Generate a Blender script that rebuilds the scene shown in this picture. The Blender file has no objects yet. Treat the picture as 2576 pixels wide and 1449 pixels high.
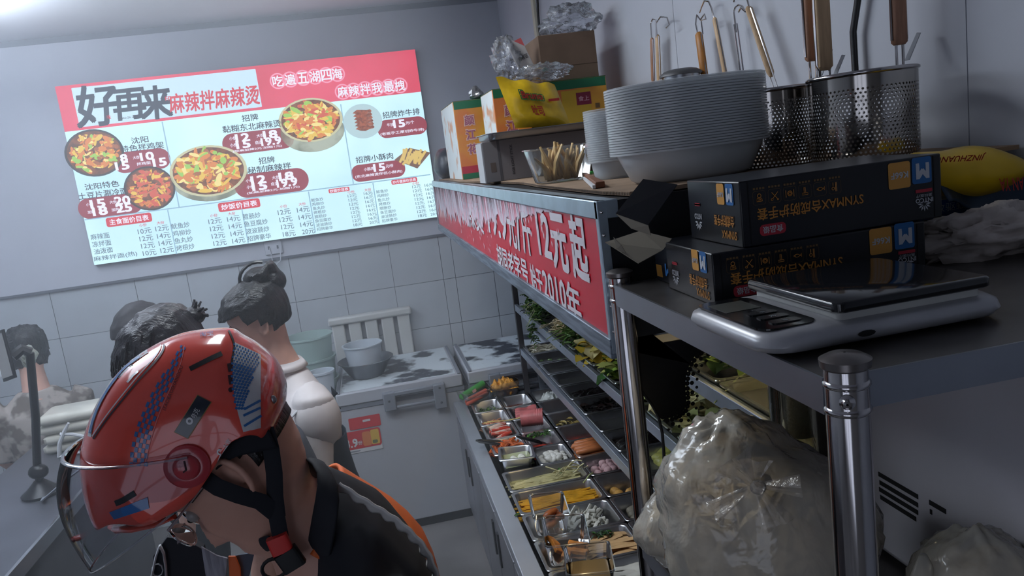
import bpy, bmesh, math, random
from mathutils import Vector, Matrix, noise as mnoise
sc = bpy.context.scene
COL = sc.collection
PI = math.pi
R = math.radians
# ------------------------------------------------------------------ camera
CX, CY, FPX, EYE = 1288.0, 724.5, 1955.0, 1.95
def _n(v): return v / v.length
_y = _n(Vector((908 - CX, 432 - CY, FPX)))
_d = Vector((2758 - CX, 12115 - CY, FPX)); _d = _n(_d - _y * _d.dot(_y))
_z = -_d
_x = _y.cross(_z)
CR = Matrix((_x, _y, _z))                      # world = CR @ camera ray (right, down, forward)
cam = bpy.data.cameras.new('camera'); cam.sensor_width = 36; cam.lens = 36 * FPX / 2576
cam.clip_start = .02; cam.clip_end = 100
camo = bpy.data.objects.new('camera', cam); COL.objects.link(camo)
_m = Matrix((CR.col[0], -CR.col[1], -CR.col[2])).transposed().to_4x4()
_m.translation = (0, 0, EYE); camo.matrix_world = _m
sc.camera = camo
def ray(u, v): return CR @ Vector((u - CX, v - CY, FPX))
def PZ(u, v, z): d = ray(u, v); return Vector((0, 0, EYE)) + d * ((z - EYE) / d.z)
def PY(u, v, y): d = ray(u, v); return Vector((0, 0, EYE)) + d * (y / d.y)
def PX(u, v, x): d = ray(u, v); return Vector((0, 0, EYE)) + d * (x / d.x)
# ------------------------------------------------------------------ world, lights, exposure
sc.view_settings.view_transform = 'Standard'; sc.view_settings.look = 'None'
sc.view_settings.exposure = 0.0; sc.view_settings.gamma = 1.0; sc.view_settings.use_curve_mapping = False
cy = sc.cycles; cy.max_bounces = 8; cy.diffuse_bounces = 4; cy.glossy_bounces = 4; cy.transmission_bounces = 6; cy.transparent_max_bounces = 20; cy.volume_bounces = 1
cy.caustics_reflective = False; cy.caustics_refractive = False; cy.adaptive_threshold = .03
w = bpy.data.worlds.new('daylight'); sc.world = w; w.use_nodes = True
w.node_tree.nodes['Background'].inputs[0].default_value = (.72, .80, 1.0, 1)
w.node_tree.nodes['Background'].inputs[1].default_value = 1.2
def area(name, loc, rot, sx, sy, power, col):
    l = bpy.data.lights.new(name, 'AREA'); l.shape = 'RECTANGLE'; l.size = sx; l.size_y = sy
    l.energy = power; l.color = col
    o = bpy.data.objects.new(name, l); COL.objects.link(o); o.location = loc; o.rotation_euler = rot
    return o
KIT = (-1.35, 2.2, 2.78)      # ceiling lamp over the kitchen aisle, above the frame
area('kitchen_ceiling_light', KIT, (0, 0, 0), .6, 1.2, 15, (.78, .88, 1.0))
AIS = (-.25, 2.3, 2.80)       # second ceiling lamp, over the aisle
area('aisle_ceiling_light', AIS, (0, 0, 0), .3, 1.2, 21, (.86, .93, 1.0))
area('kitchen_ceiling_uplight', (-1.72, 3.2, 2.60), (PI, 0, 0), .14, 1.1, 62, (.80, .89, 1.0))
# ------------------------------------------------------------------ mesh tools
def lin(c):
    return tuple((x / 255 / 12.92) if x / 255 <= .04045 else ((x / 255 + .055) / 1.055) ** 2.4 for x in c[:3])
class MB:
    def __init__(s): s.v = []; s.f = []; s.m = []
    def add(s, vs, fs, mi=0):
        o = len(s.v); s.v += [Vector(p) for p in vs]
        s.f += [tuple(i + o for i in f) for f in fs]; s.m += [mi] * len(fs); return s
    def box(s, x0, x1, y0, y1, z0, z1, mi=0, rz=0):
        vs = [(x, y, z) for z in (z0, z1) for x, y in ((x0, y0), (x1, y0), (x1, y1), (x0, y1))]
        if rz:
            c = Vector(((x0 + x1) / 2, (y0 + y1) / 2, 0)); q = Matrix.Rotation(rz, 3, 'Z')
            vs = [q @ (Vector(p) - c) + c for p in vs]
        return s.add(vs, [(0, 3, 2, 1), (4, 5, 6, 7), (0, 1, 5, 4), (1, 2, 6, 5), (2, 3, 7, 6), (3, 0, 4, 7)], mi)
    def quad(s, a, b, c, d, mi=0): return s.add([a, b, c, d], [(0, 1, 2, 3)], mi)
    def loft(s, rings, cap0=True, cap1=True, closed=True, mi=0):
        n = len(rings[0]); vs = [p for r in rings for p in r]; fs = []
        for i in range(len(rings) - 1):
            for j in range(n if closed else n - 1):
                k = (j + 1) % n
                fs.append((i * n + j, i * n + k, (i + 1) * n + k, (i + 1) * n + j))
        if cap0: fs.append(tuple(range(n - 1, -1, -1)))
        if cap1: fs.append(tuple((len(rings) - 1) * n + j for j in range(n)))
        return s.add(vs, fs, mi)
    def tube(s, path, r, n=8, caps=True, mi=0, flat=1.0, up=None):
        path = [Vector(p) for p in path]; rs = r if isinstance(r, (list, tuple)) else [r] * len(path)
        t0 = _n(path[1] - path[0]); a = Vector(up) if up else (Vector((0, 0, 1)) if abs(t0.z) < .9 else Vector((1, 0, 0)))
        a = _n(a - t0 * a.dot(t0)); rings = []
        for i, p in enumerate(path):
            t = path[min(i + 1, len(path) - 1)] - path[max(i - 1, 0)]
            if t.length < 1e-9: t = t0
            t = _n(t); a = a - t * a.dot(t)
            if a.length < 1e-6: a = Vector((1, 0, 0)) - t * t.x
            a = _n(a); b = t.cross(a)
            rings.append([p + (b * math.cos(2 * PI * k / n) + a * math.sin(2 * PI * k / n) * flat) * rs[i] for k in range(n)])
        return s.loft(rings, caps, caps, True, mi)
    def lathe(s, prof, n=24, c=(0, 0, 0), cap0=True, cap1=True, mi=0, sx=1, sy=1):
        c = Vector(c)
        return s.loft([[c + Vector((r * sx * math.cos(2 * PI * k / n), r * sy * math.sin(2 * PI * k / n), z)) for k in range(n)] for r, z in prof], cap0, cap1, True, mi)
    def grid(s, fn, nu, nv, mi=0):
        vs = [fn(i / nu, j / nv) for j in range(nv + 1) for i in range(nu + 1)]
        fs = [(j * (nu + 1) + i, j * (nu + 1) + i + 1, (j + 1) * (nu + 1) + i + 1, (j + 1) * (nu + 1) + i) for j in range(nv) for i in range(nu)]
        return s.add(vs, fs, mi)
    def prism(s, poly, o, ex, ey, t, mi=0):
        """polygon in the frame (o, ex, ey), pushed by vector t"""
        o, ex, ey, t = Vector(o), Vector(ex), Vector(ey), Vector(t)
        a = [o + ex * p[0] + ey * p[1] for p in poly]
        if (ex.cross(ey)).dot(t) < 0: a.reverse()
        return s.loft([a, [p + t for p in a]], True, True, True, mi)
    def ball(s, c, rx, ry=None, rz=None, n=12, m=8, mi=0, q=None):
        ry = ry or rx; rz = rz or rx; c = Vector(c); rings = []
        for j in range(1, m):
            a = PI * j / m
            ring = [Vector((rx * math.sin(a) * math.cos(2 * PI * k / n), ry * math.sin(a) * math.sin(2 * PI * k / n), -rz * math.cos(a))) for k in range(n)]
            rings.append([c + (q @ p if q else p) for p in ring])
        return s.loft(rings, True, True, True, mi)
    def rrect(s, cx, cy, w, d, z0, z1, rad, n=4, mi=0, cap0=True, cap1=True, w1=None, d1=None):
        return s.loft([rr(cx, cy, w, d, rad, z0, n), rr(cx, cy, w1 or w, d1 or d, rad, z1, n)], cap0, cap1, True, mi)
    def text(s, body, o, ex, ey, h, w=None, bold=0., mi=0, mirror=False, fit='h', slant=0):
        """flat lettering centred on o; h = height, w = total width, in metres"""
        vs, fs, bb = glyphs(body, 0.)
        sy = h / max(bb[3] - bb[2], 1e-6); sx = (w / (bb[1] - bb[0])) if w else sy
        o, ex, ey = Vector(o), Vector(ex), Vector(ey)
        mx, my = (bb[0] + bb[1]) / 2, (bb[2] + bb[3]) / 2
        b_ = max(0, bold) * .9
        nz_ = ex.cross(ey).normalized() * .00012
        for q_, (dx, dy) in enumerate(((0, 0),) if b_ < .004 else ((-b_, -b_), (b_, -b_), (b_, b_), (-b_, b_))):
            s.add([o + nz_ * q_ + ex * ((x - mx + dx) * sx + slant * (y - my) * sy) + ey * ((y - my + dy) * sy) for x, y in vs], fs, mi)
        return s
    def build(s, name, mats, parent=None, smooth=40, bevel=0, bseg=2, sub=0, solid=0, world=False, loc=None, kind=None, remesh=0, smo=0, off=-1):
        me = bpy.data.meshes.new(name)
        o = Vector((0, 0, 0))
        if world and parent is not None:
            q = parent
            while q is not None: o = o + q.location; q = q.parent
        base = o.copy()
        if loc is not None: o = Vector(loc)
        me.from_pydata([tuple(p - o) for p in s.v], [], s.f)
        for mt in (mats if isinstance(mats, (list, tuple)) else [mats]):
            if mt: me.materials.append(mt)
        me.polygons.foreach_set('material_index', s.m)
        if smooth:
            me.polygons.foreach_set('use_smooth', [True] * len(me.polygons))
            if smooth < 180: me.set_sharp_from_angle(angle=R(smooth))
        me.update()
        ob = bpy.data.objects.new(name, me); COL.objects.link(ob)
        if parent is not None: ob.parent = parent
        if loc is not None: ob.location = o if parent is None else o - (base if world else Vector((0, 0, 0)))
        if solid: md = ob.modifiers.new('thickness', 'SOLIDIFY'); md.thickness = solid; md.offset = off
        if remesh: md = ob.modifiers.new('fuse', 'REMESH'); md.mode = 'VOXEL'; md.voxel_size = remesh; md.use_smooth_shade = True
        if smo: md = ob.modifiers.new('relax', 'SMOOTH'); md.iterations = smo; md.factor = .5
        if bevel: md = ob.modifiers.new('edge', 'BEVEL'); md.width = bevel; md.segments = bseg; md.limit_method = 'ANGLE'; md.angle_limit = R(35); md.harden_normals = False
        if sub: md = ob.modifiers.new('round', 'SUBSURF'); md.levels = sub; md.render_levels = sub
        if kind: ob['kind'] = kind
        return ob
def rr(cx, cy, w, d, rad, z, n=4):
    pts = []
    for sx, sy, a0 in ((1, 1, 0), (-1, 1, PI / 2), (-1, -1, PI), (1, -1, 1.5 * PI)):
        for k in range(n + 1):
            a = a0 + PI / 2 * k / n
            pts.append(Vector((cx + sx * (w / 2 - rad) + rad * math.cos(a), cy + sy * (d / 2 - rad) + rad * math.sin(a), z)))
    return pts
_gl = {}
def glyphs(body, bold=0.):
    key = (body, bold)
    if key not in _gl:
        c = bpy.data.curves.new('t', 'FONT'); c.body = body; c.size = 1; c.resolution_u = 2; c.offset = bold
        o = bpy.data.objects.new('t', c); COL.objects.link(o)
        dg = bpy.context.evaluated_depsgraph_get()
        m = bpy.data.meshes.new_from_object(o.evaluated_get(dg))
        vs = [(p.co.x, p.co.y) for p in m.vertices]; fs = [tuple(p.vertices) for p in m.polygons]
        bpy.data.objects.remove(o); bpy.data.curves.remove(c); bpy.data.meshes.remove(m)
        xs = [p[0] for p in vs] or [0, 1]; ys = [p[1] for p in vs] or [0, 1]
        _gl[key] = (vs, fs, (min(xs), max(xs), min(ys), max(ys)))
    return _gl[key]
def tag(o, label, cat=None, group=None, kind=None):
    if label: o['label'] = label
    if cat: o['category'] = cat
    if group: o['group'] = group
    if kind: o['kind'] = kind
    return o
def thing(name, label, cat, loc=(0, 0, 0), rz=0, group=None, rot=None):
    o = bpy.data.objects.new(name, None); o.empty_display_size = .05; COL.objects.link(o)
    o.location = loc; o.rotation_euler = rot or (0, 0, rz)
    return tag(o, label, cat, group)
def dup(root, loc, rz=None, label=None, group=None):
    r = root.copy(); COL.objects.link(r); r.location = loc
    if rz is not None: r.rotation_euler = (0, 0, rz)
    if label: r['label'] = label
    if group: r['group'] = group
    for ch in list(root.children):
        c = ch.copy(); COL.objects.link(c); c.parent = r
        for g in ch.children:
            d = g.copy(); COL.objects.link(d); d.parent = c
    return r
rnd = random.Random(7)
# ------------------------------------------------------------------ materials
_mt = {}
def M(key, col=(128, 128, 128), rough=.5, metal=0, var=0, vs=8., col2=None, bump=0, bs=40., trans=0, ior=1.45, alpha=1, emit=0, coat=0, sss=0, vdet=3, vlo=.4, vhi=.6, stretch=None):
    if key in _mt: return _mt[key]
    m = bpy.data.materials.new(key); m.use_nodes = True; nt = m.node_tree; b = nt.nodes['Principled BSDF']
    c = lin(col) + (1,)
    b.inputs['Base Color'].default_value = c; b.inputs['Roughness'].default_value = rough; b.inputs['Metallic'].default_value = metal
    b.inputs['Transmission Weight'].default_value = trans; b.inputs['IOR'].default_value = ior; b.inputs['Alpha'].default_value = alpha
    b.inputs['Coat Weight'].default_value = coat
    if sss: b.inputs['Subsurface Weight'].default_value = sss; b.inputs['Subsurface Radius'].default_value = (.01, .005, .003)
    src = None
    if var or bump or col2:
        tc = nt.nodes.new('ShaderNodeTexCoord'); src = tc.outputs['Object']
        if stretch:
            mp = nt.nodes.new('ShaderNodeMapping'); mp.inputs['Scale'].default_value = stretch
            nt.links.new(src, mp.inputs[0]); src = mp.outputs[0]
    if var or col2:
        nz = nt.nodes.new('ShaderNodeTexNoise'); nz.inputs['Scale'].default_value = vs; nz.inputs['Detail'].default_value = vdet
        nt.links.new(src, nz.inputs['Vector'])
        rp = nt.nodes.new('ShaderNodeValToRGB')
        e = rp.color_ramp.elements; e[0].position = vlo; e[1].position = vhi
        if col2: e[0].color = c; e[1].color = lin(col2) + (1,)
        else:
            e[0].color = tuple(x * (1 - var) for x in c[:3]) + (1,); e[1].color = tuple(min(1, x * (1 + var)) for x in c[:3]) + (1,)
        nt.links.new(nz.outputs['Fac'], rp.inputs[0]); nt.links.new(rp.outputs[0], b.inputs['Base Color'])
        if emit:
            nt.links.new(rp.outputs[0], b.inputs['Emission Color']); nt.links.remove(b.inputs['Base Color'].links[0]); b.inputs['Base Color'].default_value = (.05, .05, .05, 1)
    if emit:
        b.inputs['Emission Strength'].default_value = emit
        b.inputs['Base Color'].default_value = (.05, .05, .05, 1)
        if not (var or col2): b.inputs['Emission Color'].default_value = c
    if bump:
        nb = nt.nodes.new('ShaderNodeTexNoise'); nb.inputs['Scale'].default_value = bs; nb.inputs['Detail'].default_value = 3
        nt.links.new(src, nb.inputs['Vector'])
        bp = nt.nodes.new('ShaderNodeBump'); bp.inputs['Strength'].default_value = bump; bp.inputs['Distance'].default_value = .01
        nt.links.new(nb.outputs['Fac'], bp.inputs['Height']); nt.links.new(bp.outputs['Normal'], b.inputs['Normal'])
    _mt[key] = m; return m
def THIN(key, tint=(255, 255, 255), body=(230, 235, 240), opac=.1, rough=.1, edge=.5, gl=1.0, bump=0, bs=20):
    """thin clear plastic or glass sheet: see-through, with a sheen that grows at grazing angles"""
    if key in _mt: return _mt[key]
    m = bpy.data.materials.new(key); m.use_nodes = True; nt = m.node_tree; nt.nodes.clear()
    out = nt.nodes.new('ShaderNodeOutputMaterial'); tr = nt.nodes.new('ShaderNodeBsdfTransparent'); tr.inputs[0].default_value = lin(tint) + (1,)
    pr = nt.nodes.new('ShaderNodeBsdfPrincipled'); pr.inputs['Base Color'].default_value = lin(body) + (1,); pr.inputs['Roughness'].default_value = rough
    gs = nt.nodes.new('ShaderNodeBsdfGlossy'); gs.inputs['Roughness'].default_value = rough; gs.inputs[0].default_value = (gl, gl, gl, 1)
    lw = nt.nodes.new('ShaderNodeLayerWeight'); lw.inputs[0].default_value = edge
    m1 = nt.nodes.new('ShaderNodeMixShader'); m1.inputs[0].default_value = opac
    nt.links.new(tr.outputs[0], m1.inputs[1]); nt.links.new(pr.outputs[0], m1.inputs[2])
    m2 = nt.nodes.new('ShaderNodeMixShader'); nt.links.new(lw.outputs['Fresnel'], m2.inputs[0])
    nt.links.new(m1.outputs[0], m2.inputs[1]); nt.links.new(gs.outputs[0], m2.inputs[2]); nt.links.new(m2.outputs[0], out.inputs[0])
    if bump:
        tc = nt.nodes.new('ShaderNodeTexCoord'); nb = nt.nodes.new('ShaderNodeTexNoise'); nb.inputs['Scale'].default_value = bs; nb.inputs['Detail'].default_value = 4; nb.inputs['Distortion'].default_value = .6
        nt.links.new(tc.outputs['Object'], nb.inputs['Vector'])
        bp = nt.nodes.new('ShaderNodeBump'); bp.inputs['Strength'].default_value = bump; bp.inputs['Distance'].default_value = .02
        nt.links.new(nb.outputs['Fac'], bp.inputs['Height'])
        for q in (pr.inputs['Normal'], gs.inputs['Normal'], lw.inputs['Normal']): nt.links.new(bp.outputs['Normal'], q)
    _mt[key] = m; return m
steel = M('stainless steel', (176, 180, 186), .28, 1, var=.12, vs=3)
steel_b = M('brushed steel', (150, 154, 160), .42, 1, var=.12, vs=2, bump=.05, bs=120, stretch=(1, 1, 8))
steel_pan = M('pan steel', (212, 212, 214), .3, 1, var=.1, vs=6)
chrome = M('polished tube steel', (190, 186, 186), .13, 1)
black = M('black paint', (17, 18, 22), .55)
blackpl = M('black plastic', (22, 23, 27), .35)
white_p = M('white plastic', (205, 208, 212), .45)
card = M('cardboard', (140, 116, 94), .85, var=.1, vs=14)
card_d = M('dark cardboard', (104, 84, 70), .85, var=.08, vs=10)
UZ = Vector((0, 0, 1)); UX = Vector((1, 0, 0)); UY = Vector((0, 1, 0))
# ================================================================== the room
YB, XR, ZC = 4.753, .95, 2.868
def struct(ob): ob['kind'] = 'structure'; return ob
floor = struct(MB().box(-3.4, XR + .1, -1.6, YB + .1, -.1, 0).build('floor', M('floor tile', (120, 118, 118), .4, var=.22, vs=1.6, vdet=5)))
ceil = struct(MB().box(-3.4, XR + .1, -1.6, YB + .1, ZC, ZC + .1).build('ceiling', M('ceiling paint', (214, 216, 222), .7)))
wl = struct(MB().box(-3.4, -3.3, -1.6, YB, 0, ZC).build('wall_left', M('left wall paint', (196, 200, 206), .7)))
wf = struct(MB().box(-3.4, -2.5, -1.7, -1.6, 0, ZC).box(-.5, XR + .1, -1.7, -1.6, 0, ZC).box(-2.5, -.5, -1.7, -1.6, 2.35, ZC).box(-2.5, -.5, -1.7, -1.6, 0, .35).build('wall_front', M('front wall paint', (150, 148, 148), .7)))
wn = struct(thing('window_1', None, None, (-1.5, -1.65, .35)))
for xx in (-2.5, -1.84, -1.17, -.54): MB().box(xx, xx + .04, -1.68, -1.63, .35, 2.35).build('window_bar', M('window frame', (90, 92, 98), .5), wn, world=True)
for zz in (.35, 1.0, 1.65, 2.31): MB().box(-2.5, -.5, -1.68, -1.63, zz, zz + .04).build('window_bar', M('window frame'), wn, world=True)
wallw = M('wall panel', (184, 187, 196), .55, var=.03, vs=1.5)
wb = struct(MB().box(-3.4, XR + .1, YB, YB + .1, 0, ZC).build('wall_back', M('grout', (92, 96, 104), .9)))
MB().box(-3.3, XR, YB - .016, YB, 1.515, ZC).build('upper_panel', wallw, wb)
tile = M('glazed wall tile', (176, 182, 188), .25, var=.04, vs=2.5)
xs = [-3.3, -2.86, -2.27, -1.818, -1.364, -1.078, -.786, -.498, -.205, .092, .395, .47, .71, XR]
zs = [0, .10, .383, .668, .953, 1.236, 1.51]
tmesh = {}
for i in range(len(xs) - 1):
    for j in range(len(zs) - 1):
        wd, hd = round(xs[i + 1] - xs[i], 4), round(zs[j + 1] - zs[j], 4)
        if (wd, hd) not in tmesh:
            o = MB().box(.0015, wd - .0015, -.006, 0, .0015, hd - .0015).build('wall_tile', tile, wb, smooth=0); o.location = (xs[i], YB, zs[j])
            tmesh[(wd, hd)] = o.data
        else:
            o = bpy.data.objects.new('wall_tile', tmesh[(wd, hd)]); COL.objects.link(o); o.parent = wb; o.location = (xs[i], YB, zs[j])
struct(MB().box(-3.3, XR, YB - .022, YB - .006, 1.505, 1.519).build('gap_shade_strip', M('painted gap shade', (96, 100, 108), .7)))  # dark strip: shade of the gap under the overhanging panel, put into colour
struct(MB().box(-3.3, XR, YB - .022, YB - .016, ZC - .03, ZC).build('trim_2', M('ceiling trim', (140, 144, 152), .7)))
wr = struct(MB().box(XR, XR + .1, -1.6, YB, 0, ZC).build('wall_right', M('panel seam', (120, 122, 128), .8)))
for k, (a, b) in enumerate(((-1.6, -.012), (-.012, 1.088), (1.088, 2.19), (2.19, 3.29), (3.29, YB))):
    MB().box(XR - .008, XR, a + .0012, b - .0012, 0, ZC).build('wall_panel', wallw, wr, smooth=0)
struct(MB().box(XR - .022, XR - .008, 3.80, 3.845, 1.0, ZC).build('trim_3', M('yellowed duct', (196, 190, 172), .6), bevel=.002))
b = PX(1352, 0, XR - .02); e = PX(1357, 78, XR - .02)
tag(MB().tube([b + Vector((0, .01, .5)), b, (b + e) / 2 + Vector((0, .004, 0)), e, e + Vector((0, -.03, -.12))], .006, 8).build('power_cable', blackpl),
    'thin black cable running down the white side wall', 'cable')
# ------------------------------------------------------------------ lit menu board on the back wall
YM = 4.700
MPX = 4.83 / 1955
x0, x1 = PY(138, 218, YM).x, PY(1044, 126, YM).x
z1, z0 = PY(138, 218, YM).z, PY(237, 667, YM).z
mb = thing('menu_board', 'large backlit menu board with red header and food photos on back wall', 'menu board', ((x0 + x1) / 2, YM + .03, z0))
MB().box(x0, x1, YM, YB - .016, z0, z1).build('light_box', M('box rim', (120, 124, 132), .5), mb, world=True)
def glow(key, c, s=1.0, c2=None, vs=6, **k): return M('lit ' + key, c, .5, 0, emit=s * 1.22, col2=c2, vs=vs, **k)
g_white = glow('white', (186, 226, 240), 1.0, (205, 244, 252), 1.3)
g_red = glow('red', (206, 62, 88), .95, (222, 74, 104), 1.5)
g_panel = glow('panel', (196, 226, 244), .9)
g_maroon = glow('maroon', (152, 48, 66), .8)
g_ink = glow('ink', (46, 54, 72), .8); g_grey = glow('grey ink', (96, 118, 140), .8); g_pale = glow('pale', (226, 228, 246), 1.0)
g_pill = glow('pill red', (204, 50, 66), .9); g_line = glow('line', (140, 180, 205), .9); g_pinkr = glow('ring pink', (236, 150, 178), .95)
zr = PY(163, 332, YM).z
def lay(d): return YM - .0012 * d
def plane(xa, xb, za, zb, d, name, mat, world=True): return MB().quad((xa, lay(d), za), (xb, lay(d), za), (xb, lay(d), zb), (xa, lay(d), zb)).build(name, mat, mb, world=True, smooth=0)
plane(x0, x1, z0, zr, 1, 'list_panel', g_white)
plane(x0, x1, zr, z1, 1, 'header_panel', g_red)
def mp(u, v, d=3): p = PY(u, v, YM); return Vector((p.x, lay(d), p.z))
a, c = mp(180, 222), mp(661, 270)
MB().box(a.x, mp(643, 175).x + .0, lay(8), lay(1), mp(198, 321).z, a.z).build('title_panel', g_panel, mb, world=True, bevel=.004)
class Ink:
    def __init__(s, join=False): s.b = {}; s.join = join
    def t(s, mat, body, u, v, h, w=None, bold=.012, d=3, slant=0):
        key = mat.name if s.join else len(s.b)
        s.b.setdefault(key, (mat, MB()))[1].text(body, mp(u, v, d), UX, UZ, h * MPX, w * MPX if w else None, bold, slant=slant)
    def done(s, nm, kind=None):
        for k, (mat, m) in s.b.items(): m.build(nm, mat, mb, world=True, smooth=0, kind=kind)
I1, I2, I3, I4, I5 = Ink(), Ink(), Ink(), Ink(True), Ink(True)
I1.t(g_ink, '好', 246, 266, 86, 84, .022, d=9, slant=.15); I1.t(g_ink, '再', 327, 262, 64, 66, .028, d=9, slant=.12); I1.t(g_ink, '来', 394, 258, 70, 66, .028, d=9, slant=.12)
I1.t(g_pill, '麻辣拌麻辣烫', 541, 250, 42, 196, .02, d=9, slant=.1); I1.t(g_pill, '印', 424, 249, 11, 13, .03, d=9); I1.t(g_pill, '味', 275, 295, 9, 8, .03, d=9)
I1.t(g_ink, 'HAO ZAI LAI', 324, 296, 4, 30, .01, d=9)
I1.done('title_lettering')
def rings(pts, r, name):
    m = MB()
    for (u, v) in pts:
        c = mp(u, v, 2)
        for k, (ra, rb) in enumerate(((.82, 1.0),)):
            n = 24
            m.loft([[c + Vector((math.cos(2 * PI * q / n), 0, math.sin(2 * PI * q / n))) * r * MPX * rr_ for q in range(n)] for rr_ in (ra, rb)], False, False)
    m.build(name, g_pinkr, mb, world=True, smooth=0)
ca = [(699, 204), (730, 200), (762, 196), (792, 193), (821, 189), (848, 186)]
cb = [(862, 231), (890, 228), (919, 224), (948, 221), (978, 218), (1006, 215)]
rings(ca, 18, 'slogan_ring'); rings(cb, 18, 'slogan_ring')
for pts, s in ((ca, '吃遍五湖四海'), (cb, '麻辣拌我最拽')):
    for (u, v), ch in zip(pts, s): I2.t(g_pale, ch, u, v, 24, 23, .018)
I2.done('slogan_lettering')
def capsule(u, v, w, h, mat, name='price_capsule', d=2, rad=.5):
    c = mp(u, v, d); pts = [Vector((p.x, lay(d), p.y)) for p in [Vector((q.x, q.y)) for q in rr(c.x, c.z, w * MPX, h * MPX, h * MPX * rad * .98, 0, 8)]]
    m = MB(); m.add(pts, [tuple(range(len(pts)))]); m.build(name, mat, mb, world=True, smooth=0)
for a_ in ((357, 404, 122, 46), (278, 518, 136, 46), (650, 355, 160, 48), (684, 460, 168, 54), (1012, 320, 118, 42), (952, 430, 128, 40)): capsule(*a_, g_maroon)
for u, v, s, h, w in ((629, 296, '招牌', 15, 36), (634, 318, '黏糊东北麻辣烫', 16, 130), (671, 403, '招牌', 15, 36), (678, 423, '秘制麻辣拌', 16, 98), (352, 352, '沈阳', 14, 36), (358, 370, '特色拌鸡架', 15, 92),
                      (257, 466, '沈阳特色', 14, 72), (260, 487, '土豆片涮冷面', 15, 104), (1009, 285, '招牌炸牛排', 15, 88), (942, 397, '招牌小酥肉', 15, 88)): I3.t(g_ink, s, u, v, h, w, .012)
for u, v, s, h, w in ((610, 346, '12', 17, 30), (586, 348, '小份', 8, 16), (680, 338, '18', 17, 30), (655, 341, '大份', 8, 16), (612, 363, '15', 17, 30), (588, 365, '小份', 8, 16), (682, 355, '19.9', 17, 44), (652, 358, '自选', 8, 16), (648, 374, '(加麻加辣2元·加醋1元)', 6, 110),
                      (650, 452, '12', 18, 32), (628, 454, '小份', 8, 17), (720, 443, '18', 18, 32), (694, 446, '大份', 8, 17), (653, 468, '15', 18, 32), (630, 470, '小份', 8, 17), (722, 459, '19.9', 18, 46), (692, 462, '自选', 8, 17), (688, 478, '(加麻加辣2元·加醋1元)', 6, 120),
                      (312, 398, '8', 17, 14), (370, 393, '10', 17, 28), (343, 396, '大份', 7, 14), (308, 417, '15', 17, 28), (402, 408, '15', 17, 28), (362, 411, '拌鸡架', 7, 30),
                      (246, 512, '15', 18, 30), (308, 504, '20', 18, 32), (252, 531, '18', 18, 30), (312, 523, '25', 18, 32), (226, 514, '小份', 7, 15), (285, 508, '大份', 7, 15), (230, 533, '加肉', 7, 15), (290, 527, '加肉', 7, 15),
                      (1004, 311, '15', 17, 26), (982, 314, '牛排', 8, 16), (1031, 308, '元/个', 8, 20), (1012, 332, '(老板手工厚切炸牛排)', 8, 104),
                      (954, 421, '15', 17, 26), (928, 425, '小酥肉', 8, 24), (980, 417, '元/份', 8, 18), (953, 438, '(东北麻辣烫伴侣小酥肉)', 8, 112)): I4.t(g_pale, s, u, v, h, w, .035 if h > 12 else .015)
I3.done('dish_lettering'); I4.done('price_lettering', 'stuff')
capsule(325, 553, 98, 21, g_pill, 'list_heading', rad=.25); capsule(602, 516, 94, 21, g_pill, 'list_heading', rad=.25)
capsule(853, 478, 49, 10, g_pill, 'list_heading', rad=.3); capsule(1017, 455, 62, 11, g_pill, 'list_heading', rad=.3)
for u, v, s, h, w in ((325, 553, '主食面价目表', 13, 84), (602, 516, '炒饭价目表', 13, 80), (853, 478, '炒面价目表', 7, 43), (1017, 455, '炒方便面价目表', 7, 56)): I5.t(g_pale, s, u, v, h, w, .02)
def col(u, v, du, dv, lst, h, w1):
    for i, s in enumerate(lst):
        wd = w1 * len(s) / 3; I5.t(g_grey, s, u + du * i + (wd - w1) / 2, v + dv * i - (wd - w1) / 2 * .13, h, wd, .008)
big = (4.2, 18.2)
col(252, 594, *big, ['麻辣面', '凉拌面', '油泼面', '麻辣拌面(热)'], 13, 40)
col(364, 581, *big, ['10元', '12元', '12元', '10元'], 13, 29); col(408, 574, *big, ['12元', '14元', '14元', '12元'], 13, 29)
col(454, 567, *big, ['鱿鱼炒', '鸡柳炒', '鱼丸炒', '烤根炒'], 13, 40); col(541, 556, *big, ['12元'] * 4, 13, 29); col(588, 550, *big, ['14元'] * 4, 13, 29)
col(633, 543, *big, ['腊肠炒', '鱼豆腐炒', '波波肠炒', '招牌豪华'], 13, 40); col(715, 533, *big, ['12元'] * 3 + ['18元'], 13, 29); col(763, 527, *big, ['14元'] * 3 + ['20元'], 13, 29)
eight = ['鱿鱼炒', '鸡柳炒', '鱼丸炒', '烤根炒', '腊肠炒', '鱼豆腐炒', '波波肠炒', '招牌豪华']; sm = (2.1, 10.4)
for u, v in ((798, 502), (961, 481)): col(u, v, *sm, eight, 8, 28)
for u, v in ((886, 492), (1048, 469)): col(u, v, *sm, ['12元'] * 7 + ['18元'], 8, 21)
for u, v in ((926, 486), (1079, 465)): col(u, v, *sm, ['16元'] * 7 + ['20元'], 8, 21)
for u, v in ((360, 566), (538, 542), (713, 519), (883, 483), (1045, 461)): I5.t(g_pill, '小份', u, v, 7, 16, .008)
for u, v in ((404, 560), (583, 537), (760, 513), (925, 477)): I5.t(g_pill, '大份', u, v, 7, 16, .008)
I5.done('list_lettering', 'stuff')
m = MB()
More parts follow.
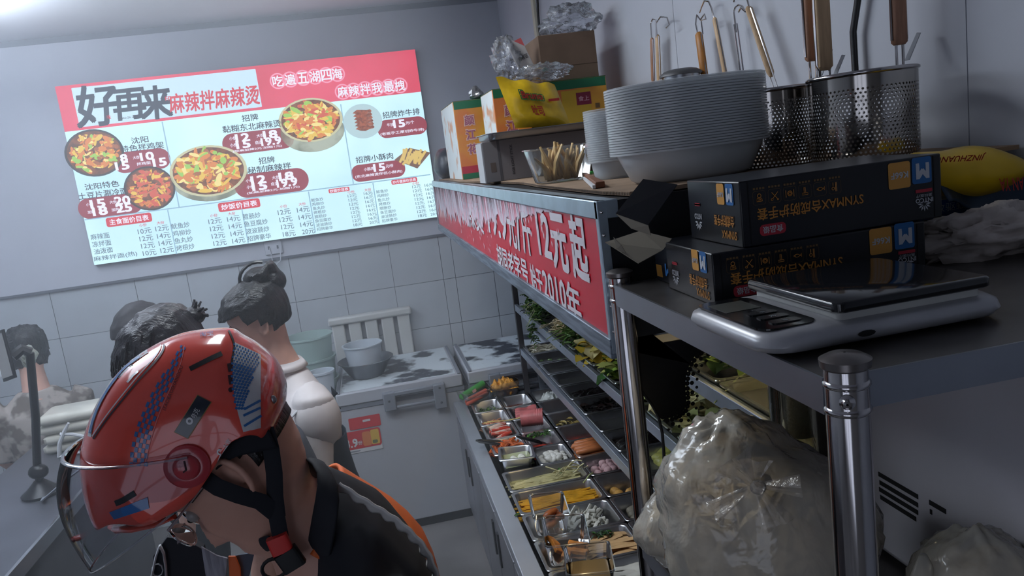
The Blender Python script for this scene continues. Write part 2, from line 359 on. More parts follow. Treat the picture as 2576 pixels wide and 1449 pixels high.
for p, q in (((408, 306), (452, 522)), ((857, 262), (893, 462)), ((213, 553), (1083, 440)), ((422, 528), (441, 640)), ((606, 512), (625, 612)), ((776, 482), (794, 585)), ((938, 460), (957, 562))):
    a, b = mp(*p, 2), mp(*q, 2); t = Vector((1, 0, 0)) if abs(a.x - b.x) < abs(a.z - b.z) else Vector((0, 0, 1)); t = t * .003
    if t.x: b.x = a.x
    else: b.z = a.z
    m.quad(a - t, a + t, b + t, b - t)
m.build('grid_line', g_line, mb, world=True, smooth=0)
# printed dishes: bowls seen at a slant, drawn as flat print
def dish(u, v, rx, ry, cols, rim, deep=0, seed=1, n=150, ln=.62, sauce=True):
    r_ = random.Random(seed); c = mp(u, v, 2)
    o = bpy.data.objects.new('dish_photo', None)
    def disc(fx, fy, d, mat, dz=0): 
        k = 32; pts = [Vector((c.x + rx * fx * MPX * math.cos(2 * PI * q / k), lay(d), c.z + dz * MPX + ry * fy * MPX * math.sin(2 * PI * q / k))) for q in range(k)]
        return MB().add(pts, [tuple(range(k))])
    if deep:
        m = disc(1, .95, 2.0, None, -deep); m.build('printed_bowl', glow('bowl side', (176, 186, 170), .8, (120, 128, 110), 9), mb, world=True, smooth=0)
    disc(1.0, 1.0, 2.4, None).build('printed_rim', glow(rim[0], rim[1], .9), mb, world=True, smooth=0)
    if sauce: disc(.92, .92, 2.7, None).build('printed_sauce', glow('sauce', (92, 50, 26), .75, (140, 78, 30), 30), mb, world=True, smooth=0)
    bs = {}
    for i in range(n):
        a = r_.random() * 2 * PI; q = math.sqrt(r_.random()) * .8
        px, pz = c.x + rx * q * MPX * math.cos(a), c.z + ry * q * MPX * math.sin(a)
        L, W = r_.uniform(.10, .32) * rx * MPX * ln, r_.uniform(.03, .10) * rx * MPX; th = r_.random() * PI
        ct, st = math.cos(th), math.sin(th); k = 8
        pts = [Vector((px + L * math.cos(2 * PI * j / k) * ct - W * math.sin(2 * PI * j / k) * st, lay(2.8 + i * .004), pz + (L * math.cos(2 * PI * j / k) * st + W * math.sin(2 * PI * j / k) * ct) * .8)) for j in range(k)]
        ci = r_.randrange(len(cols)); bs.setdefault(ci, MB()).add(pts, [tuple(range(k))])
    for ci, m in bs.items(): m.build('printed_food', glow('food%d_%d_%d' % cols[ci], cols[ci], .9), mb, world=True, smooth=0, kind='stuff')
OR, YE, GR, BR, RD, LY = (214, 128, 52), (226, 190, 70), (150, 200, 80), (160, 92, 44), (206, 84, 58), (238, 220, 140)
dish(238, 385, 62, 52, [YE, OR, BR, LY, GR, OR], ('dark rim', (48, 44, 46)), seed=3)
dish(377, 474, 55, 50, [RD, OR, RD, YE, (196, 110, 70)], ('dark rim', (60, 50, 46)), seed=4)
dish(525, 430, 85, 58, [YE, OR, OR, BR, GR, LY], ('bowl rim', (196, 196, 160)), deep=14, seed=5, n=220)
dish(782, 302, 73, 50, [YE, OR, YE, LY, RD, OR, GR], ('bowl rim', (196, 196, 160)), deep=26, seed=6, n=220)
dish(913, 305, 45, 40, [(176, 92, 52), (150, 76, 44)], ('plate', (176, 206, 214)), seed=7, n=0, sauce=False)
m = MB()
for i in range(6):
    c = mp(913 - 2 + i * 1.5, 282 + i * 8, 3.2); m.add([c + Vector((.055 * math.cos(2 * PI * k / 12), 0, .014 * math.sin(2 * PI * k / 12) + .004 * math.sin(k * 2))) for k in range(12)], [tuple(range(12))])
m.build('printed_food', glow('steak', (172, 92, 56), .8, (122, 58, 36), 60), mb, world=True, smooth=0)
a = [mp(*p, 2.2) for p in ((992, 402), (1030, 372), (1083, 384), (1050, 424))]
MB().quad(*a).build('printed_board', glow('board', (120, 88, 70), .8), mb, world=True, smooth=0)
m = MB(); r_ = random.Random(9)
for i in range(16):
    c = mp(1012 + i * 3.4, 396 + r_.uniform(-9, 9), 3 + i * .02); t = r_.uniform(.7, 1.5); d = Vector((math.cos(t), 0, math.sin(t))) * .035; q = Vector((-d.z, 0, d.x)) * .2
    m.quad(c - d - q, c + d - q, c + d + q, c - d + q)
m.build('printed_food', glow('fried', (216, 186, 104), .9), mb, world=True, smooth=0)
# wall socket with cable under the menu board
p = PY(688, 622, YB - .016)
so = thing('wall_socket', 'small white double wall socket just under the menu board', 'socket', (p.x, YB - .016, p.z - .04))
MB().box(-.05, .05, -.012, 0, 0, .08).build('plate', wallw, so, bevel=.003)
for e in (-.03, .02): MB().box(e, e + .01, -.0135, -.011, .03, .05).build('pin_hole', M('dim hole', (90, 94, 102), .8), so, smooth=0)
q = PY(708, 668, YB - .03)
tag(MB().tube([(p.x - .02, YB - .03, p.z), (p.x - .015, YB - .035, p.z - .12), (q.x - .05, YB - .03, q.z - .01), (q.x, YB - .028, q.z + .03), (q.x + .02, YB - .026, q.z + .14)], .0035, 6).build('charging_cable', wallw), 'thin white cable looping under the wall socket', 'cable')

# ------------------------------------------------------------------ cooking steam hanging in the kitchen
hz = MB().box(-3.28, .28, 1.62, 4.66, .02, ZC - .02).build('kitchen_steam', None, smooth=0); hz.data.materials.clear()
hv = bpy.data.materials.new('thin steam'); hv.use_nodes = True; nt = hv.node_tree; nt.nodes.clear()
vo_ = nt.nodes.new('ShaderNodeVolumeScatter'); vo_.inputs['Density'].default_value = .06; vo_.inputs['Color'].default_value = (.86, .93, 1, 1); vo_.inputs['Anisotropy'].default_value = .2
om = nt.nodes.new('ShaderNodeOutputMaterial'); nt.links.new(vo_.outputs[0], om.inputs['Volume']); hz.data.materials.append(hv)
tag(hz, 'thin cooking steam hanging in the kitchen', 'steam', None, 'stuff')

for nm, (lx, ly, lz), sx_, sy_ in (('kitchen', KIT, .62, 1.22), ('aisle', AIS, .32, 1.22)):
    lt_ = thing('ceiling_lamp', 'flat white ceiling lamp above the %s' % ('service counter' if nm == 'kitchen' else 'aisle'), 'lamp', (lx, ly, lz))
    MB().box(lx - sx_ / 2, lx + sx_ / 2, ly - sy_ / 2, ly + sy_ / 2, lz + .005, ZC).build('housing', white_p, lt_, world=True, bevel=.004)
lt_ = thing('tube_lamp', 'hanging tube lamp throwing light up on the ceiling', 'lamp', (-1.72, 3.2, 2.55))
MB().box(-1.80, -1.64, 2.64, 3.76, 2.55, 2.595).build('trough', white_p, lt_, world=True, bevel=.004)
for yy in (2.75, 3.65): MB().tube([(-1.72, yy, 2.595), (-1.72, yy, ZC)], .004, 6).build('hanger', steel, lt_, world=True)
# ================================================================== red sign canopy above the food display
XS = .34
YN, YF = 1.128, 3.90
ZT, ZB = 1.862, 1.624
cn = thing('sign_canopy', 'long red price sign with white lettering fixed along the display canopy', 'sign', (XS, YN, ZB))
MB().box(XS + .006, XR - .01, YN, YF, ZB + .02, ZT - .002).build('canopy_body', black, cn, world=True)
MB().box(XS + .02, XR - .02, YN + .02, YF - .02, ZB + .012, ZB + .02).build('canopy_underside', M('canopy underside', (150, 150, 150), .6), cn, world=True)
red = M('red sign vinyl', (192, 26, 48), .32, var=.06, vs=3)
MB().box(XS + .001, XS + .006, YN, YF, ZB, ZT).build('sign_face', red, cn, world=True)
alu = M('aluminium trim', (168, 184, 196), .35, .7, var=.08, vs=20)
MB().box(XS - .004, XS + .03, YN - .002, YF, ZT - .028, ZT).build('top_trim', alu, cn, world=True, bevel=.0015)
MB().box(XS - .006, XS + .02, YN - .002, YF, ZB - .008, ZB + .024).build('bottom_trim', M('worn grey trim', (112, 122, 134), .5, .5, var=.3, vs=40, stretch=(1, .2, 3)), cn, world=True, bevel=.0015)
MB().box(XS - .004, XS + .012, YN - .003, YN + .011, ZB, ZT).build('end_trim', alu, cn, world=True, bevel=.0015)
MB().box(XS - .004, XS + .012, YF - .012, YF, ZB, ZT).build('end_trim', alu, cn, world=True, bevel=.0015)
ink = M('white vinyl letter', (205, 200, 206), .5)
EXs, EYs = Vector((0, -1, 0)), UZ
def sgn(s, ya, yb, za, zb, bold=.02): MB().text(s, (XS - .0006, (ya + yb) / 2, (za + zb) / 2), EXs, EYs, zb - za, abs(yb - ya), bold).build('sign_lettering', ink, cn, world=True, smooth=0)
sgn('起', 1.318, 1.222, 1.722, 1.832, .03); sgn('元', 1.462, 1.350, 1.722, 1.826, .03); sgn('12', 1.585, 1.474, 1.735, 1.822); sgn('斤', 1.752, 1.655, 1.720, 1.820, .025); sgn('/', 1.82, 1.775, 1.72, 1.81)
sgn('元', 1.93, 1.83, 1.72, 1.82, .025); sgn('19.9', 2.25, 1.95, 1.73, 1.82); sgn('麻辣烫', 2.86, 2.36, 1.715, 1.81, .02)
sgn('年', 1.392, 1.300, 1.634, 1.704, .02); sgn('2010', 1.585, 1.400, 1.642, 1.700); sgn('始于', 1.71, 1.595, 1.636, 1.700, .02)
sgn('胡同老字号', 2.155, 1.742, 1.640, 1.704, .02)
# peeling protective film along the upper edge
m = MB(); r_ = random.Random(5); top = ZT - .02; n = 420; pts = []
for i in range(n + 1):
    y = YF - .01 - (YF - 1.30) * i / n; t = i / n
    dep = (.165 if t < .35 else .165 - (t - .35) * .20) * (1 - .0 * t)
    z = top - dep * (.72 + .35 * mnoise.noise(Vector((y * 9, 0, 0))) + .22 * mnoise.noise(Vector((y * 45, 3, 0))) + .1 * r_.uniform(-1, 1))
    if t > .74: z = top - max(.004, (top - z) * (1 - (t - .74) * 3.2))
    pts.append((y, z))
for (ya, za), (yb, zb) in zip(pts, pts[1:]): m.quad((XS - .0012, ya, za), (XS - .0012, yb, zb), (XS - .0016 - .0012 * r_.random(), yb, top), (XS - .0016, ya, top))
m.build('peeling_film', M('peeling film', (206, 196, 208), .5, col2=(222, 150, 166), vs=14, vlo=.48, vhi=.62, stretch=(1, 3, .5)), cn, world=True, smooth=0)
m = MB()
for i in range(70):
    y = r_.uniform(1.35, 3.8); z = top - r_.uniform(.08, .18) * (1 if y > 2 else .5); s = r_.uniform(.003, .012)
    m.add([(XS - .002, y, z), (XS - .002, y + s * .5, z + s * .6), (XS - .003, y + s * .2, z + s * 1.9), (XS - .002, y - s * .4, z + s)], [(0, 1, 2, 3)])
m.build('film_scraps', M('film scrap', (214, 204, 212), .5), cn, world=True, smooth=0, kind='stuff')
m = MB()
for k, z in enumerate((1.66, 1.70, 1.75, 1.81, 1.845)): m.ball((XS + .002, YN - .004, z), .0028, n=8, m=6)
m.build('rivet', chrome, cn, world=True)
# end panel of the display: black printed glass border with dots, clear pane below
YG = 1.14
gp = thing('end_glass', 'curved end glass with black printed border and dotted edge below the canopy', 'glass panel', (.5, YG, 1.1))
edge = [PY(u, v, YG) for u, v in ((1800, 860), (1772, 876), (1750, 893), (1735, 915), (1727, 940), (1724, 965), (1725, 990), (1727, 1012), (1722, 1030), (1708, 1042), (1690, 1050), (1665, 1056))]
fr = [PY(u, v, YG) for u, v in ((1660, 1050), (1640, 1018), (1615, 985), (1594, 965))]
poly = edge + fr + [PY(1590, 800, YG), Vector((.36, YG, ZB)), Vector((.62, YG, ZB))]
xz = [(p.x, p.z) for p in poly]
MB().prism(xz, (0, YG, 0), UX, UZ, (0, .004, 0)).build('black_border', M('black frit', (15, 15, 19), .3), gp, world=True, smooth=0)
m = MB()
for k in range(len(edge) - 1):
    a, b = edge[k], edge[k + 1]; t = (b - a); nn = Vector((t.z, 0, -t.x)).normalized()
    if nn.x < 0 and k < 8: nn = -nn
    if k >= 8: nn = nn if nn.z < 0 else -nn
    for f, off, r in ((0., .003, .0042), (.5, .003, .0042), (.0, .011, .0036), (.5, .019, .0026)):
        p = a + t * f + nn * off; m.lathe([(0.0002, 0), (r, 0)], 10, (0, 0, 0), False, False)
        for q in range(20): m.v[len(m.v) - 20 + q] = Vector((p.x + m.v[len(m.v) - 20 + q].x, YG - .0006, p.z + m.v[len(m.v) - 20 + q].y))
m.build('printed_dots', M('black frit'), gp, world=True, smooth=0, kind='stuff')
clear = THIN('clear sheet glass', (250, 252, 250), opac=.012, rough=.03, edge=.12)
pane = edge + [PY(1660, 1054, YG), PY(1667, 1100, YG), PY(1672, 1210, YG), PY(1676, 1400, YG), Vector((.93, YG, 1.02)), Vector((.93, YG, ZB)), Vector((.62, YG, ZB))]
MB().prism([(p.x, p.z) for p in pane], (0, YG + .001, 0), UX, UZ, (0, .003, 0)).build('clear_pane', clear, gp, world=True, smooth=0)
e2 = [PY(u, v, YG) for u, v in ((1594, 965), (1615, 985), (1640, 1018), (1657, 1050), (1666, 1090), (1670, 1140), (1672, 1210), (1674, 1320))]
MB().tube(e2, .0026, 6).build('edge_seal', blackpl, gp, world=True)
# ================================================================== tiered rack
XT = .68
rk = thing('display_rack', 'stainless rack with three open tiers of vegetable trays under the red sign', 'rack', (XT, 1.2, .674))
m_sh = M('shelf steel', (150, 150, 150), .4, .9, var=.1, vs=3)
for z in (.93, 1.17, 1.39):
    MB().box(XT + .01, XR - .012, 1.2, 3.95, z - .022, z - .014).build('shelf', m_sh, rk, world=True)
    MB().box(XT - .004, XT + .012, 1.16, 3.95, z - .036, z).build('rail', M('rail steel', (186, 194, 208), .38, .85, var=.08, vs=4), rk, world=True, bevel=.0015)
for y in (3.95, 2.6, 1.25):
    for x in ((XT - .006,) if y > 3 else (XR - .04,)):
        MB().box(x, x + .028, y - .014, y + .014, .674, 1.64).build('post', M('dull post steel', (104, 104, 108), .45, .8), rk, world=True, bevel=.002)
ws = M('led strip', (255, 226, 170), .5, emit=14.0)
lt = thing('tier_light', 'slim warm lamp strip under the canopy above the vegetable tiers', 'lamp', (.75, 1.3, ZB))
MB().box(.73, .76, 1.3, 3.4, ZB - .002, ZB + .012).build('housing', white_p, lt, world=True)
MB().box(.735, .755, 1.31, 3.39, ZB - .005, ZB - .002).build('lamp_strip', ws, lt, world=True)
# ================================================================== prep counter
XC0, ZCN = .292, .674
pc = thing('prep_counter', 'long stainless prep counter holding rows of food pans', 'counter', (XC0, 1.2, 0))
m_top = M('counter steel', (206, 212, 222), .36, .8, var=.1, vs=2.2)
MB().box(XC0, .356, 1.2, 4.03, ZCN - .04, ZCN).build('front_ledge', m_top, pc, world=True, bevel=.003)
MB().box(.356, XR - .01, 3.955, 4.03, ZCN - .04, ZCN).build('end_ledge', m_top, pc, world=True, bevel=.002)
m_door = M('cabinet steel', (166, 169, 178), .38, .8, var=.1, vs=2)
MB().box(XC0 + .02, XR - .02, 1.2, 4.02, .08, .46).build('carcass', m_door, pc, world=True)
MB().box(XC0 + .022, .34, 1.2, 4.02, .46, ZCN - .04).build('apron_panel', m_door, pc, world=True)
MB().box(XC0 + .06, XR - .05, 1.25, 4.0, 0, .08).build('plinth', black, pc, world=True)
for k in range(7):
    y1 = 4.0 - k * .40; y0 = y1 - .39
    d = MB().box(XC0 + .004, XC0 + .02, y0, y1, .11, .60).build('door', m_door, pc, world=True, bevel=.003)
    yh = y0 + .05 if k % 2 == 0 else y1 - .05
    MB().box(XC0 - .003, XC0 + .005, yh - .014, yh + .014, .40, .54).build('handle_recess', M('handle dark', (38, 40, 46), .4), d, bevel=.002, world=True)
MB().box(.36, XR - .012, 1.2, 3.955, .50, .52).build('well_floor', M('well dark', (70, 72, 76), .5, .6), pc, world=True)
# ------------------------------------------------------------------ pans
def pan_mesh(w, d, h, rad=.022):
    mm = MB(); n = 4
    R_ = lambda dw, z, ra: rr(0, 0, w - dw, d - dw, ra, z, n)
    mm.loft([R_(.046, -h, rad * .6), R_(.024, -.006, rad), R_(0.003, -.006, .012), R_(0, -.002, .012), R_(.003, 0, .012), R_(.02, 0, rad), R_(.026, -.004, rad), R_(.05, -h + .006, rad * .6)], True, True)
    return mm
PANS = {}
def pan(c, w, d, h, label, name='food_pan', rot=None, mat=None, group=None):
    key = (w, d, h, mat.name if mat else '')
    if key not in PANS:
        o = pan_mesh(w, d, h).build(name, mat or steel_pan); PANS[key] = o.data
    else:
        o = bpy.data.objects.new(name, PANS[key]); COL.objects.link(o)
    o.location = c; o.rotation_euler = rot or (0, 0, 0)
    return tag(o, label, 'pan', group)
# ------------------------------------------------------------------ food makers (all give one object at c)
def place(mm, name, mats, c, label, cat, kind=None, group=None, smooth=60):
    o = mm.build(name, mats, smooth=smooth); o.location = c
    return tag(o, label, cat, group, kind)
def strands(c, L, W, n, r, mat, name, label, cat, wav=.01, heap=.012, seed=1, ang=0, spread=.15, flat=1., seg=7, over=0):
    q = random.Random(seed); mm = MB()
    for i in range(n):
        a = ang + q.uniform(-spread, spread); ca, sa = math.cos(a), math.sin(a)
        l = L * q.uniform(.7, 1.0 + over); oy = q.uniform(-.5, .5) * W; ox = q.uniform(-.1, .1) * L; z0 = q.random() * heap * (1 - (2 * oy / W) ** 2 * .6); ph = q.random() * 6
        P_ = []
        for k in range(seg + 1):
            t = k / seg - .5; u = t * l
            P_.append((ox + u * ca - oy * sa + wav * math.sin(ph + 5 * t) * sa, oy * ca + u * sa + wav * math.sin(ph + 6 * t), z0 + wav * .5 * math.sin(ph * 2 + 7 * t) + r))
        mm.tube(P_, r, 5, True, 0, flat)
    return place(mm, name, mat, c, label, cat, 'stuff')
def crumple(rx, ry, rz, seed, n=44, m=28, a1=.35, a2=.5):
    mm = MB().ball((0, 0, 0), 1, 1, 1, n, m); sd = Vector((seed * 3.7, seed, 0))
    for p in mm.v:
        d = p.normalized(); f = 1 + a1 * mnoise.noise(d * 1.4 + sd) - a2 * abs(mnoise.noise(d * 3.2 + sd * 2)) + .22 * abs(mnoise.noise(d * 7 + sd)) - .08 * abs(mnoise.noise(d * 15 + sd))
        p.xyz = Vector((d.x * rx * f, d.y * ry * f, d.z * rz * f))
    return mm
def mound(c, W, D, H, mat, name, label, cat, seed=1, rough=.5, fr=30, n=26, kind='stuff'):
    def fn(i, j):
        x, y = (i - .5) * W, (j - .5) * D; e = max(0, 1 - (abs(i - .5) * 2) ** 3) * max(0, 1 - (abs(j - .5) * 2) ** 3)
        return (x, y, H * e * (1 + rough * mnoise.noise(Vector((x * fr + seed * 7, y * fr, seed)))) + H * .4 * rough * e * mnoise.noise(Vector((x * fr * 3, y * fr * 3 + seed, 0))))
    mm = MB().grid(fn, n, n)
    return place(mm, name, mat, c, label, cat, kind)
def lump_mesh(rx, ry, rz, seed, amp=.12, n=10, m=7):
    mm = MB().ball((0, 0, 0), rx, ry, rz, n, m)
    for p in mm.v:
        k = 1 + amp * mnoise.noise(Vector(p) * (1.3 / max(rx, ry, rz)) + Vector((seed * 3.1, 0, 0))); p *= k
    return mm
def lumps(c, W, D, n, rad, mat, name, label, cat, group, seed=1, amp=.12, asp=(1, 1, .8), layers=2):
    q = random.Random(seed); base = lump_mesh(rad * asp[0], rad * asp[1], rad * asp[2], seed, amp).build(name, mat, smooth=180); out = []
    for i in range(n):
        o = base if i == 0 else base.copy()
        if i: COL.objects.link(o)
        k = i % max(1, n // layers); lay_ = i // max(1, n // layers); nx = max(1, int(W / (rad * asp[0] * 2)))
        gx, gy = (k % nx + .5 + .5 * (lay_ % 2)) / nx - .5, 0
        ny = max(1, math.ceil((n / layers) / nx)); gy = (k // nx + .5) / ny - .5
        f = 1 - .25 * lay_
        o.location = Vector(c) + Vector((gx * W * f + q.uniform(-.2, .2) * rad, gy * D * f + q.uniform(-.2, .2) * rad, rad * asp[2] * (1 + 1.35 * lay_)))
        o.rotation_euler = (q.uniform(-.3, .3), q.uniform(-.3, .3), q.random() * 6.28)
        tag(o, label, cat, group); out.append(o)
    return out
def leaves(c, W, D, H, n, s, mats, name, label, cat, seed=1, stems=0, stem_mat=None, wl=.45, drape=0):
    q = random.Random(seed); mm = MB()
    for i in range(n):
        p = Vector((q.uniform(-.5, .5) * W, q.uniform(-.5, .5) * D, q.random() * H)); a, b = q.random() * 6.28, q.uniform(-.5, .7)
        d = Vector((math.cos(a) * math.cos(b), math.sin(a) * math.cos(b), math.sin(b))); sd = d.cross(UZ).normalized(); up = sd.cross(d)
        L = s * q.uniform(.6, 1.3); w_ = L * wl
        if drape: p.z -= drape * max(0, -p.x / W) * 2
        for k in range(1):
            vs = []
            for t, ww in ((0, .12), (.3, .85), (.65, 1.), (1, .15)):
                for e in (-1, 0, 1): vs.append(p + d * L * t + sd * e * w_ * ww * .5 + up * (.18 * L * (1 - (2 * t - 1) ** 2) - abs(e) * -.1 * L + q.uniform(-.05, .05) * L))
            mm.add(vs, [(r_ * 3 + e, r_ * 3 + e + 1, r_ * 3 + e + 4, r_ * 3 + e + 3) for r_ in range(3) for e in range(2)], q.randrange(len(mats)))
    k0 = len(mats)
    for i in range(stems):
        p = Vector((q.uniform(-.3, .5) * W, q.uniform(-.5, .5) * D, q.uniform(.3, 1) * H)); a = q.uniform(2.4, 4.0); L = s * q.uniform(1.5, 3)
        d = Vector((math.cos(a), math.sin(a), q.uniform(-.3, .25)))
        mm.tube([p, p + d * L * .5 + UZ * .01, p + d * L + UZ * (-drape * .3)], [s * .06, s * .05, s * .03], 5, True, k0)
    return place(mm, name, list(mats) + ([stem_mat] if stem_mat else []), c, label, cat, 'stuff')
# ================================================================== pans and food on the counter
ZR = ZCN + .012
rows = [3.94, 3.742, 3.54, 3.342, 3.15, 2.96, 2.757, 2.555, 2.355, 2.155, 1.955]
def rc(i): return (rows[i] + rows[i + 1]) / 2
def small(i, j, label): 
    x = .4475 if j == 0 else .605
    c = Vector((x, rc(i), ZR)); pan(c, .154, .194, .10, label); return c
def third(i, label): c = Vector((.815, rc(i), ZR)); pan(c, .25, .194, .10, label); return c
def long_(i, label): c = Vector((.526, rc(i), ZR)); pan(c, .322, .196, .10, label); return c
F = lambda c, dz: Vector((c[0], c[1], ZR - dz))
green1 = M('leaf green', (52, 92, 38), .5, var=.3, vs=30); green2 = M('light green', (120, 150, 70), .5, var=.2, vs=30); green3 = M('dark green', (34, 62, 32), .5)
stemg = M('pale stem', (190, 200, 140), .5); yel = M('napa yellow', (220, 196, 84), .45, col2=(232, 222, 150), vs=20)
# row 0 holds clear tubs (built with the small goods), then the paired pans
c = small(0, 1, 'steel pan of dark red sauce behind the ham pan'); mound(F(c, .05), .12, .16, .012, M('red brown sauce', (110, 44, 30), .25), 'chili_sauce', 'shallow dark red sauce in the small steel pan', 'sauce', 3)
c = small(0, 0, 'steel pan of sliced green peppers next to red sauce'); leaves(F(c, .05), .1, .13, .015, 60, .022, [green1, green2], 'sliced_greens', 'chopped green pepper in small steel pan', 'vegetables', 3)
c = small(1, 0, 'steel pan of shredded orange crab meat'); strands(F(c, .055), .10, .13, 70, .004, M('shred orange', (206, 142, 104), .5, var=.15, vs=40), 'shredded_crab', 'pile of pale orange shreds in small steel pan', 'food', .012, .02, 5, spread=1.2)
c = small(1, 1, 'steel pan of folded pink ham slices')
ham = M('ham pink', (206, 116, 116), .35, var=.12, vs=25)
for k in range(5):
    mm = MB(); L = .052
    mm.grid(lambda i, j: ((i - .5) * .11, (j - .5) * .035 + .006 * math.sin(i * 5 + k), .02 + .016 * math.sin(PI * j) + .004 * math.sin(i * 9)), 8, 5)
    place(mm, 'ham_slice', ham, F(c, .045) + Vector((.004 * k, -.055 + .026 * k, .004 * k)), 'folded pink ham slice lying in its steel pan', 'ham slice', None, 'ham slices in the pan')
c = small(2, 0, 'steel pan heaped with crab sticks')
crab = M('crab stick', (222, 198, 184), .4, col2=(206, 72, 56), vs=9, vlo=.5, vhi=.54, stretch=(1, 6, 6)); q = random.Random(3)
for k in range(9):
    mm = MB().tube([(-.045, 0, 0), (-.02, 0, .003), (.02, 0, .003), (.045, 0, 0)], [.010, .0125, .0125, .010], 8, flat=.8)
    o = place(mm, 'crab_stick', crab, F(c, .03) + Vector((q.uniform(-.01, .012), -.075 + .018 * k, .012 + .008 * (k % 3))), 'red and white crab stick heaped in its steel pan', 'crab stick', None, 'crab sticks in the pan'); o.rotation_euler = (q.uniform(-1, 1), q.uniform(-.15, .15), q.uniform(-.5, .5))
c = small(2, 1, 'steel pan with rolled pink luncheon meat')
def roll(i, j): 
    a = .5 + j * 4.6; rr_ = .045 - .012 * j; return ((i - .5) * .11 * (1 - .1 * j), rr_ * math.cos(a), .05 + rr_ * math.sin(a) + .002 * math.sin(i * 60) * (1 if i > .6 else .1))
place(MB().grid(roll, 24, 26), 'ham_roll', ham, F(c, .02), 'large curled roll of pink ham with fluted edge', 'ham roll').rotation_euler = (0, 0, -.25)
strands(F(c, .0) + Vector((-.09, .085, .012)), .30, .01, 1, .004, M('tofu strip', (226, 206, 120), .5), 'tofu_strip', 'single long yellow strip lying across the crab stick pan', 'food', .012, .002, 4, spread=.05, flat=.5)
c = small(3, 0, 'steel pan of orange kimchi with tongs in it'); strands(F(c, .035), .09, .14, 90, .006, M('kimchi', (196, 96, 44), .35, var=.25, vs=30), 'kimchi', 'orange red kimchi strips heaped in steel pan', 'kimchi', .02, .03, 8, spread=1.5)
c = small(3, 1, 'steel pan with red chili and a sprig of green herb'); mound(F(c, .06), .12, .16, .014, M('chili red', (186, 58, 40), .4, var=.3, vs=60), 'chopped_chili', 'thin layer of red chopped chili in steel pan', 'chili', 4)
leaves(F(c, .012) + Vector((-.01, .05, 0)), .11, .05, .02, 70, .016, [green1, M('herb bright', (74, 128, 44), .5)], 'herb_sprig', 'bright green herb sprig over the red chili pan', 'herb', 6)
# tilted pan of quail eggs and white balls
o = pan(Vector((.452, rc(4) + .005, ZR + .035)), .150, .182, .10, 'loose steel pan of quail eggs set askew on the rail', rot=(R(-4), R(2), R(-8)), name='food_pan')
mound(Vector((.452, rc(4), ZR + .004)), .120, .15, .002, M('brine', (176, 184, 140), .12), 'brine', 'pale green brine in the askew steel pan', 'liquid', 2, .2)
lumps(Vector((.455, rc(4) - .02, ZR - .008)), .08, .06, 6, .016, M('egg white', (226, 228, 214), .25), 'quail_egg', 'small white quail egg in the askew steel pan', 'egg', 'quail eggs', 3, .03, (1.15, 1, 1), 1)
c = small(4, 1, 'steel pan heaped with white fish balls'); lumps(F(c, .05), .12, .16, 60, .0135, M('fish cake white', (222, 220, 212), .4), 'fish_ball', 'white fish cake piece heaped next to orange sausages', 'fish ball', 'white fish cakes', 5, .2, (1.4, .9, .8), 3)
c = long_(5, 'long steel pan of pale flat noodles'); strands(F(c, .052), .27, .15, 150, .0042, M('pale noodle', (206, 198, 150), .4, var=.1, vs=20), 'pale_noodles', 'pale cream noodles soaking in long steel pan', 'noodles', .006, .02, 9, spread=.06, over=.05)
mound(F(c, .034), .27, .15, .001, THIN('cloudy water', (226, 226, 200), (190, 190, 150), .25, .05, .1), 'soaking_water', 'cloudy water over the pale noodles', 'water', 1, .1)
strands(F(c, .02) + Vector((.10, .01, .01)), .16, .03, 6, .0026, M('pale noodle'), 'loose_noodle', 'few loose pale noodles hanging over the pan edge', 'noodles', .02, .02, 11, ang=.35, spread=.5)
leaves(F(c, .04) + Vector((.07, .05, 0)), .05, .03, .01, 14, .02, [green1, stemg], 'herb_scraps', 'green herb scraps floating on the pale noodles', 'herb', 12)
c = long_(6, 'long steel pan of bright yellow noodles'); strands(F(c, .050), .28, .15, 170, .0042, M('yellow noodle', (214, 160, 46), .35, var=.15, vs=20), 'yellow_noodles', 'bright yellow noodles laid straight in long steel pan', 'noodles', .006, .03, 13, spread=.05, over=.08)
mm = MB().grid(lambda i, j: ((i - .5) * .02, (j - .5) * .075, .004 * math.sin(PI * j)), 3, 8); place(mm, 'paper_band', white_p, F(c, .038) + Vector((.03, -.035, 0)), 'white paper band around the yellow noodles', 'paper band').rotation_euler = (0, 0, .35)
strands(F(c, .005) + Vector((.13, .04, .03)), .10, .004, 1, .0028, stemg, 'loose_noodle', 'single pale noodle standing out over the yellow noodles', 'noodles', .004, .0, 3, ang=.9, spread=0)
c = long_(7, 'long steel pan of white squid strips'); strands(F(c, .055) + Vector((.03, 0, 0)), .18, .14, 42, .0068, M('squid white', (218, 216, 206), .35, var=.06, vs=20), 'squid_strips', 'white squid strips curling in long steel pan', 'squid', .035, .04, 15, spread=1.0, flat=.7)
c = long_(8, 'long steel pan of beige tofu skin strips'); strands(F(c, .05) + Vector((.03, 0, 0)), .25, .15, 34, .011, M('tofu skin', (206, 166, 118), .5, var=.12, vs=14), 'tofu_skin_strips', 'broad beige tofu skin strips in long steel pan', 'tofu skin', .01, .035, 17, spread=.25, flat=.28, over=.1)
leaves(F(c, .015) + Vector((.07, .06, 0)), .06, .03, .012, 36, .018, [green1, green3], 'coriander_sprig', 'dark green coriander sprig on the tofu skin', 'herb', 18)
c = long_(9, 'long steel pan of white rice cakes'); strands(F(c, .05) + Vector((.04, 0, 0)), .22, .15, 30, .011, M('rice cake', (212, 208, 198), .4, var=.06, vs=10), 'rice_cake_strips', 'white flat rice cake strips in long steel pan', 'rice cake', .008, .03, 19, spread=.35, flat=.3)
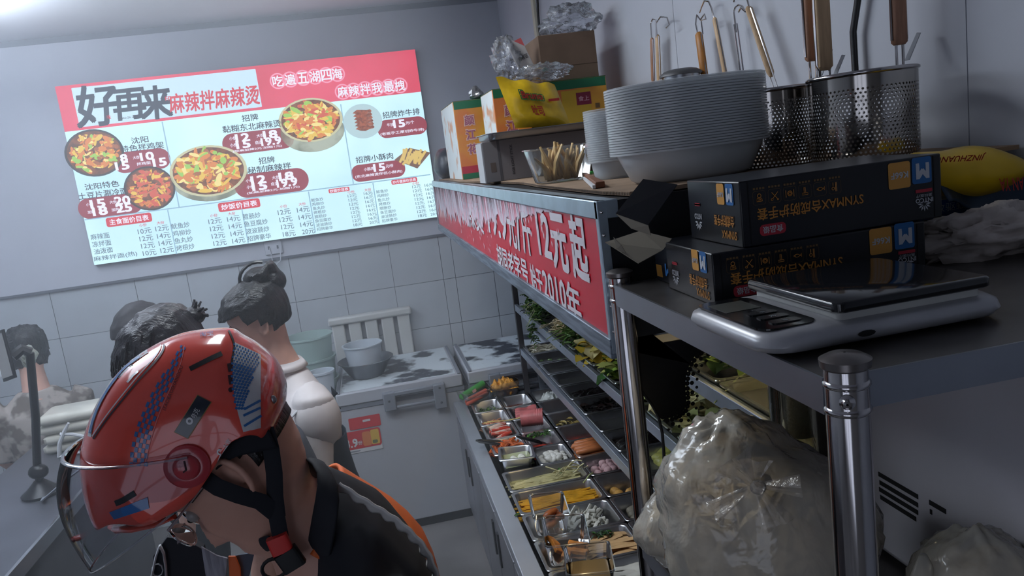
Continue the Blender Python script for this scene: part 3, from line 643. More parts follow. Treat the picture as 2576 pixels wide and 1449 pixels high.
# third column, under the rack
c = third(0, 'wide steel pan of white shredded radish'); mound(F(c, .05), .2, .15, .05, M('white shred', (214, 218, 214), .5, var=.1, vs=60), 'shredded_radish', 'mound of white shredded radish', 'vegetables', 5, .6, 60)
c = third(1, 'wide steel pan almost empty with a yellow scrap'); lumps(F(c, .09) + Vector((-.06, -.03, 0)), .03, .02, 2, .012, M('ginger', (206, 178, 110), .5), 'ginger_bit', 'small yellow scrap on the pan floor', 'food scrap', 'yellow scraps', 2, .2, layers=1)
c = third(2, 'wide steel pan of pale yellow ginger slices'); leaves(F(c, .07), .16, .12, .045, 60, .03, [M('ginger pale', (218, 200, 140), .5), M('ginger deep', (204, 178, 108), .5)], 'ginger_slices', 'pale yellow sliced ginger heaped in wide pan', 'ginger', 4, wl=.7)
c = third(3, 'wide steel pan of bright red chili paste'); mound(F(c, .07), .2, .15, .016, M('chili paste', (204, 72, 48), .3, var=.2, vs=40), 'chili_paste', 'bright red chili paste in the wide pan', 'chili paste', 6)
c = third(4, 'wide steel pan of orange sausages'); q = random.Random(4); sausm = M('sausage', (204, 124, 76), .35, var=.1, vs=20)
for k in range(8):
    mm = MB().tube([(-.085, 0, 0), (-.078, 0, 0), (0, 0, .002), (.078, 0, 0), (.085, 0, 0)], [.004, .0135, .0145, .0135, .004], 10)
    place(mm, 'sausage', sausm, F(c, .035) + Vector((-.03 + q.uniform(-.012, .012), -.05 + .03 * (k % 4), .014 + .024 * (k // 4))), 'orange sausage stacked in the wide steel pan', 'sausage', None, 'sausages').rotation_euler = (0, 0, q.uniform(-.08, .08))
c = third(5, 'wide steel pan of pink meatballs'); lumps(F(c, .06), .19, .14, 26, .0185, M('meatball pink', (206, 168, 170), .5, var=.1, vs=40), 'pink_meatball', 'pale pink meatball in the wide steel pan', 'meatball', 'pink meatballs', 6, .15, (1, 1, .9), 2)
c = third(6, 'wide steel pan of golden tofu puffs'); lumps(F(c, .075), .17, .12, 10, .021, M('golden ball', (206, 156, 82), .5, var=.15, vs=30), 'tofu_puff', 'golden brown fried tofu puff', 'tofu puff', 'golden tofu puffs', 7, .12, (1.2, 1, .9), 1)
c = third(7, 'wide steel pan of grey brown mushrooms'); lumps(F(c, .06), .18, .14, 12, .024, M('mushroom grey', (126, 120, 106), .6, var=.2, vs=20), 'grey_mushroom', 'grey brown mushroom in the wide steel pan', 'mushroom', 'grey mushrooms', 8, .2, (1.2, 1, .7), 1)
third(8, 'wide empty steel pan beside the tofu skin')
# ------------------------------------------------------------------ middle tier
def tier(i, z, label, y, w=.25, d=.19, mat=None, h=.07): c = Vector((.812, y, z + .012)); pan(c, w, d, h, label, mat=mat); return c
G = lambda c, dz: Vector((c.x, c.y, c.z - dz))
Z2 = .93
ys = [3.84, 3.64, 3.44, 3.24, 3.04, 2.84, 2.64, 2.44, 2.24, 2.04]
c = tier(0, Z2, 'middle tier steel pan of enoki mushrooms', ys[0]); strands(G(c, .03), .2, .12, 60, .0032, M('enoki', (220, 214, 194), .5), 'enoki_mushrooms', 'white enoki mushrooms in the far middle tier pan', 'mushrooms', .02, .03, 21, spread=.5)
c = tier(1, Z2, 'middle tier steel pan of broccoli florets', ys[1]); lumps(G(c, .06), .2, .12, 12, .02, M('broccoli', (112, 138, 90), .8, var=.3, vs=80, bump=.6, bs=120), 'broccoli_floret', 'pale green broccoli floret in the middle tier pan', 'broccoli', 'broccoli florets', 9, .35, (1, 1, 1), 1)
tier(2, Z2, 'empty middle tier pan between broccoli and potato slices', ys[2])
c = tier(3, Z2, 'middle tier steel pan of potato slices', ys[3]); pot = M('potato', (206, 190, 116), .4, var=.06, vs=20); q = random.Random(8)
for k in range(9):
    o = place(MB().lathe([(.001, 0), (.036, 0), (.036, .004), (.001, .004)], 16, cap0=False, cap1=False, sy=.7), 'potato_slice', pot, G(c, .058) + Vector((-.07 + .02 * k, q.uniform(-.03, .01), .004 * (k % 3))), 'pale yellow potato slice fanned in the middle tier pan', 'potato slice', None, 'potato slices'); o.rotation_euler = (q.uniform(-.1, .1), .2, q.random())
wood = M('wood ear', (26, 22, 24), .25, bump=.3, bs=60)
c = tier(4, Z2, 'middle tier pan of dark kelp shreds', ys[4]); mound(G(c, .03), .2, .15, .018, wood, 'kelp_shreds', 'wet black kelp shreds in the middle tier', 'kelp', 9, .8, 60)
c = tier(5, Z2, 'middle tier pan of black wood ear mushrooms', ys[5]); leaves(G(c, .045), .18, .13, .035, 100, .035, [wood, M('wood ear brown', (52, 40, 38), .3)], 'wood_ear_mushrooms', 'shiny black wood ear mushrooms in the middle tier', 'mushrooms', 22, wl=.9)
c = tier(6, Z2, 'middle tier pan with one lotus root slice', ys[6])
m2 = MB().lathe([(.001, 0), (.03, 0), (.03, .006), (.001, .006)], 20, cap0=False, cap1=False)
lo = place(m2, 'lotus_root_slice', M('lotus', (214, 208, 192), .5), G(c, .045) + Vector((.04, -.03, 0)), 'round white lotus root slice with dark holes', 'lotus slice'); lo.rotation_euler = (.3, -.3, 0)
hm = MB()
for k in range(7): hm.lathe([(.0002, .0063), (.0042, .0063)], 8, (.018 * math.cos(k * .9), .018 * math.sin(k * .9), 0), False, False)
hm.build('hole', M('lotus hole', (110, 100, 84), .8), lo, smooth=0)
c = tier(7, Z2, 'middle tier pan of black fungus strips', ys[7]); mound(G(c, .025), .2, .15, .02, wood, 'fungus_strips', 'matte black fungus strips in the middle tier', 'fungus', 11, .8, 50)
c = tier(8, Z2, 'middle tier pan of sliced pale green gourd', ys[8]); lumps(G(c, .04), .14, .1, 6, .034, M('gourd', (176, 176, 92), .4, var=.15, vs=14), 'gourd_piece', 'pale green gourd piece in the middle tier', 'gourd', 'gourd pieces', 10, .1, (1.3, 1, .6), 1)
c = tier(9, Z2, 'middle tier pan of sliced king oyster mushrooms', ys[9]); km = M('oyster mushroom', (226, 214, 184), .5, var=.05, vs=12); q = random.Random(2)
for k in range(10):
    o = place(MB().prism([(.012 * 1.6 * math.cos(a) * (1.2 if math.sin(a) > 0 else .8), .048 * math.sin(a)) for a in [2 * PI * t / 14 for t in range(14)]], (0, 0, 0), UX, UY, (0, 0, .005)), 'mushroom_slice', km, G(c, .04) + Vector((-.09 + .02 * k, q.uniform(-.02, .03), .006 * (k % 3))), 'cream king oyster mushroom slice in the middle tier', 'mushroom slice', None, 'king oyster slices'); o.rotation_euler = (q.uniform(-.2, .2), q.uniform(-.9, -.5), q.uniform(-.6, .6))
# ------------------------------------------------------------------ upper tier: clear trays of leafy greens
tray_m = THIN('clear tray', (240, 244, 240), (214, 218, 206), .22, .12, .35)
Z3 = 1.17
cold = M('coriander', (44, 84, 36), .5, var=.35, vs=40); colm = M('coriander mid', (78, 118, 50), .5)
c = tier(0, Z3, 'upper tier tray of leafy coriander', 3.66, mat=tray_m); leaves(G(c, .02), .26, .34, .11, 420, .034, [cold, colm, green3], 'coriander_bunch', 'big bunch of dark coriander spilling off the upper tier', 'herb', 31, 26, stemg, drape=.04)
leaves(G(c, .03) + Vector((-.12, -.18, -.02)), .07, .16, .10, 150, .028, [cold, colm], 'coriander_sprig', 'loose coriander sprigs hanging over the shelf rail', 'herb', 32, 8, stemg, drape=.10)
c = tier(1, Z3, 'upper tier clear tray of bean sprouts', 3.20, mat=tray_m); strands(G(c, .03), .2, .15, 120, .0026, M('bean sprout', (222, 206, 168), .4, var=.1, vs=30), 'bean_sprouts', 'cream bean sprouts piled in the upper clear tray', 'bean sprouts', .03, .07, 33, spread=1.4)
strands(G(c, -.01) + Vector((-.13, .02, 0)), .09, .02, 3, .003, M('sprout white', (224, 214, 190), .4), 'loose_sprout', 'few bean sprouts poking out over the rail', 'bean sprouts', .006, .01, 34, ang=.5, spread=.4)
c = tier(2, Z3, 'upper tier tray of crown daisy greens', 2.92, mat=tray_m); leaves(G(c, .02), .24, .2, .08, 150, .05, [colm, M('daisy green', (96, 132, 66), .5), green1], 'crown_daisy_greens', 'long green crown daisy stalks in the upper tier', 'greens', 35, 34, M('daisy stem', (128, 158, 84), .45), .35, drape=.02)
c = tier(3, Z3, 'upper tier clear tray of yellow napa cabbage', 2.66, mat=tray_m); leaves(G(c, .03), .2, .19, .08, 120, .055, [yel, M('napa pale', (232, 220, 160), .45), M('napa deep', (206, 176, 60), .45)], 'napa_cabbage', 'crinkled yellow napa cabbage leaves', 'cabbage', 36, wl=.9)
c = tier(4, Z3, 'upper tier clear tray of pale lettuce', 2.42, mat=tray_m); leaves(G(c, .03), .2, .18, .07, 110, .05, [M('lettuce', (150, 178, 74), .45), M('lettuce pale', (200, 206, 116), .45), green1], 'lettuce', 'pale green lettuce leaves in the upper tier', 'lettuce', 37, wl=.8)
c = tier(5, Z3, 'upper tier clear tray of cabbage next to lettuce', 2.18, mat=tray_m); leaves(G(c, .03), .2, .18, .06, 90, .055, [M('cabbage', (190, 200, 128), .45), M('lettuce pale')], 'cut_cabbage', 'cut pale cabbage pieces beside the lettuce', 'cabbage', 38, wl=.9)
c = tier(6, Z3, 'upper tier clear tray of white cabbage behind the end glass', 1.94, mat=tray_m); leaves(G(c, .03), .2, .18, .07, 100, .055, [M('white cabbage', (228, 222, 170), .45), M('napa pale')], 'white_cabbage', 'cream white cabbage leaves behind the end glass', 'cabbage', 39, wl=.9)
c = tier(7, Z3, 'upper tier tray of green lettuce hearts behind the end glass', 1.72, mat=tray_m); leaves(G(c, .03), .2, .18, .08, 80, .06, [M('heart green', (172, 180, 118), .45), M('cabbage')], 'lettuce_heart', 'pale green lettuce hearts behind the end glass', 'lettuce', 40, wl=.9)
# ------------------------------------------------------------------ top tier
Z4 = 1.39
c = tier(0, Z4, 'top tier clear tray of purple cabbage', 1.66, mat=tray_m, d=.23); leaves(G(c, .02), .2, .2, .07, 90, .06, [M('purple leaf', (62, 50, 84), .35, var=.3, vs=20), M('purple dark', (44, 36, 62), .35), green2], 'purple_cabbage', 'bagged purple cabbage leaves in the top tier tray', 'cabbage', 41, 8, stemg, wl=.9)
c = tier(1, Z4, 'top tier clear tray with wrapped white rolls', 1.42, mat=tray_m, d=.23)
for k in range(3):
    o = place(MB().tube([(-.07, 0, 0), (-.06, 0, 0), (.06, 0, 0), (.07, 0, 0)], [.012, .022, .022, .012], 12), 'wrapped_roll', M('roll', (214, 196, 156), .5, var=.06, vs=20), G(c, .03) + Vector((.02, -.07 + .05 * k, .012)), 'cream wrapped roll in the top tier tray', 'food roll', None, 'wrapped rolls'); o.rotation_euler = (0, -.15, .2)
o = place(MB().grid(lambda i, j: ((i - .5) * .07, .01 * math.sin(i * 3), (j - .5) * .08), 4, 4), 'food_wrapper', M('wrapper', (226, 214, 180), .4), G(c, -.03) + Vector((.03, -.02, 0)), 'cream food wrapper with red print standing in the top tray', 'wrapper'); o.rotation_euler = (.2, 0, .3)
MB().text('口', (0, -.004, .01), UX, UZ, .03, .026, .03).text('工', (0, -.004, -.02), UX, UZ, .018, .022, .03).build('red_print', M('red print', (190, 60, 40), .5), o, smooth=0)
# ================================================================== chest freezers and what stands on them
frz = M('freezer white', (172, 176, 184), .4, var=.03, vs=2)
frg = M('freezer grey', (120, 126, 136), .5)
worn = M('worn freezer lid', (206, 216, 222), .45, col2=(52, 57, 68), vs=4.2, vlo=.53, vhi=.59, vdet=8)
YFZ = 4.03
def freezer(xa, xb, label, sticker):
    f = thing('chest_freezer', label, 'freezer', ((xa + xb) / 2, (YFZ + YB) / 2, 0))
    MB().box(xa, xb, YFZ + .004, YB - .05, .055, .735).build('body', frz, f, world=True, bevel=.006)
    MB().box(xa + .02, xb - .02, YFZ + .03, YB - .07, 0, .055).build('base', black, f, world=True)
    MB().box(xa, xb, YFZ, YB - .05, .735, .758).build('gasket', frg, f, world=True)
    l = MB().box(xa + .004, xb - .004, YFZ - .006, YB - .055, .758, .828).build('lid', frz, f, world=True, bevel=.008)
    MB().box(xa + .035, xb - .035, YFZ + .02, YB - .08, .828, .8295).build('lid_top', worn, f, world=True, smooth=0)
    for e in (xa + .012, xb - .026): MB().box(e, e + .016, YFZ - .004, YB - .06, .826, .834).build('lid_edge', frg, f, world=True, bevel=.002)
    xm = (xa + xb) / 2 + (.07 if sticker else .0)
    h = MB()
    w_ = .165
    h.box(xm - w_, xm - w_ + .065, YFZ - .042, YFZ - .004, .70, .80).box(xm + w_ - .065, xm + w_, YFZ - .042, YFZ - .004, .665, .80).box(xm - w_ + .06, xm + w_ - .06, YFZ - .042, YFZ - .018, .775, .80).box(xm - w_ + .06, xm + w_ - .06, YFZ - .038, YFZ - .018, .705, .722)
    h.build('handle', frg, f, world=True, bevel=.006)
    for (sx, sz) in ((xm - w_ + .03, .755), (xm + w_ - .03, .78), (xm + w_ - .03, .70)): MB().ball((sx, YFZ - .043, sz), .006, .002, .006, 8, 6).build('screw', M('dark screw', (60, 64, 70), .5), f, world=True)
    return f
fz = freezer(-.315, .362, 'white chest freezer with worn lid and red price stickers', True)
fz2 = freezer(.385, .94, 'white chest freezer beyond the prep counter beside the stickered one', False)
# stickers
YS = YFZ + .002
def sq(pts, mat, name, y, par=None):
    return MB().add([Vector((PY(u, v, YFZ).x, y, PY(u, v, YFZ).z)) for u, v in pts], [tuple(range(len(pts)))]).build(name, mat, fz, world=True, smooth=0)
st_r = M('sticker red', (196, 46, 50), .4); st_w = M('sticker white', (206, 208, 210), .5); st_y = M('sticker yellow', (214, 176, 66), .5); st_g = M('sticker grey', (134, 140, 150), .5)
def zrect(u0, v0, u1, v1, rad, mat, name, y):
    a, b = PY(u0, v0, YFZ), PY(u1, v1, YFZ); w_, h_ = abs(b.x - a.x), abs(a.z - b.z)
    pts = [Vector((p.x, y, p.y)) for p in rr((a.x + b.x) / 2, (a.z + b.z) / 2, w_, h_, rad, 0, 4)]
    MB().add(pts, [tuple(range(len(pts)))]).build(name, mat, fz, world=True, smooth=0); return (a + b) / 2, w_, h_
c, w_, h_ = zrect(881, 1056, 956, 1068, .008, st_r, 'red_sticker', YS)
# bottom price sticker and its print
zrect(861, 1140, 958, 1098, .012, st_w, 'price_sticker', YS - .0002) if False else None
def zb(x0_, x1_, z0_, z1_, rad, mat, name, y):
    pts = [Vector((p.x, y, p.y)) for p in rr((x0_ + x1_) / 2, (z0_ + z1_) / 2, x1_ - x0_, z1_ - z0_, rad, 0, 4)]
    return MB().add(pts, [tuple(range(len(pts)))]).build(name, mat, fz, world=True, smooth=0)
bpy.data.objects.remove([o for o in fz.children if o.name.startswith('red_sticker')][0])
ax = PY(879, 1075, YFZ); bx = PY(956, 1050, YFZ); SX0, SX1 = ax.x, bx.x
zA1, zA0 = PY(917, 1047, YFZ).z, PY(917, 1077, YFZ).z
zb(SX0, SX1, zA0, zA1, .006, st_r, 'red_sticker', YS - .001)
zB1, zB0 = PY(908, 1082, YFZ).z, PY(908, 1128, YFZ).z; BX0, BX1 = PY(861, 1110, YFZ).x, PY(958, 1095, YFZ).x
zb(BX0 + .01, BX1, zB0 - .022, zB0 + .02, .004, st_w, 'sticker_footer', YS - .0008)
zb(BX0, BX1, zB0, zB1, .014, st_r, 'price_sticker', YS - .0015)
zb(BX0 + .105, BX0 + .15, zB0 + .008, zB1 - .012, .012, M('sticker orange', (206, 120, 60), .5), 'printed_cup', YS - .002)
zb(BX0 + .15, BX1 - .008, zB0 + .01, zB1 - .008, .008, st_y, 'printed_food', YS - .002)
zb(BX0 + .155, BX1 - .02, zB0 + .016, zB0 + .034, .006, M('sticker olive', (96, 104, 52), .5), 'printed_food', YS - .0025)
m = MB(); m.text('3.9', (BX0 + .045, YS - .003, zB0 + .036), UX, UZ, .045, .062, .03).text('/份', (BX0 + .088, YS - .003, zB0 + .032), UX, UZ, .022, .026, .02)
m.build('sticker_lettering', st_w, fz, world=True, smooth=0)
zb(BX0 + .025, BX0 + .085, zB0 - .014, zB0 - .008, .001, st_g, 'footer_line', YS - .0022)
zb((SX0 + SX1) / 2 - .01, (SX0 + SX1) / 2 + .03, (zA0 + zA1) / 2 + .002, (zA0 + zA1) / 2 + .014, .002, st_w, 'sticker_line', YS - .0022)
# tub standing in a steel basin on the freezer
bs = PZ(926, 948, .8295)
basin = MB().lathe([(.001, .002), (.085, .002), (.10, .02), (.142, .088), (.154, .094), (.156, .097), (.152, .099), (.138, .092), (.095, .026), (.08, .008), (.001, .007)], 40, cap0=False, cap1=False).build('basin', M('grey basin steel', (120, 124, 130), .3, .9, var=.1, vs=8), smooth=50)
basin.location = (bs.x, bs.y + .03, .8295); tag(basin, 'grey steel basin standing on the worn freezer lid', 'basin')
frost = M('frosted plastic', (206, 216, 226), .35, alpha=.72)
tub = MB().lathe([(.001, 0), (.082, 0), (.104, .17), (.112, .172), (.112, .178), (.102, .178), (.079, .006), (.001, .005)], 40, cap0=False, cap1=False).build('plastic_tub', frost, smooth=50)
tub.location = (bs.x - .005, bs.y + .03, .838); tag(tub, 'frosted round plastic tub standing in the steel basin', 'tub')
# radiator
ra = thing('radiator', 'white slatted radiator on the tiled wall behind the freezer', 'radiator', (-.08, YB - .05, .55))
rw = M('radiator white', (196, 198, 196), .45)
xa, xb = PY(826, 805, 4.70).x, PY(1030, 765, 4.70).x; zt = PY(928, 787, 4.70).z
for k in range(5):
    w5 = (xb - xa) / 5; MB().box(xa + w5 * k + .012, xa + w5 * (k + 1) - .012, YB - .06, YB - .02, .58, zt - .03).build('slat', rw, ra, world=True, bevel=.008)
MB().box(xa - .005, xb + .005, YB - .075, YB - .01, zt - .045, zt).build('top_cover', rw, ra, world=True, bevel=.012)
MB().box(xa, xb, YB - .055, YB - .02, .55, .60).build('bottom_pipe', rw, ra, world=True, bevel=.01)
# stacked translucent tubs on a stool beside the freezer
ft = M('greenish plastic', (176, 200, 196), .4, alpha=.62); lid_m = M('tub rim', (206, 218, 220), .4, alpha=.85)
st = thing('low_stand', 'low grey stand holding stacked tubs beside the freezer', 'stand', (-.47, 4.36, 0))
MB().box(-.62, -.335, 4.2, 4.52, .40, .43).build('stand_top', frg, st, world=True)
for dx in (-.61, -.36):
    for dy in (4.21, 4.49): MB().box(dx, dx + .02, dy, dy + .02, 0, .40).build('leg', frg, st, world=True)
def tubm(r0, r1, h): return MB().lathe([(.001, 0), (r0, 0), (r1, h - .012), (r1 + .008, h - .01), (r1 + .008, h), (r1 - .002, h), (r0 - .004, .005), (.001, .005)], 36, cap0=False, cap1=False)
t0 = tubm(.10, .125, .30).build('storage_tub', ft, smooth=50)
for k in range(4):
    o = t0 if k == 0 else t0.copy()
    if k: COL.objects.link(o)
    o.location = (-.425, 4.34, .43 + .125 * k); tag(o, ('bottom', 'second', 'third', 'topmost')[k] + ' translucent tub of the tall nested stack beside the freezer', 'tub', 'stacked storage tubs')
lumps(Vector((-.43, 4.33, 1.02)), .12, .12, 9, .03, M('dim greens', (46, 72, 54), .7), 'green_vegetable', 'dark green vegetable inside the topmost stacked tub', 'vegetable', 'greens in the top tub', 12, .4, layers=1)
t1 = tubm(.05, .062, .16).build('small_tub', frost, smooth=50); p = PY(812, 960, 4.1); t1.location = (p.x, 4.1, p.z - .16 + .06); 
sb = MB().lathe([(.001, 0), (.06, 0), (.06, t1.location.z), (.001, t1.location.z)], 20, cap0=False, cap1=False).build('storage_bin', ft, smooth=50); sb.location = (p.x, 4.1, 0)
tag(t1, 'small white tub standing on the slim bin in front of the stack', 'tub'); tag(sb, 'slim pale plastic bin on the floor left of the freezer', 'bin')
# ================================================================== left service counter
lc = thing('service_counter', 'low stainless service counter along the left of the aisle', 'counter', (-1.5, 2.2, 0))
LCX0, LCX1, LCZ = -1.75, -1.272, .85
lm = M('dull counter steel', (128, 130, 138), .38, .8, var=.12, vs=1.8)
MB().box(LCX0, LCX1, .6, 3.98, LCZ - .03, LCZ).build('top', lm, lc, world=True, bevel=.004)
MB().box(LCX1 - .012, LCX1 + .002, .6, 3.98, LCZ - .05, LCZ + .004).build('edge_strip', M('edge chrome', (190, 194, 200), .25, .9), lc, world=True, bevel=.002)
MB().box(LCX0 + .03, LCX1 - .03, .6, 3.96, .06, LCZ - .03).build('front_panel', M('counter side', (104, 104, 110), .45, .6, var=.1, vs=2), lc, world=True)
MB().box(LCX0 + .06, LCX1 - .08, .65, 3.9, 0, .06).build('plinth', black, lc, world=True)
# packs of white film-wrapped sheets
pk = M('wrapped pack', (206, 204, 192), .35, var=.06, vs=10)
for k in range(4):
    mm = MB().loft([rr(0, 0, .36 - e, .20 - e, .02, z, 4) for z, e in ((0, .03), (.012, .0), (.034, 0), (.047, .04))])
    o = mm.build('wrapped_pack', pk, smooth=60); pk0 = PZ(232, 1112, LCZ); o.location = (pk0.x + .012 * (k % 2), pk0.y - .008 * k, LCZ + .0485 * k); o.rotation_euler = (0, 0, .06 * (k % 2)); tag(o, ('bottom', 'second', 'third', 'topmost')[k] + ' film wrapped white pack of the stack on the service counter', 'pack', 'stacked white packs')
# phone on a bracket arm
pp = PY(72, 1100, 3.25)
ph = thing('phone_stand', 'black phone bracket with upright arm on the service counter', 'phone stand', (pp.x, 3.25, LCZ))
at_ = PY(75, 888, 3.25) - ph.location
MB().tube([(0, 0, .02), (.005, 0, .12), at_ * .55, at_], .021, 10, flat=.7).build('arm', blackpl, ph)
MB().lathe([(.001, 0), (.07, 0), (.075, .012), (.05, .03), (.02, .06), (.001, .06)], 24, cap0=False, cap1=False).build('base', blackpl, ph)
MB().ball((.01, -.012, .10), .038, .03, .03).build('joint', blackpl, ph); MB().tube([at_, at_ + Vector((-.02, -.01, .02)), at_ + Vector((-.05, -.03, .0))], .022, 8).build('head_clamp', blackpl, ph)
phn = thing('mobile_phone', 'mobile phone with pale screen clamped on the bracket', 'phone', PY(26, 955, 3.2), rot=(R(-6), R(-13), R(-38)))
MB().rrect(0, 0, .085, .012, 0, .19, .004).build('phone_body', blackpl, phn); MB().box(-.037, .037, -.0075, -.0065, .012, .178).build('screen', M('phone screen', (168, 176, 188), .2, emit=.25), phn, smooth=0)
MB().box(-.044, -.038, -.009, .009, .02, .17).build('side_frame', white_p, phn, bevel=.002)
tag(MB().tube([(pp.x + .03, 3.2, LCZ + .006), (pp.x + .05, 3.12, LCZ + .02), (pp.x + .12, 3.2, LCZ + .06), (pp.x + .17, 3.3, LCZ + .075), (pp.x + .2, 3.34, LCZ + .04)], .012, 8, flat=.35).build('strap_band', frg), 'flat grey band curling beside the phone stand', 'band')
# crumpled clear film ball behind the phone
o = lump_mesh(.034, .03, .04, 4, .6, 14, 10).build('film_ball', THIN('crumpled film', (240, 245, 235), (210, 214, 190), .3, .15, .5, bump=.8, bs=40), smooth=0); o.location = PY(70, 895, 3.3); tag(o, 'crumpled clear film wrapped at the top of the phone arm', 'plastic film')
# white clip tool
wc = PZ(165, 1150, LCZ)
cl = thing('white_clamp', 'white plastic clamp tool standing on the service counter', 'clamp', (wc.x, wc.y, LCZ))
MB().tube([(-.03, 0, .008), (.06, .01, .008)], .012, 8, flat=.5).build('foot', white_p, cl)
MB().tube([(-.025, 0, .01), (-.01, 0, .07), (.02, 0, .12), (.045, 0, .155)], [.012, .014, .012, .008], 8, flat=.7).build('lever', white_p, cl); MB().tube([(.0, 0, .11), (.05, .0, .10), (.11, 0, .075)], .008, 8).build('bar', white_p, cl)
# ================================================================== near steel rack on the right
ZS = 1.74
nr = thing('steel_shelf_rack', 'stainless shelf rack with round posts beside the sign canopy', 'rack', (.6, .8, 0))
shm = M('scuffed shelf steel', (112, 108, 106), .36, .85, var=.16, vs=9, vdet=6)
rim = M('shelf rim steel', (150, 154, 162), .34, .85, var=.06, vs=5)
for z, hh in ((ZS, .031), (1.335, .031), (.7, .031), (.2, .031)):
    MB().box(.339, .93, .55, 1.082, z - .004, z).build('shelf_plate', shm, nr, world=True, bevel=.001)
    MB().box(.337, .3395, .552, 1.083, z - hh, z).box(.3395, .93, .548, .5505, z - hh, z).box(.3395, .93, 1.0805, 1.083, z - hh, z).build('shelf_rim', rim, nr, world=True)
def post(x, y, full=True):
    p = MB(); r = .0172
    p.lathe([(.001, .02), (r, .02), (r, 1.752)], 28, (x, y, 0), False, False); po = p.build('post', chrome, nr, world=True)
    MB().lathe([(r, 1.748), (r + .0025, 1.750), (r + .003, 1.756), (r * .8, 1.7595), (.001, 1.761)], 28, (x, y, 0), False, False).build('post_cap', M('cap steel', (130, 124, 122), .3, .9), po, world=True)
    for zz in (ZS - .004, ZS - .026): MB().lathe([(r, zz - .003), (r + .0016, zz - .001), (r + .0016, zz + .001), (r, zz + .003)], 28, (x, y, 0), False, False).build('ridge', chrome, po, world=True)
    d = Vector((-x, -y, 0)).normalized(); c = Vector((x, y, ZS - .015)) + d * r
    q = d.to_track_quat('Z', 'Y').to_matrix()
    b_ = MB().lathe([(.0062, -.001), (.0062, .001), (.004, .0025), (.003, .006), (.001, .0068)], 14, (0, 0, 0), True, False)
    for v_ in b_.v: v_.xyz = q @ v_ + c
    b_.build('bolt', chrome, po, world=True)
    return po
post(.3535, .5445); post(.352, 1.098); post(.915, .545); post(.915, 1.095)
# ------------------------------------------------------------------ kitchen scale
sl = thing('kitchen_scale', 'silver digital kitchen scale with black glass platform on the steel shelf', 'scale', (.448, .70, ZS))
silv = M('silver plastic', (172, 172, 176), .33, .25, var=.03, vs=20)
L_, D_ = .255, .18
MB().loft([rr(0, 0, L_ - e, D_ - e, .03, z, 6) for z, e in ((.002, .03), (.005, .008), (.011, .0), (.018, .004), (.0225, .018), (.0245, .05))]).build('body', silv, sl, smooth=60)
def onb(x, y, z): return Vector((x, y, z))
MB().loft([rr(-.090, .002, .058, .142, .014, z, 5) for z in (.0235, .0252)]).build('control_panel', M('gloss black', (16, 17, 20), .15), sl)
MB().box(-.112, -.074, .014, .056, .0252, .0256).build('display', M('lcd grey', (62, 64, 58), .3), sl, smooth=0)
for k in range(3): MB().loft([rr(-.086, -.008 - .021 * k, .030, .013, .004, z, 4) for z in (.0250, .0262)]).build('button', M('button black', (30, 31, 35), .25), sl); MB().text(('开', '皮', '单')[k], (-.086, -.008 - .021 * k, .0264), Vector((0, -1, 0)), Vector((-1, 0, 0)) * -1, .006, .006, 0).build('button_mark', M('button mark', (120, 126, 130), .5), sl, smooth=0)
MB().loft([rr(.028, .0, .150, .150, .006, z, 4) for z in (.023, .030)]).build('riser', M('riser white', (196, 196, 192), .4), sl)
MB().loft([rr(.028, .0, .164 - e, .166 - e, .009, z, 5) for z, e in ((.0312, .004), (.033, 0), (.040, 0), (.0416, .003))]).build('platform', M('black glass', (26, 27, 31), .14, coat=.3), sl, smooth=50)
MB().loft([[Vector((-.03 + a * .009 * math.cos(t), -.0902, .012 + .003 * math.sin(t))) for t in [2 * PI * k / 12 for k in range(12)]] for a in (1,)] * 2, False, True).build('power_socket', blackpl, sl, smooth=0)
sl.location = (.447, .70, ZS); sl.rotation_euler = (0, 0, R(1))
# ------------------------------------------------------------------ glove boxes, printed upside down
bx = M('glove box black', (18, 20, 27), .3, var=.1, vs=20); bin_ = M('box card inside', (150, 142, 128), .8)
gold = M('gold print', (196, 132, 58), .45); blue = M('blue print', (38, 100, 160), .45); amber = M('amber print', (206, 148, 66), .45); wpr = M('white print', (196, 198, 204), .5); rpr = M('red badge', (178, 44, 60), .5); fold = M('box fold', (6, 6, 9), .5)
_arc = lambda cx, cz, r, a0, a1, n=9: [(cx + r * math.cos(a0 + (a1 - a0) * i / n), cz + r * math.sin(a0 + (a1 - a0) * i / n)) for i in range(n + 1)]
ICONS = [[[(-.6, .7), (.6, .7), (.5, .1), (-.5, .1), (-.6, .7)], [(-.3, .4), (.3, .4)], _arc(0, -.4, .4, 0, 6.28), [(0, .1), (0, -.1)]],
         [[(-.7, -.7), (.5, .6)], [(.6, -.7), (-.6, .7)], _arc(.6, .7, .2, 0, 6.28), _arc(-.65, .75, .15, 0, 6.28)],
         [_arc(0, 0, .5, 0, 6.28, 14), _arc(0, 0, .28, 0, 6.28), [(-.85, .7), (-.85, -.7)], [(.85, .7), (.85, -.7)]],
         [[(-.6, .7), (.6, .7), (.6, .35), (-.6, .35), (-.6, .7)], [(-.15, .35), (-.05, -.8), (.2, -.8), (.2, .35)]],
         [_arc(0, -.5, .8, .5, 2.64), _arc(0, .5, .8, -.5, -2.64), [(-.7, -.1), (-1, .35), (-1, -.4), (-.7, .1)], _arc(.4, .05, .08, 0, 6.28)],
         [[(-.4, .9), (-.35, -.9)], [(-.15, .9), (-.15, -.9)], [(.4, -.2), (.4, -.9)], _arc(.4, .3, .3, 0, 6.28)]]
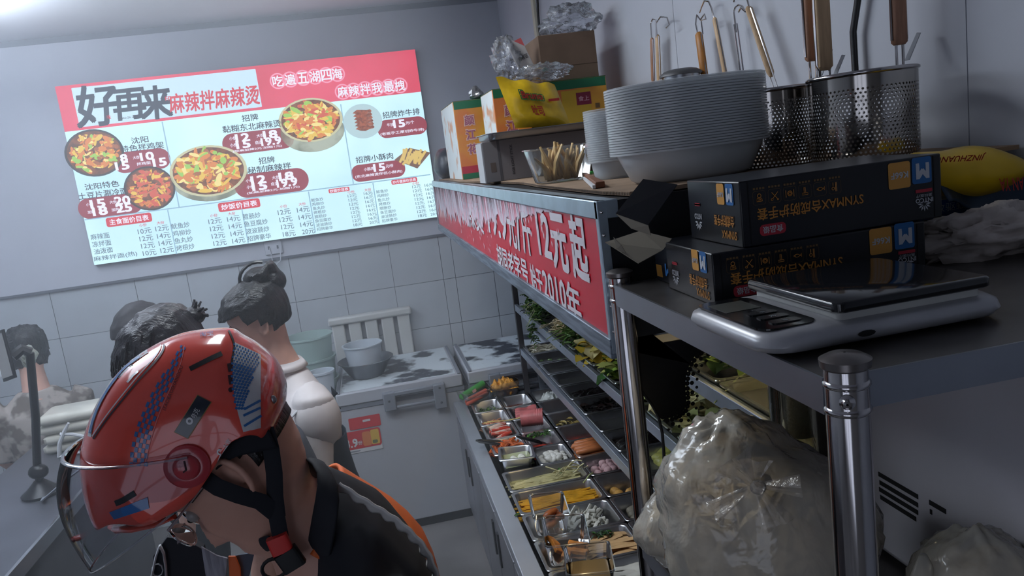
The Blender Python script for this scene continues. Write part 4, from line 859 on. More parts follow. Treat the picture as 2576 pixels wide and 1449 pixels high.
def glove_box(x, y, z, w, d, h, label, rz=0, tears=False):
    g = thing('glove_box', label, 'box', (x, y, z), rz)
    MB().box(0, w, 0, d, 0, h).build('carton', bx, g, bevel=.0018)
    for e in (.010, w - .0115): MB().box(e, e + .0015, -.0006, .0, .002, h - .002).build('fold_line', fold, g, smooth=0)
    ex, ey = Vector((-1, 0, 0)), Vector((0, 0, -1)); yy = -.0007
    def fr(u, v): return Vector((u * w, yy, v * h))
    def rc_(u, v, ww, hh, mat, nm, dy=0, rad=.003):
        c = fr(u, v); pts = [Vector((p.x, yy - dy, p.y)) for p in rr(c.x, c.z, ww, hh, rad, 0, 3)]
        MB().add(pts, [tuple(range(len(pts)))]).build(nm, mat, g, smooth=0)
    ic = MB(); icf = MB()
    for k in range(6):
        c = fr(.09 + .0735 * k, .72)
        for pl in ICONS[k]: ic.tube([c + Vector((-px_ * .006, -.0002, -pz_ * .006)) for px_, pz_ in pl], .00045, 4)
        o_, i_ = rr(c.x, c.z, .0165, .0165, .003, 0, 3), rr(c.x, c.z, .0159, .0159, .0028, 0, 3)
        icf.loft([[Vector((p.x, yy, p.y)) for p in o_], [Vector((p.x, yy, p.y)) for p in i_]], False, False)
        for j_ in range(4): q_ = fr(.09 + .0735 * k, .86) + Vector((-.006 + .004 * j_, 0, 0)); icf.quad(q_ + Vector((-.0014, 0, -.0012)), q_ + Vector((.0014, 0, -.0012)), q_ + Vector((.0014, 0, .0012)), q_ + Vector((-.0014, 0, .0012)))
    ic.build('use_icons', gold, g, smooth=0); icf.build('icon_frames', M('dim gold', (110, 82, 48), .5), g, smooth=0)
    MB().text('SYNMAX合成防护手套', fr(.335, .47), ex, ey, .0145, .52 * w, .012).build('product_name', gold, g, smooth=0)
    rc_(.145, .225, .034, .0135, rpr, 'grade_badge', rad=.005); MB().text('食品级', fr(.145, .225) + Vector((0, -.0003, 0)), ex, ey, .0085, .026, .01).build('badge_text', wpr, g, smooth=0)
    rc_(.782, .75, .030, .032, amber, 'model_square'); rc_(.897, .78, .027, .032, blue, 'size_square')
    MB().text('K66F', fr(.782, .75) + Vector((0, -.0003, 0)), ex, ey, .0075, .023, .02).text('M', fr(.9, .77) + Vector((0, -.0003, 0)), ex, ey, .017, .016, .05).build('size_text', wpr, g, smooth=0)
    rc_(.905, .46, .023, .004, rpr, 'red_bar', rad=.0005)
    lg = MB().text('INTCO', fr(.905, .31), ex, ey, .0055, .024, .02).text('英科医疗', fr(.905, .385), ex, ey, .004, .022, 0)
    for k in range(7):
        a = PI + PI * k / 6; c = fr(.905, .255); d_ = Vector((math.cos(a), 0, math.sin(a) * 1.0)); n_ = Vector((-d_.z, 0, d_.x))
        lg.quad(c + d_ * .002, c + d_ * .006 + n_ * .0011, c + d_ * .0095, c + d_ * .006 - n_ * .0011)
    lg.build('maker_mark', wpr, g, smooth=0)
    # left end panel
    e2, f2 = Vector((0, 1, 0)), Vector((0, 0, -1))
    def en(u, v): return Vector((-.0007, d * u, h * v))
    def re_(u, v, ww, hh, mat, nm):
        c = en(u, v); pts = [Vector((-.0007, p.x, p.y)) for p in rr(c.y, c.z, ww, hh, .003, 0, 3)]
        MB().add(pts, [tuple(range(len(pts)))]).build(nm, mat, g, smooth=0)
    re_(.17, .80, .020, .026, blue, 'end_size_square'); re_(.33, .80, .020, .026, amber, 'end_model_square')
    MB().text('M', en(.17, .79) - Vector((.0003, 0, 0)), e2, f2, .015, .013, .05).build('end_size_text', wpr, g, smooth=0)
    MB().text('K66F', en(.33, .79) - Vector((.0003, 0, 0)), e2, f2, .006, .016, .02).build('end_model_text', wpr, g, smooth=0); MB().text('INTCO', en(.8, .40), e2, f2, .007, .022, .02).build('end_maker_text', wpr, g, smooth=0)
    lg = MB()
    for k in range(7):
        a = PI + PI * k / 6; c = en(.8, .30); d_ = Vector((0, math.cos(a), math.sin(a))); n_ = Vector((0, -d_.z, d_.y)); lg.quad(c + d_ * .002, c + d_ * .007 + n_ * .0013, c + d_ * .011, c + d_ * .007 - n_ * .0013)
    lg.build('end_maker_mark', wpr, g, smooth=0)
    re_(.8, .60, .018, .004, rpr, 'end_red_bar')
    MB().text('合成防护手套', en(.3, .38), e2, f2, .014, .36 * d, .012).text('SYNMAX', en(.22, .17), e2, f2, .010, .26 * d, .012).build('end_product_name', gold, g, smooth=0)
    return g
g1 = glove_box(.386, .848, ZS, .279, .150, .064, 'lower of two stacked black glove boxes with gold lettering', R(-1))
g2 = glove_box(.4285, .851, ZS + .064, .268, .150, .079, 'upper black glove box with a torn flap hanging from its end', 0)
def card_sheet(pts, t, mat, name, par):
    a = [Vector(p) for p in pts]; n_ = (a[1] - a[0]).cross(a[2] - a[0]).normalized() * t
    return MB().loft([a, [p + n_ for p in a]], True, True).build(name, mat, par, world=True, smooth=0)
card_sheet([PY(1618, 450, 1.02), PY(1704, 464, .985), PY(1630, 566, .955), PY(1549, 537, .99)], .0012, bx, 'torn_flap', g2)
card_sheet([PY(1549, 538, .99), PY(1630, 567, .955), PY(1637, 592, .958), PY(1588, 575, .975)], .001, bin_, 'flap_tab', g2)
# third box behind, beige flap sticking out
g3 = thing('glove_box', 'black glove box with beige inner flap standing open behind the stack', 'box', (.40, 1.004, ZS))
MB().box(0, .20, 0, .070, 0, .058).build('carton', bx, g3, bevel=.0015)
card_sheet([PY(1523, 609, 1.03), PY(1612, 580, 1.05), PY(1690, 600, 1.03), PY(1668, 628, 1.0), PY(1606, 662, .985)], .001, bin_, 'inner_flap', g3)
card_sheet([PY(1543, 597, 1.02), PY(1562, 616, 1.01), PY(1577, 642, 1.005), PY(1552, 626, 1.012)], .0008, bin_, 'tuck_tab', g3)
MB().text('M', (-.0008, .02, .02), Vector((0, 1, 0)), Vector((0, 0, -1)), .016, .018, .04).build('end_print', blue, g3, smooth=0)
q = [PY(u, v, 1.0) for u, v in ((1650, 664), (1664, 668), (1668, 698), (1654, 694))]
MB().add(q, [(0, 1, 2, 3)]).build('amber_patch', amber, g3, world=True, smooth=0)
# goods at the back right of the shelf
yb = lump_mesh(.10, .055, .036, 2, .10, 22, 14); 
for v_ in yb.v: v_.x = v_.x * 1.0; v_.z = v_.z * (1 + .1 * math.sin(v_.x * 60))
o = yb.build('yellow_packet', M('yellow foil', (206, 168, 26), .3, var=.08, vs=12), smooth=180); o.location = (.835, .985, 1.842); o.rotation_euler = (0, R(4), R(-6)); tag(o, 'bright yellow foil packet with red lettering beside the glove boxes', 'packet')
def on_y(u, v, y): p = PY(u, v, y); return p
MB().text('YUAN YA', (.045, -.057, -.018), Vector((-1, 0, 0)), Vector((0, -.2, -.95)), .018, .05, .01).build('packet_lettering', M('packet red', (170, 40, 30), .5), o, smooth=0)
rt = MB().text('JINZHUANG', (-.035, -.052, .022), Vector((-1, 0, 0)), Vector((0, .5, -.85)), .012, .07, .01)
rt.build('packet_lettering', M('packet red', (170, 40, 30), .5), o, smooth=0)
bp = MB().grid(lambda i, j: (.775 + .15 * i, .955 + .02 * math.sin(i * 4) - .02 * j, 1.835 - .075 * j * (.35 + .65 * i) + .004 * math.sin(i * 13)), 12, 6).build('blue_pouch', M('blue pouch', (44, 62, 82), .35, .2, var=.2, vs=14), solid=.0015); tag(bp, 'dark blue crumpled pouch hanging below the yellow packet', 'pouch')
rb = thing('repellent_box', 'blue and white repellent box lying beside the glove boxes', 'box', (.74, 1.0, ZS + .02))
MB().box(.685, .90, .995, 1.06, ZS + .038, ZS + .078).build('carton', M('repellent white', (176, 172, 160), .6), rb, world=True, bevel=.001)
MB().box(.685, .90, .9944, .9952, ZS + .039, ZS + .064).build('blue_band', M('repellent blue', (32, 84, 156), .5), rb, world=True, smooth=0)
MB().text('盘香无烟 有效驱蚊', (.78, .9938, ZS + .053), UX, UZ, .0125, .145, .004).build('band_lettering', wpr, rb, world=True, smooth=0)
bo = MB().box(.70, .91, .99, 1.07, ZS, ZS + .038).build('dark_carton', M('dark carton', (22, 20, 22), .7), bevel=.001); tag(bo, 'low dark carton under the repellent box', 'box')
wbm = crumple(.115, .06, .036, 6).build('plastic_bag', M('white bag', (176, 166, 160), .4, var=.15, vs=10, bump=.5, bs=30), smooth=180); wbm.location = (.80, .89, ZS + .026); tag(wbm, 'flattened whitish plastic bag lying on the shelf behind the scale', 'bag')
# ------------------------------------------------------------------ second shelf: noodle bags, jar, white appliance
Z2S = 1.335
def bag(c, rx, ry, rz, seed, label, knot=None, mat=None):
    b = MB(); n, m_ = 56, 36; c = Vector(c); rings = []
    for j in range(1, m_):
        a = PI * j / m_; ring = []
        for k in range(n):
            t = 2 * PI * k / n; p = Vector((math.sin(a) * math.cos(t), math.sin(a) * math.sin(t), -math.cos(a)))
            f = 1 + .10 * mnoise.noise(p * 2.1 + Vector((seed, 0, 0))) + .05 * abs(mnoise.noise(p * 5 + Vector((0, seed, 0)))) * 2 + .012 * mnoise.noise(p * 12)
            if knot is not None:
                dd = (p - knot).length; f += .06 * math.exp(-dd * 2.2) * math.sin(math.atan2((p - knot).z, (p - knot).x - (p - knot).y) * 11) - .14 * math.exp(-(dd * 4) ** 2)
            tp_ = 1 - .32 * max(0, p.z) ** 1.5; q_ = Vector((p.x * rx * f * tp_, p.y * ry * f * tp_, p.z * rz * f)); q_.x -= .055 * max(0, p.z) * (knot is not None); q_.z = max(q_.z, -rz * .93)
            ring.append(q_)
        rings.append(ring)
    b.loft(rings)
    o = b.build('noodle_bag', mat, smooth=180); o.location = c; return tag(o, label, 'bag')
bagm = THIN('clear poly bag', (246, 240, 228), (240, 232, 216), .48, .13, .28, .8, bump=.55, bs=13)
nood = M('fresh noodle', (222, 202, 164), .55, var=.14, vs=16)
kn = Vector((-.55, -.80, .55)).normalized()
bag((.424, .828, Z2S + .130), .132, .115, .142, 3, 'big clear bag of cream noodles knotted at its front', kn, bagm)
def noodle_fill(c, rx, ry, rz, seed, label, n=140, r=.0065):
    q = random.Random(seed); mm = MB()
    for i in range(n):
        a, b_ = q.random() * 6.28, math.acos(q.uniform(-1, 1)); p = Vector((rx * math.sin(b_) * math.cos(a), ry * math.sin(b_) * math.sin(a), rz * math.cos(b_))) * q.uniform(.82, .97)
        t = Vector((q.uniform(-1, 1), q.uniform(-1, 1), q.uniform(-1, 1))).cross(p).normalized(); L = .05
        P_ = []
        for k in range(6):
            s_ = (k / 5 - .5) * 2 * L; v_ = p + t * s_; e_ = math.sqrt((v_.x / rx) ** 2 + (v_.y / ry) ** 2 + (v_.z / rz) ** 2); P_.append(v_ / max(e_, .9) * .93)
        mm.tube(P_, r, 5, flat=.4)
    mm.ball((0, 0, 0), rx * .84, ry * .84, rz * .84, 20, 14)
    return place(mm, 'noodles', nood, c, label, 'noodles', 'stuff')
noodle_fill(Vector((.418, .828, Z2S + .112)), .110, .098, .100, 5, 'cream noodles packed inside the big knotted bag')
# the knot with its gathered tails
kp = PY(1900, 1220, .735)
kt = thing('bag_knot', 'gathered plastic knot on the front of the noodle bag', 'bag knot', kp)
q = random.Random(12); km_ = THIN('bag knot film', (250, 246, 240), (222, 214, 204), .28, .15, .3, bump=.6, bs=40)
for k in range(5):
    a = k * 1.25 + q.uniform(-.3, .5); vd = Vector((.5, .85, -.2)).normalized(); e1 = vd.cross(UZ).normalized(); e2_ = e1.cross(vd); d_ = (e1 * math.cos(a) + e2_ * math.sin(a) - vd * .35); s_ = d_.cross(vd).normalized(); L = q.uniform(.02, .055)
    MB().grid(lambda i, j: d_ * (.004 + L * i) + s_ * (j - .5) * (.006 + (.018 + .012 * (k % 3)) * i) + vd * (.007 * math.sin(j * 9 + k) * i), 6, 8).build('gathered_tail', km_, kt)
MB().ball((0, -.006, 0), .009, .008, .008).build('knot', km_, kt)
bag((.392, .995, Z2S + .062), .085, .062, .066, 9, 'smaller clear bag of pale noodles squeezed behind the post', None, bagm)
noodle_fill(Vector((.392, .995, Z2S + .058)), .072, .05, .052, 8, 'pale noodles inside the smaller bag behind the post', 60, .006)
o = bag((.565, .655, Z2S + .085), .08, .07, .088, 14, 'clear bag of cream noodles in front of the white appliance', None, bagm)
noodle_fill(Vector((.565, .655, Z2S + .082)), .068, .058, .074, 15, 'cream noodles in the bag before the white appliance', 60, .006)
tw = MB().loft([[Vector((.505 + r_ * math.cos(t) * 1.0, .66 + r_ * .8 * math.sin(t), z)) for t in [2 * PI * k / 14 for k in range(14)]] for z, r_ in ((Z2S + .002, .035), (Z2S + .06, .03), (Z2S + .10, .024), (Z2S + .13, .015), (Z2S + .155, .004))]).build('film_twist', bagm, smooth=180); tag(tw, 'upright twist of crumpled clear film beside the post', 'plastic film')
# clear jar with a steel infuser
jp = PY(2010, 1080, 1.0)
jr = thing('glass_jar', 'tall clear jar with a perforated steel infuser behind the noodle bag', 'jar', (jp.x, 1.0, Z2S))
jh = .30
MB().lathe([(.001, .002), (.036, .002), (.040, .01), (.040, jh), (.0375, jh), (.0375, .012), (.001, .008)], 32, cap0=False, cap1=False).build('jar_wall', THIN('jar glass', (236, 236, 224), (200, 196, 170), .10, .04, .4), jr)
MB().lathe([(.001, .16), (.028, .16), (.030, .17), (.031, .26), (.034, .262), (.034, .285), (.0365, .29)], 32, cap0=False, cap1=False).build('infuser', M('infuser steel', (150, 146, 134), .3, .95, bump=.5, bs=300), jr)
MB().lathe([(.001, jh + .03), (.041, jh + .03), (.042, jh), (.001, jh)], 32, cap0=False, cap1=False).build('lid', M('jar lid', (40, 40, 42), .3, .5), jr)
# white appliance with vent slots
apx = .625
ap = thing('white_appliance', 'white boxy appliance with side vent slots on the second shelf', 'appliance', (.77, .82, Z2S))
apm = M('appliance white', (190, 186, 190), .5)
MB().box(apx, .905, .59, 1.05, Z2S + .006, ZS - .034).build('casing', apm, ap, world=True, bevel=.01)
m = MB()
for (u0, v0, u1, v1) in ((2210, 1190, 2310, 1252), (2213, 1212, 2310, 1272), (2212, 1230, 2310, 1290), (2215, 1250, 2305, 1306), (2338, 1262, 2380, 1288), (2340, 1286, 2345, 1289)):
    a, b = PX(u0, v0, apx), PX(u1, v1, apx); z = (a.z + b.z) / 2; m.box(apx - .0006, apx + .004, min(a.y, b.y), max(a.y, b.y), z - .0032, z + .0032)
m.build('vent_slot', M('vent dark', (26, 25, 26), .8), ap, world=True, smooth=0)
for yy in (.62, 1.02):
    for xx in (apx + .03, .88): MB().lathe([(.001, 0), (.012, 0), (.012, .008), (.001, .008)], 12, (xx, yy, Z2S), False, False).build('foot', blackpl, ap, world=True)
# ================================================================== things on top of the canopy
ZK = 1.8685
cs = thing('cardboard_sheet', 'flattened cardboard sheet with corrugated edge covering the canopy top', 'cardboard', (.6, 2.2, ZT))
edge_p = [(.352, 3.7), (.36, 3.2), (.352, 2.9), (.40, 2.55), (.408, 2.3), (.418, 2.05), (.40, 1.8), (.392, 1.5), (.386, 1.25), (.395, 1.14)]
outl = edge_p + [(.70, 1.14), (.70, .985), (.935, .985), (.935, 3.7)]
MB().prism(outl, (0, 0, ZT + .0002), UX, UY, (0, 0, ZK - ZT - .0002)).build('sheet', card, cs, world=True, smooth=0)
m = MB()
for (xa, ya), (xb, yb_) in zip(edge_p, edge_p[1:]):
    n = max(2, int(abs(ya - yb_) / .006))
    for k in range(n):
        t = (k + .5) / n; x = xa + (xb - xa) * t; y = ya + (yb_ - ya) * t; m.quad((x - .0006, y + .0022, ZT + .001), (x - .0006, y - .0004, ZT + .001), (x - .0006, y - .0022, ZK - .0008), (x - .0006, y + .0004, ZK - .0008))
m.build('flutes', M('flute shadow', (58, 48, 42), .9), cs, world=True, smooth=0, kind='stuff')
# ------------------------------------------------------------------ stack of clear bowls
bowl_m = M('clear bowl plastic', (214, 219, 222), .2, alpha=.72)
def bowl_mesh(): return MB().loft([[Vector((r * math.cos(2 * PI * k / 56), r * .82 * math.sin(2 * PI * k / 56), z)) for k in range(56)] for r, z in ((.02, .0), (.096, .0), (.106, .006), (.1275, .052), (.1275, .0535), (.1375, .0535), (.1388, .0515), (.1392, .0545), (.136, .0555))], True, False)
bc = PY(1716, 330, 1.30)
b0 = bowl_mesh().build('takeaway_bowl', bowl_m, smooth=50)
NB = 26; sp = .0043 / 1.1
for k in range(NB):
    o = b0 if k == 0 else b0.copy()
    if k: COL.objects.link(o)
    o.location = (.560, 1.285, ZK + .0004 + sp * k * 1.1)
    tag(o, 'clear plastic bowl nested in the tall stack by the strainers', 'bowl', 'stack of clear bowls')
tag(o, 'topmost clear plastic bowl of the tall stack by the strainers', 'bowl', 'stack of clear bowls')
# stack of clear round tubs behind
t0 = MB().lathe([(.01, 0), (.050, 0), (.056, .035), (.0625, .036), (.063, .039), (.062, .040)], 36, cap0=True, cap1=False).build('takeaway_tub', M('clear tub plastic', (214, 220, 224), .25, alpha=.5), smooth=50)
for k in range(24):
    o = t0 if k == 0 else t0.copy()
    if k: COL.objects.link(o)
    p = PY(1556, 440, 1.62); o.location = (p.x, 1.62, ZK + .0005 + .0046 * k); tag(o, 'small clear tub nested in the slim stack behind the bowls', 'tub', 'stack of small clear tubs')
# ------------------------------------------------------------------ perforated strainers
def perforated(key, pitch, rad):
    m = bpy.data.materials.new(key); m.use_nodes = True; nt = m.node_tree; b = nt.nodes['Principled BSDF']
    b.inputs['Metallic'].default_value = 1; b.inputs['Roughness'].default_value = .12; b.inputs['Base Color'].default_value = (.40, .375, .35, 1)
    N = lambda t: nt.nodes.new(t)
    def mt(op, a, c=None):
        n = N('ShaderNodeMath'); n.operation = op
        for i, x in enumerate((a, c)):
            if x is None: continue
            if isinstance(x, (int, float)): n.inputs[i].default_value = x
            else: nt.links.new(x, n.inputs[i])
        return n.outputs[0]
    tc = N('ShaderNodeTexCoord'); sp_ = N('ShaderNodeSeparateXYZ'); nt.links.new(tc.outputs['Object'], sp_.inputs[0])
    ang = mt('ARCTAN2', sp_.outputs[1], sp_.outputs[0]); cnt = round(2 * PI * rad / pitch)
    u = mt('MULTIPLY', ang, cnt / (2 * PI)); v = mt('MULTIPLY', sp_.outputs[2], 1 / (pitch * .866))
    row = mt('FLOOR', v); par = mt('MODULO', row, 2.); u2 = mt('ADD', u, mt('MULTIPLY', par, .5))
    fu = mt('SUBTRACT', mt('FRACT', u2), .5); fv = mt('MULTIPLY', mt('SUBTRACT', mt('FRACT', v), .5), .866)
    d = mt('SQRT', mt('ADD', mt('MULTIPLY', fu, fu), mt('MULTIPLY', fv, fv)))
    hole = mt('LESS_THAN', d, .27)
    top = mt('LESS_THAN', sp_.outputs[2], .112); hole = mt('MULTIPLY', hole, top)
    nt.links.new(mt('SUBTRACT', 1, hole), b.inputs['Alpha'])
    return m
wood = M('beech handle', (196, 164, 128), .5, var=.08, vs=30, stretch=(6, 6, .6)); wood_d = M('brown handle', (160, 118, 94), .5, var=.1, vs=30, stretch=(6, 6, .6))
def strainer(c, r, h, label, hpx, wd, flip=1):
    s = thing('noodle_strainer', label, 'strainer', c)
    pm = perforated('perforated steel %d' % int(c[1] * 1000), .0068, r)
    MB().lathe([(r * .97, .002), (r, .01), (r, h)], 64, cap0=False, cap1=False).build('basket', pm, s, smooth=60)
    MB().lathe([(.001, .002), (r * .97, .002)], 64, cap0=False, cap1=False).build('basket_floor', M('basket floor', (120, 118, 116), .3, 1), s)
    MB().lathe([(r, h - .002), (r + .003, h), (r + .003, h + .003), (r, h + .005), (r - .001, h + .002)], 64, cap0=False, cap1=False).build('rim', chrome, s, smooth=80)
    a = Vector(hpx); pts = [Vector((r * flip * .7, .72 * r * (-1 if a.y < 0 else 1), h)), a * 1.0 + Vector((0, 0, h + .004)), a + Vector((0, 0, h + .012)), a + Vector((0, 0, h + .05))]
    for e in (-.006, .006): MB().tube([p + Vector((e, 0, 0)) for p in pts], .0022, 8).build('wire', chrome, s)
    MB().loft([rr(a.x, a.y, .024 if k not in (0, 6) else .018, .016 if k not in (0, 6) else .012, .005, h + z, 4) for k, z in enumerate((.042, .046, .06, .1, .14, .19, .2))]).build('handle', wd, s)
    MB().tube([a + Vector((.014, 0, h + .05)), a + Vector((.0135, 0, h + .2))], .002, 6).tube([a + Vector((-.0135, 0, h + .05)), a + Vector((-.0135, 0, h + .2))], .002, 6).build('handle_wire', chrome, s)
    MB().prism([(-.006, 0), (.006, 0), (.006, .05), (-.004, .048)], a + Vector((.012, 0, h + .016)), UY, Vector((.5, 0, .86)), (.0012, 0, .0)).build('hook', steel, s)
    return s
S2 = strainer(Vector((.792, 1.135, ZK)), .080, .131, 'perforated steel noodle strainer nearest the side wall panel seam', (.092, .03, 0), wood_d)
p = PY(2045, 165, 1.26)
S1 = strainer(Vector((.722, 1.300, ZK)), .080, .128, 'perforated steel noodle strainer between clear bowls and the other strainer', (p.x - .722, 1.26 - 1.300, 0), wood_d)
p = PY(2073, 150, 1.225)
xh = thing('noodle_strainer', 'pale wooden strainer handle standing upright behind the two baskets', 'strainer', (p.x, 1.225, ZK))
MB().loft([rr(0, 0, w_, d_, .004, z, 4) for w_, d_, z in ((.016, .01, .150), (.026, .016, .156), (.026, .016, .34), (.02, .012, .35))]).build('handle', wood, xh)
for e in (-.009, .009): MB().tube([(e, 0, 0), (e, 0, .15), (e * 1.55, 0, .16), (e * 1.55, 0, .34)], .002, 6).build('wire', chrome, xh)
MB().prism([(-.006, 0), (.006, 0), (.006, .05), (-.004, .048)], (.012, 0, .13), UY, Vector((.5, 0, .86)), (.0012, 0, 0)).build('hook', steel, xh)
# black ladle leaning on the wall
p0, p1, p2, p3 = PX(2152, 190, .925), PX(2146, 80, .925), PX(2158, 0, .925), PX(2172, -90, .925)
ld = thing('black_ladle', 'black plastic ladle handle leaning on the side wall', 'ladle', (.925, p0.y, ZK))
MB().tube([Vector((.915, p0.y, ZK + .03)), p0, p1, p2, p3], [.0075, .0075, .0078, .0075, .006], 10, flat=.7).build('handle', blackpl, ld, world=True)
MB().lathe([(.001, .002), (.012, .004), (.02, .012), (.026, .03), (.024, .03), (.012, .008), (.001, .006)], 20, (.90, p0.y, ZK), False, False).build('ladle_bowl', blackpl, ld, world=True)
# upright utensils behind the bowls
def utensil(label, name, wood_px, wpx, mat, loop, xw=.90, base=True):
    (u0, v0), (u1, v1) = wood_px
    a, b = PX(u0, v0, xw), PX(u1, v1, xw); d = (b - a).normalized(); foot = a + (a - b).normalized() * ((a.z - ZK) / max(.05, abs((b - a).normalized().z)))
    t = thing(name, label, 'utensil', (foot.x, foot.y, ZK)); k = (a - Vector((0, 0, EYE))).length / FPX
    if mat is not None:
        MB().tube([a - d * .01, a, a + (b - a) * .5, b, b + d * .006], [wpx * k * .3, wpx * k * .5, wpx * k * .52, wpx * k * .5, wpx * k * .25], 10, flat=.7).build('handle', mat, t, world=True)
    pts = [PX(u, v, xw) for u, v in loop]; MB().tube([b - d * .02] + pts, .0021 if xw < .93 else .002, 7).build('hook', chrome, t, world=True)
    for e in (-1, 1): 
        off = Vector((0, wpx * k * .45 * e, 0)); MB().tube([foot + off, a + off, b + off], .0018, 6).build('wire', chrome, t, world=True)
    MB().lathe([(.001, 0), (.02, .0), (.03, .02), (.032, .03)], 20, (foot.x - .03, foot.y, ZK), False, False).build('scoop', steel, t, world=True)
    return t
utensil('wooden handled strainer with hook loops nearest the brown carton', 'long_strainer', ((1658, 200), (1654, 92)), 15, wood, [(1650, 60), (1662, 42), (1678, 44), (1684, 62), (1676, 70)], .91)
utensil('darker handled strainer paired with the one nearest the carton', 'long_strainer', ((1643, 200), (1640, 100)), 13, wood_d, [(1637, 60), (1642, 48), (1650, 50), (1651, 95)], .905)
utensil('amber wooden handled strainer with a twisted wire loop', 'long_strainer', ((1772, 190), (1758, 87)), 24, M('amber handle', (168, 112, 52), .45, var=.08, vs=30), [(1750, 60), (1753, 38), (1762, 50), (1772, 36), (1776, 48), (1764, 52), (1768, 86)], .90)
utensil('slim beech handled strainer with a bent hook tip', 'long_strainer', ((1825, 190), (1798, 50)), 15, wood, [(1790, 20), (1783, 4), (1772, 2), (1764, 20), (1760, 32)], .91)
utensil('bare wire strainer handle with a double loop', 'wire_strainer', ((1868, 190), (1850, 60)), 16, None, [(1846, 30), (1850, 18), (1858, 12), (1868, 16), (1876, 30), (1864, 20), (1858, 30)], .915)
utensil('long beech handled strainer tilting towards the steel baskets', 'long_strainer', ((1938, 182), (1884, 22)), 19, wood, [(1878, -10), (1868, -30), (1850, -20), (1846, 5)], .90)
p = PX(1722, 178, .86); dm = MB().lathe([(.055, 0), (.053, .006), (.042, .013), (.03, .016), (.001, .018)], 28, cap0=True, cap1=False).build('pot_lid', M('dull grey lid', (92, 92, 94), .5, .4)); dm.location = (.84, p.y - .02, p.z - .012)
sup = MB().lathe([(.045, 0), (.048, .01), (.048, dm.location.z - ZK)], 28, (0, 0, 0), True, True).build('steel_pot', steel); sup.location = (.84, p.y - .02, ZK); tag(dm, 'dull grey domed lid on the pot behind the bowls', 'lid'); tag(sup, 'small steel pot standing behind the clear bowls', 'pot')
# ------------------------------------------------------------------ cartons, tray, snack bag
c_or = M('carton orange', (196, 112, 58), .6, col2=(206, 156, 48), vs=5, vlo=.4, vhi=.6); c_gr = M('carton green', (22, 98, 66), .6); c_ye = M('carton yellow', (190, 154, 44), .6); c_wh = M('torn white card', (206, 214, 214), .7, col2=(196, 150, 120), vs=9, vlo=.55, vhi=.62); c_pk = M('carton pink', (166, 40, 60), .6); c_pr = M('carton purple print', (150, 84, 110), .6)
def carton(x0_, x1_, y0_, y1_, z1_, label, side, txt=None, badge=False):
    t = thing('sauce_carton', label, 'carton', ((x0_ + x1_) / 2, (y0_ + y1_) / 2, ZK)); H_ = z1_ - ZK
    MB().box(x0_, x1_, y0_, y1_, ZK, z1_).build('carton_body', c_or, t, world=True, bevel=.002)
    MB().box(x0_ - .0006, x0_, y0_ + .004, y1_ - .004, ZK + .002, z1_ - .002).build('side_face', side, t, world=True, smooth=0)
    MB().box(x0_ + .002, x1_ - .002, y0_ - .0006, y0_, z1_ - .03, z1_ - .001).build('top_band', c_gr, t, world=True, smooth=0)
    MB().box(x0_, x1_, y0_, y1_, z1_, z1_ + .0015).build('top_face', c_gr, t, world=True, smooth=0)
    MB().box(x0_ + .002, x1_ - .002, y0_ - .0006, y0_, ZK + .001, ZK + .022).build('bottom_band', c_gr, t, world=True, smooth=0)
    MB().box(x0_ + .002, x1_ - .002, y0_ - .0006, y0_, ZK + .022, ZK + .05).build('pink_band', c_pk, t, world=True, smooth=0)
    if txt:
        mm = MB()
        for i, ch in enumerate(txt): mm.text(ch, (x0_ + .055, y0_ - .001, z1_ - .075 - .055 * i), UX, UZ, .036, .036, .03)
        mm.build('carton_lettering', c_pr, t, world=True, smooth=0)
        mm = MB()
        for i, ch in enumerate(txt): mm.text(ch, (x0_ + .055, y0_ - .0008, z1_ - .075 - .055 * i), UX, UZ, .041, .041, .06)
        mm.build('lettering_outline', M('carton outline', (206, 170, 160), .6), t, world=True, smooth=0)
    if badge:
        MB().box(x0_ + .05, x1_ - .06, y0_ - .0008, y0_, ZK + .06, z1_ - .035).build('yellow_panel', c_ye, t, world=True, smooth=0)
        MB().box(x0_ + .10, x0_ + .15, y0_ - .0014, y0_ - .0006, z1_ - .085, z1_ - .045).build('red_badge', M('badge maroon', (120, 30, 56), .6), t, world=True, smooth=0)
        MB().text('食上', (x0_ + .125, y0_ - .0018, z1_ - .065), UX, UZ, .016, .036, .02).build('badge_lettering', M('badge pink', (200, 150, 160), .6), t, world=True, smooth=0)
        MB().text('椒油', (x1_ - .06, y0_ - .0018, ZK + .09), UX, UZ, .05, .10, .03).build('front_lettering', c_pk, t, world=True, smooth=0)
        MB().box(x1_ - .045, x1_ - .03, y0_ - .0014, y0_ - .0004, z1_ - .10, z1_ - .085).box(x1_ - .045, x1_ - .03, y0_ - .0014, y0_ - .0004, z1_ - .125, z1_ - .11).build('grey_mark', M('mark brown', (110, 84, 50), .6), t, world=True, smooth=0)
    return t
a = PY(1144, 256, 3.05)
carton(.384, .56, 3.05, 3.50, a.z, 'orange sauce carton with torn white side at the far end of the canopy', c_wh, '颜江花')
a = PY(1237, 226, 2.72); carton(a.x, .61, 2.72, 2.98, a.z, 'orange sauce carton standing behind the yellow snack bag', c_wh, '颜江花')
a = PY(1350, 205, 2.55); b = PY(1523, 190, 2.55); carton(.632, b.x, 2.55, 2.95, b.z, 'yellow and orange sauce carton under the plain brown carton', c_ye, None, True)
a, b = PY(1352, 90, 2.62), PY(1495, 76, 2.62); zb3 = PY(1523, 190, 2.55).z + .002
bb = thing('brown_carton', 'plain brown cardboard carton on top of the yellow carton', 'carton', ((a.x + b.x) / 2, 2.74, zb3))
MB().box(a.x, b.x, 2.62, 2.90, zb3, a.z).build('carton_body', card_d, bb, world=True, bevel=.002)
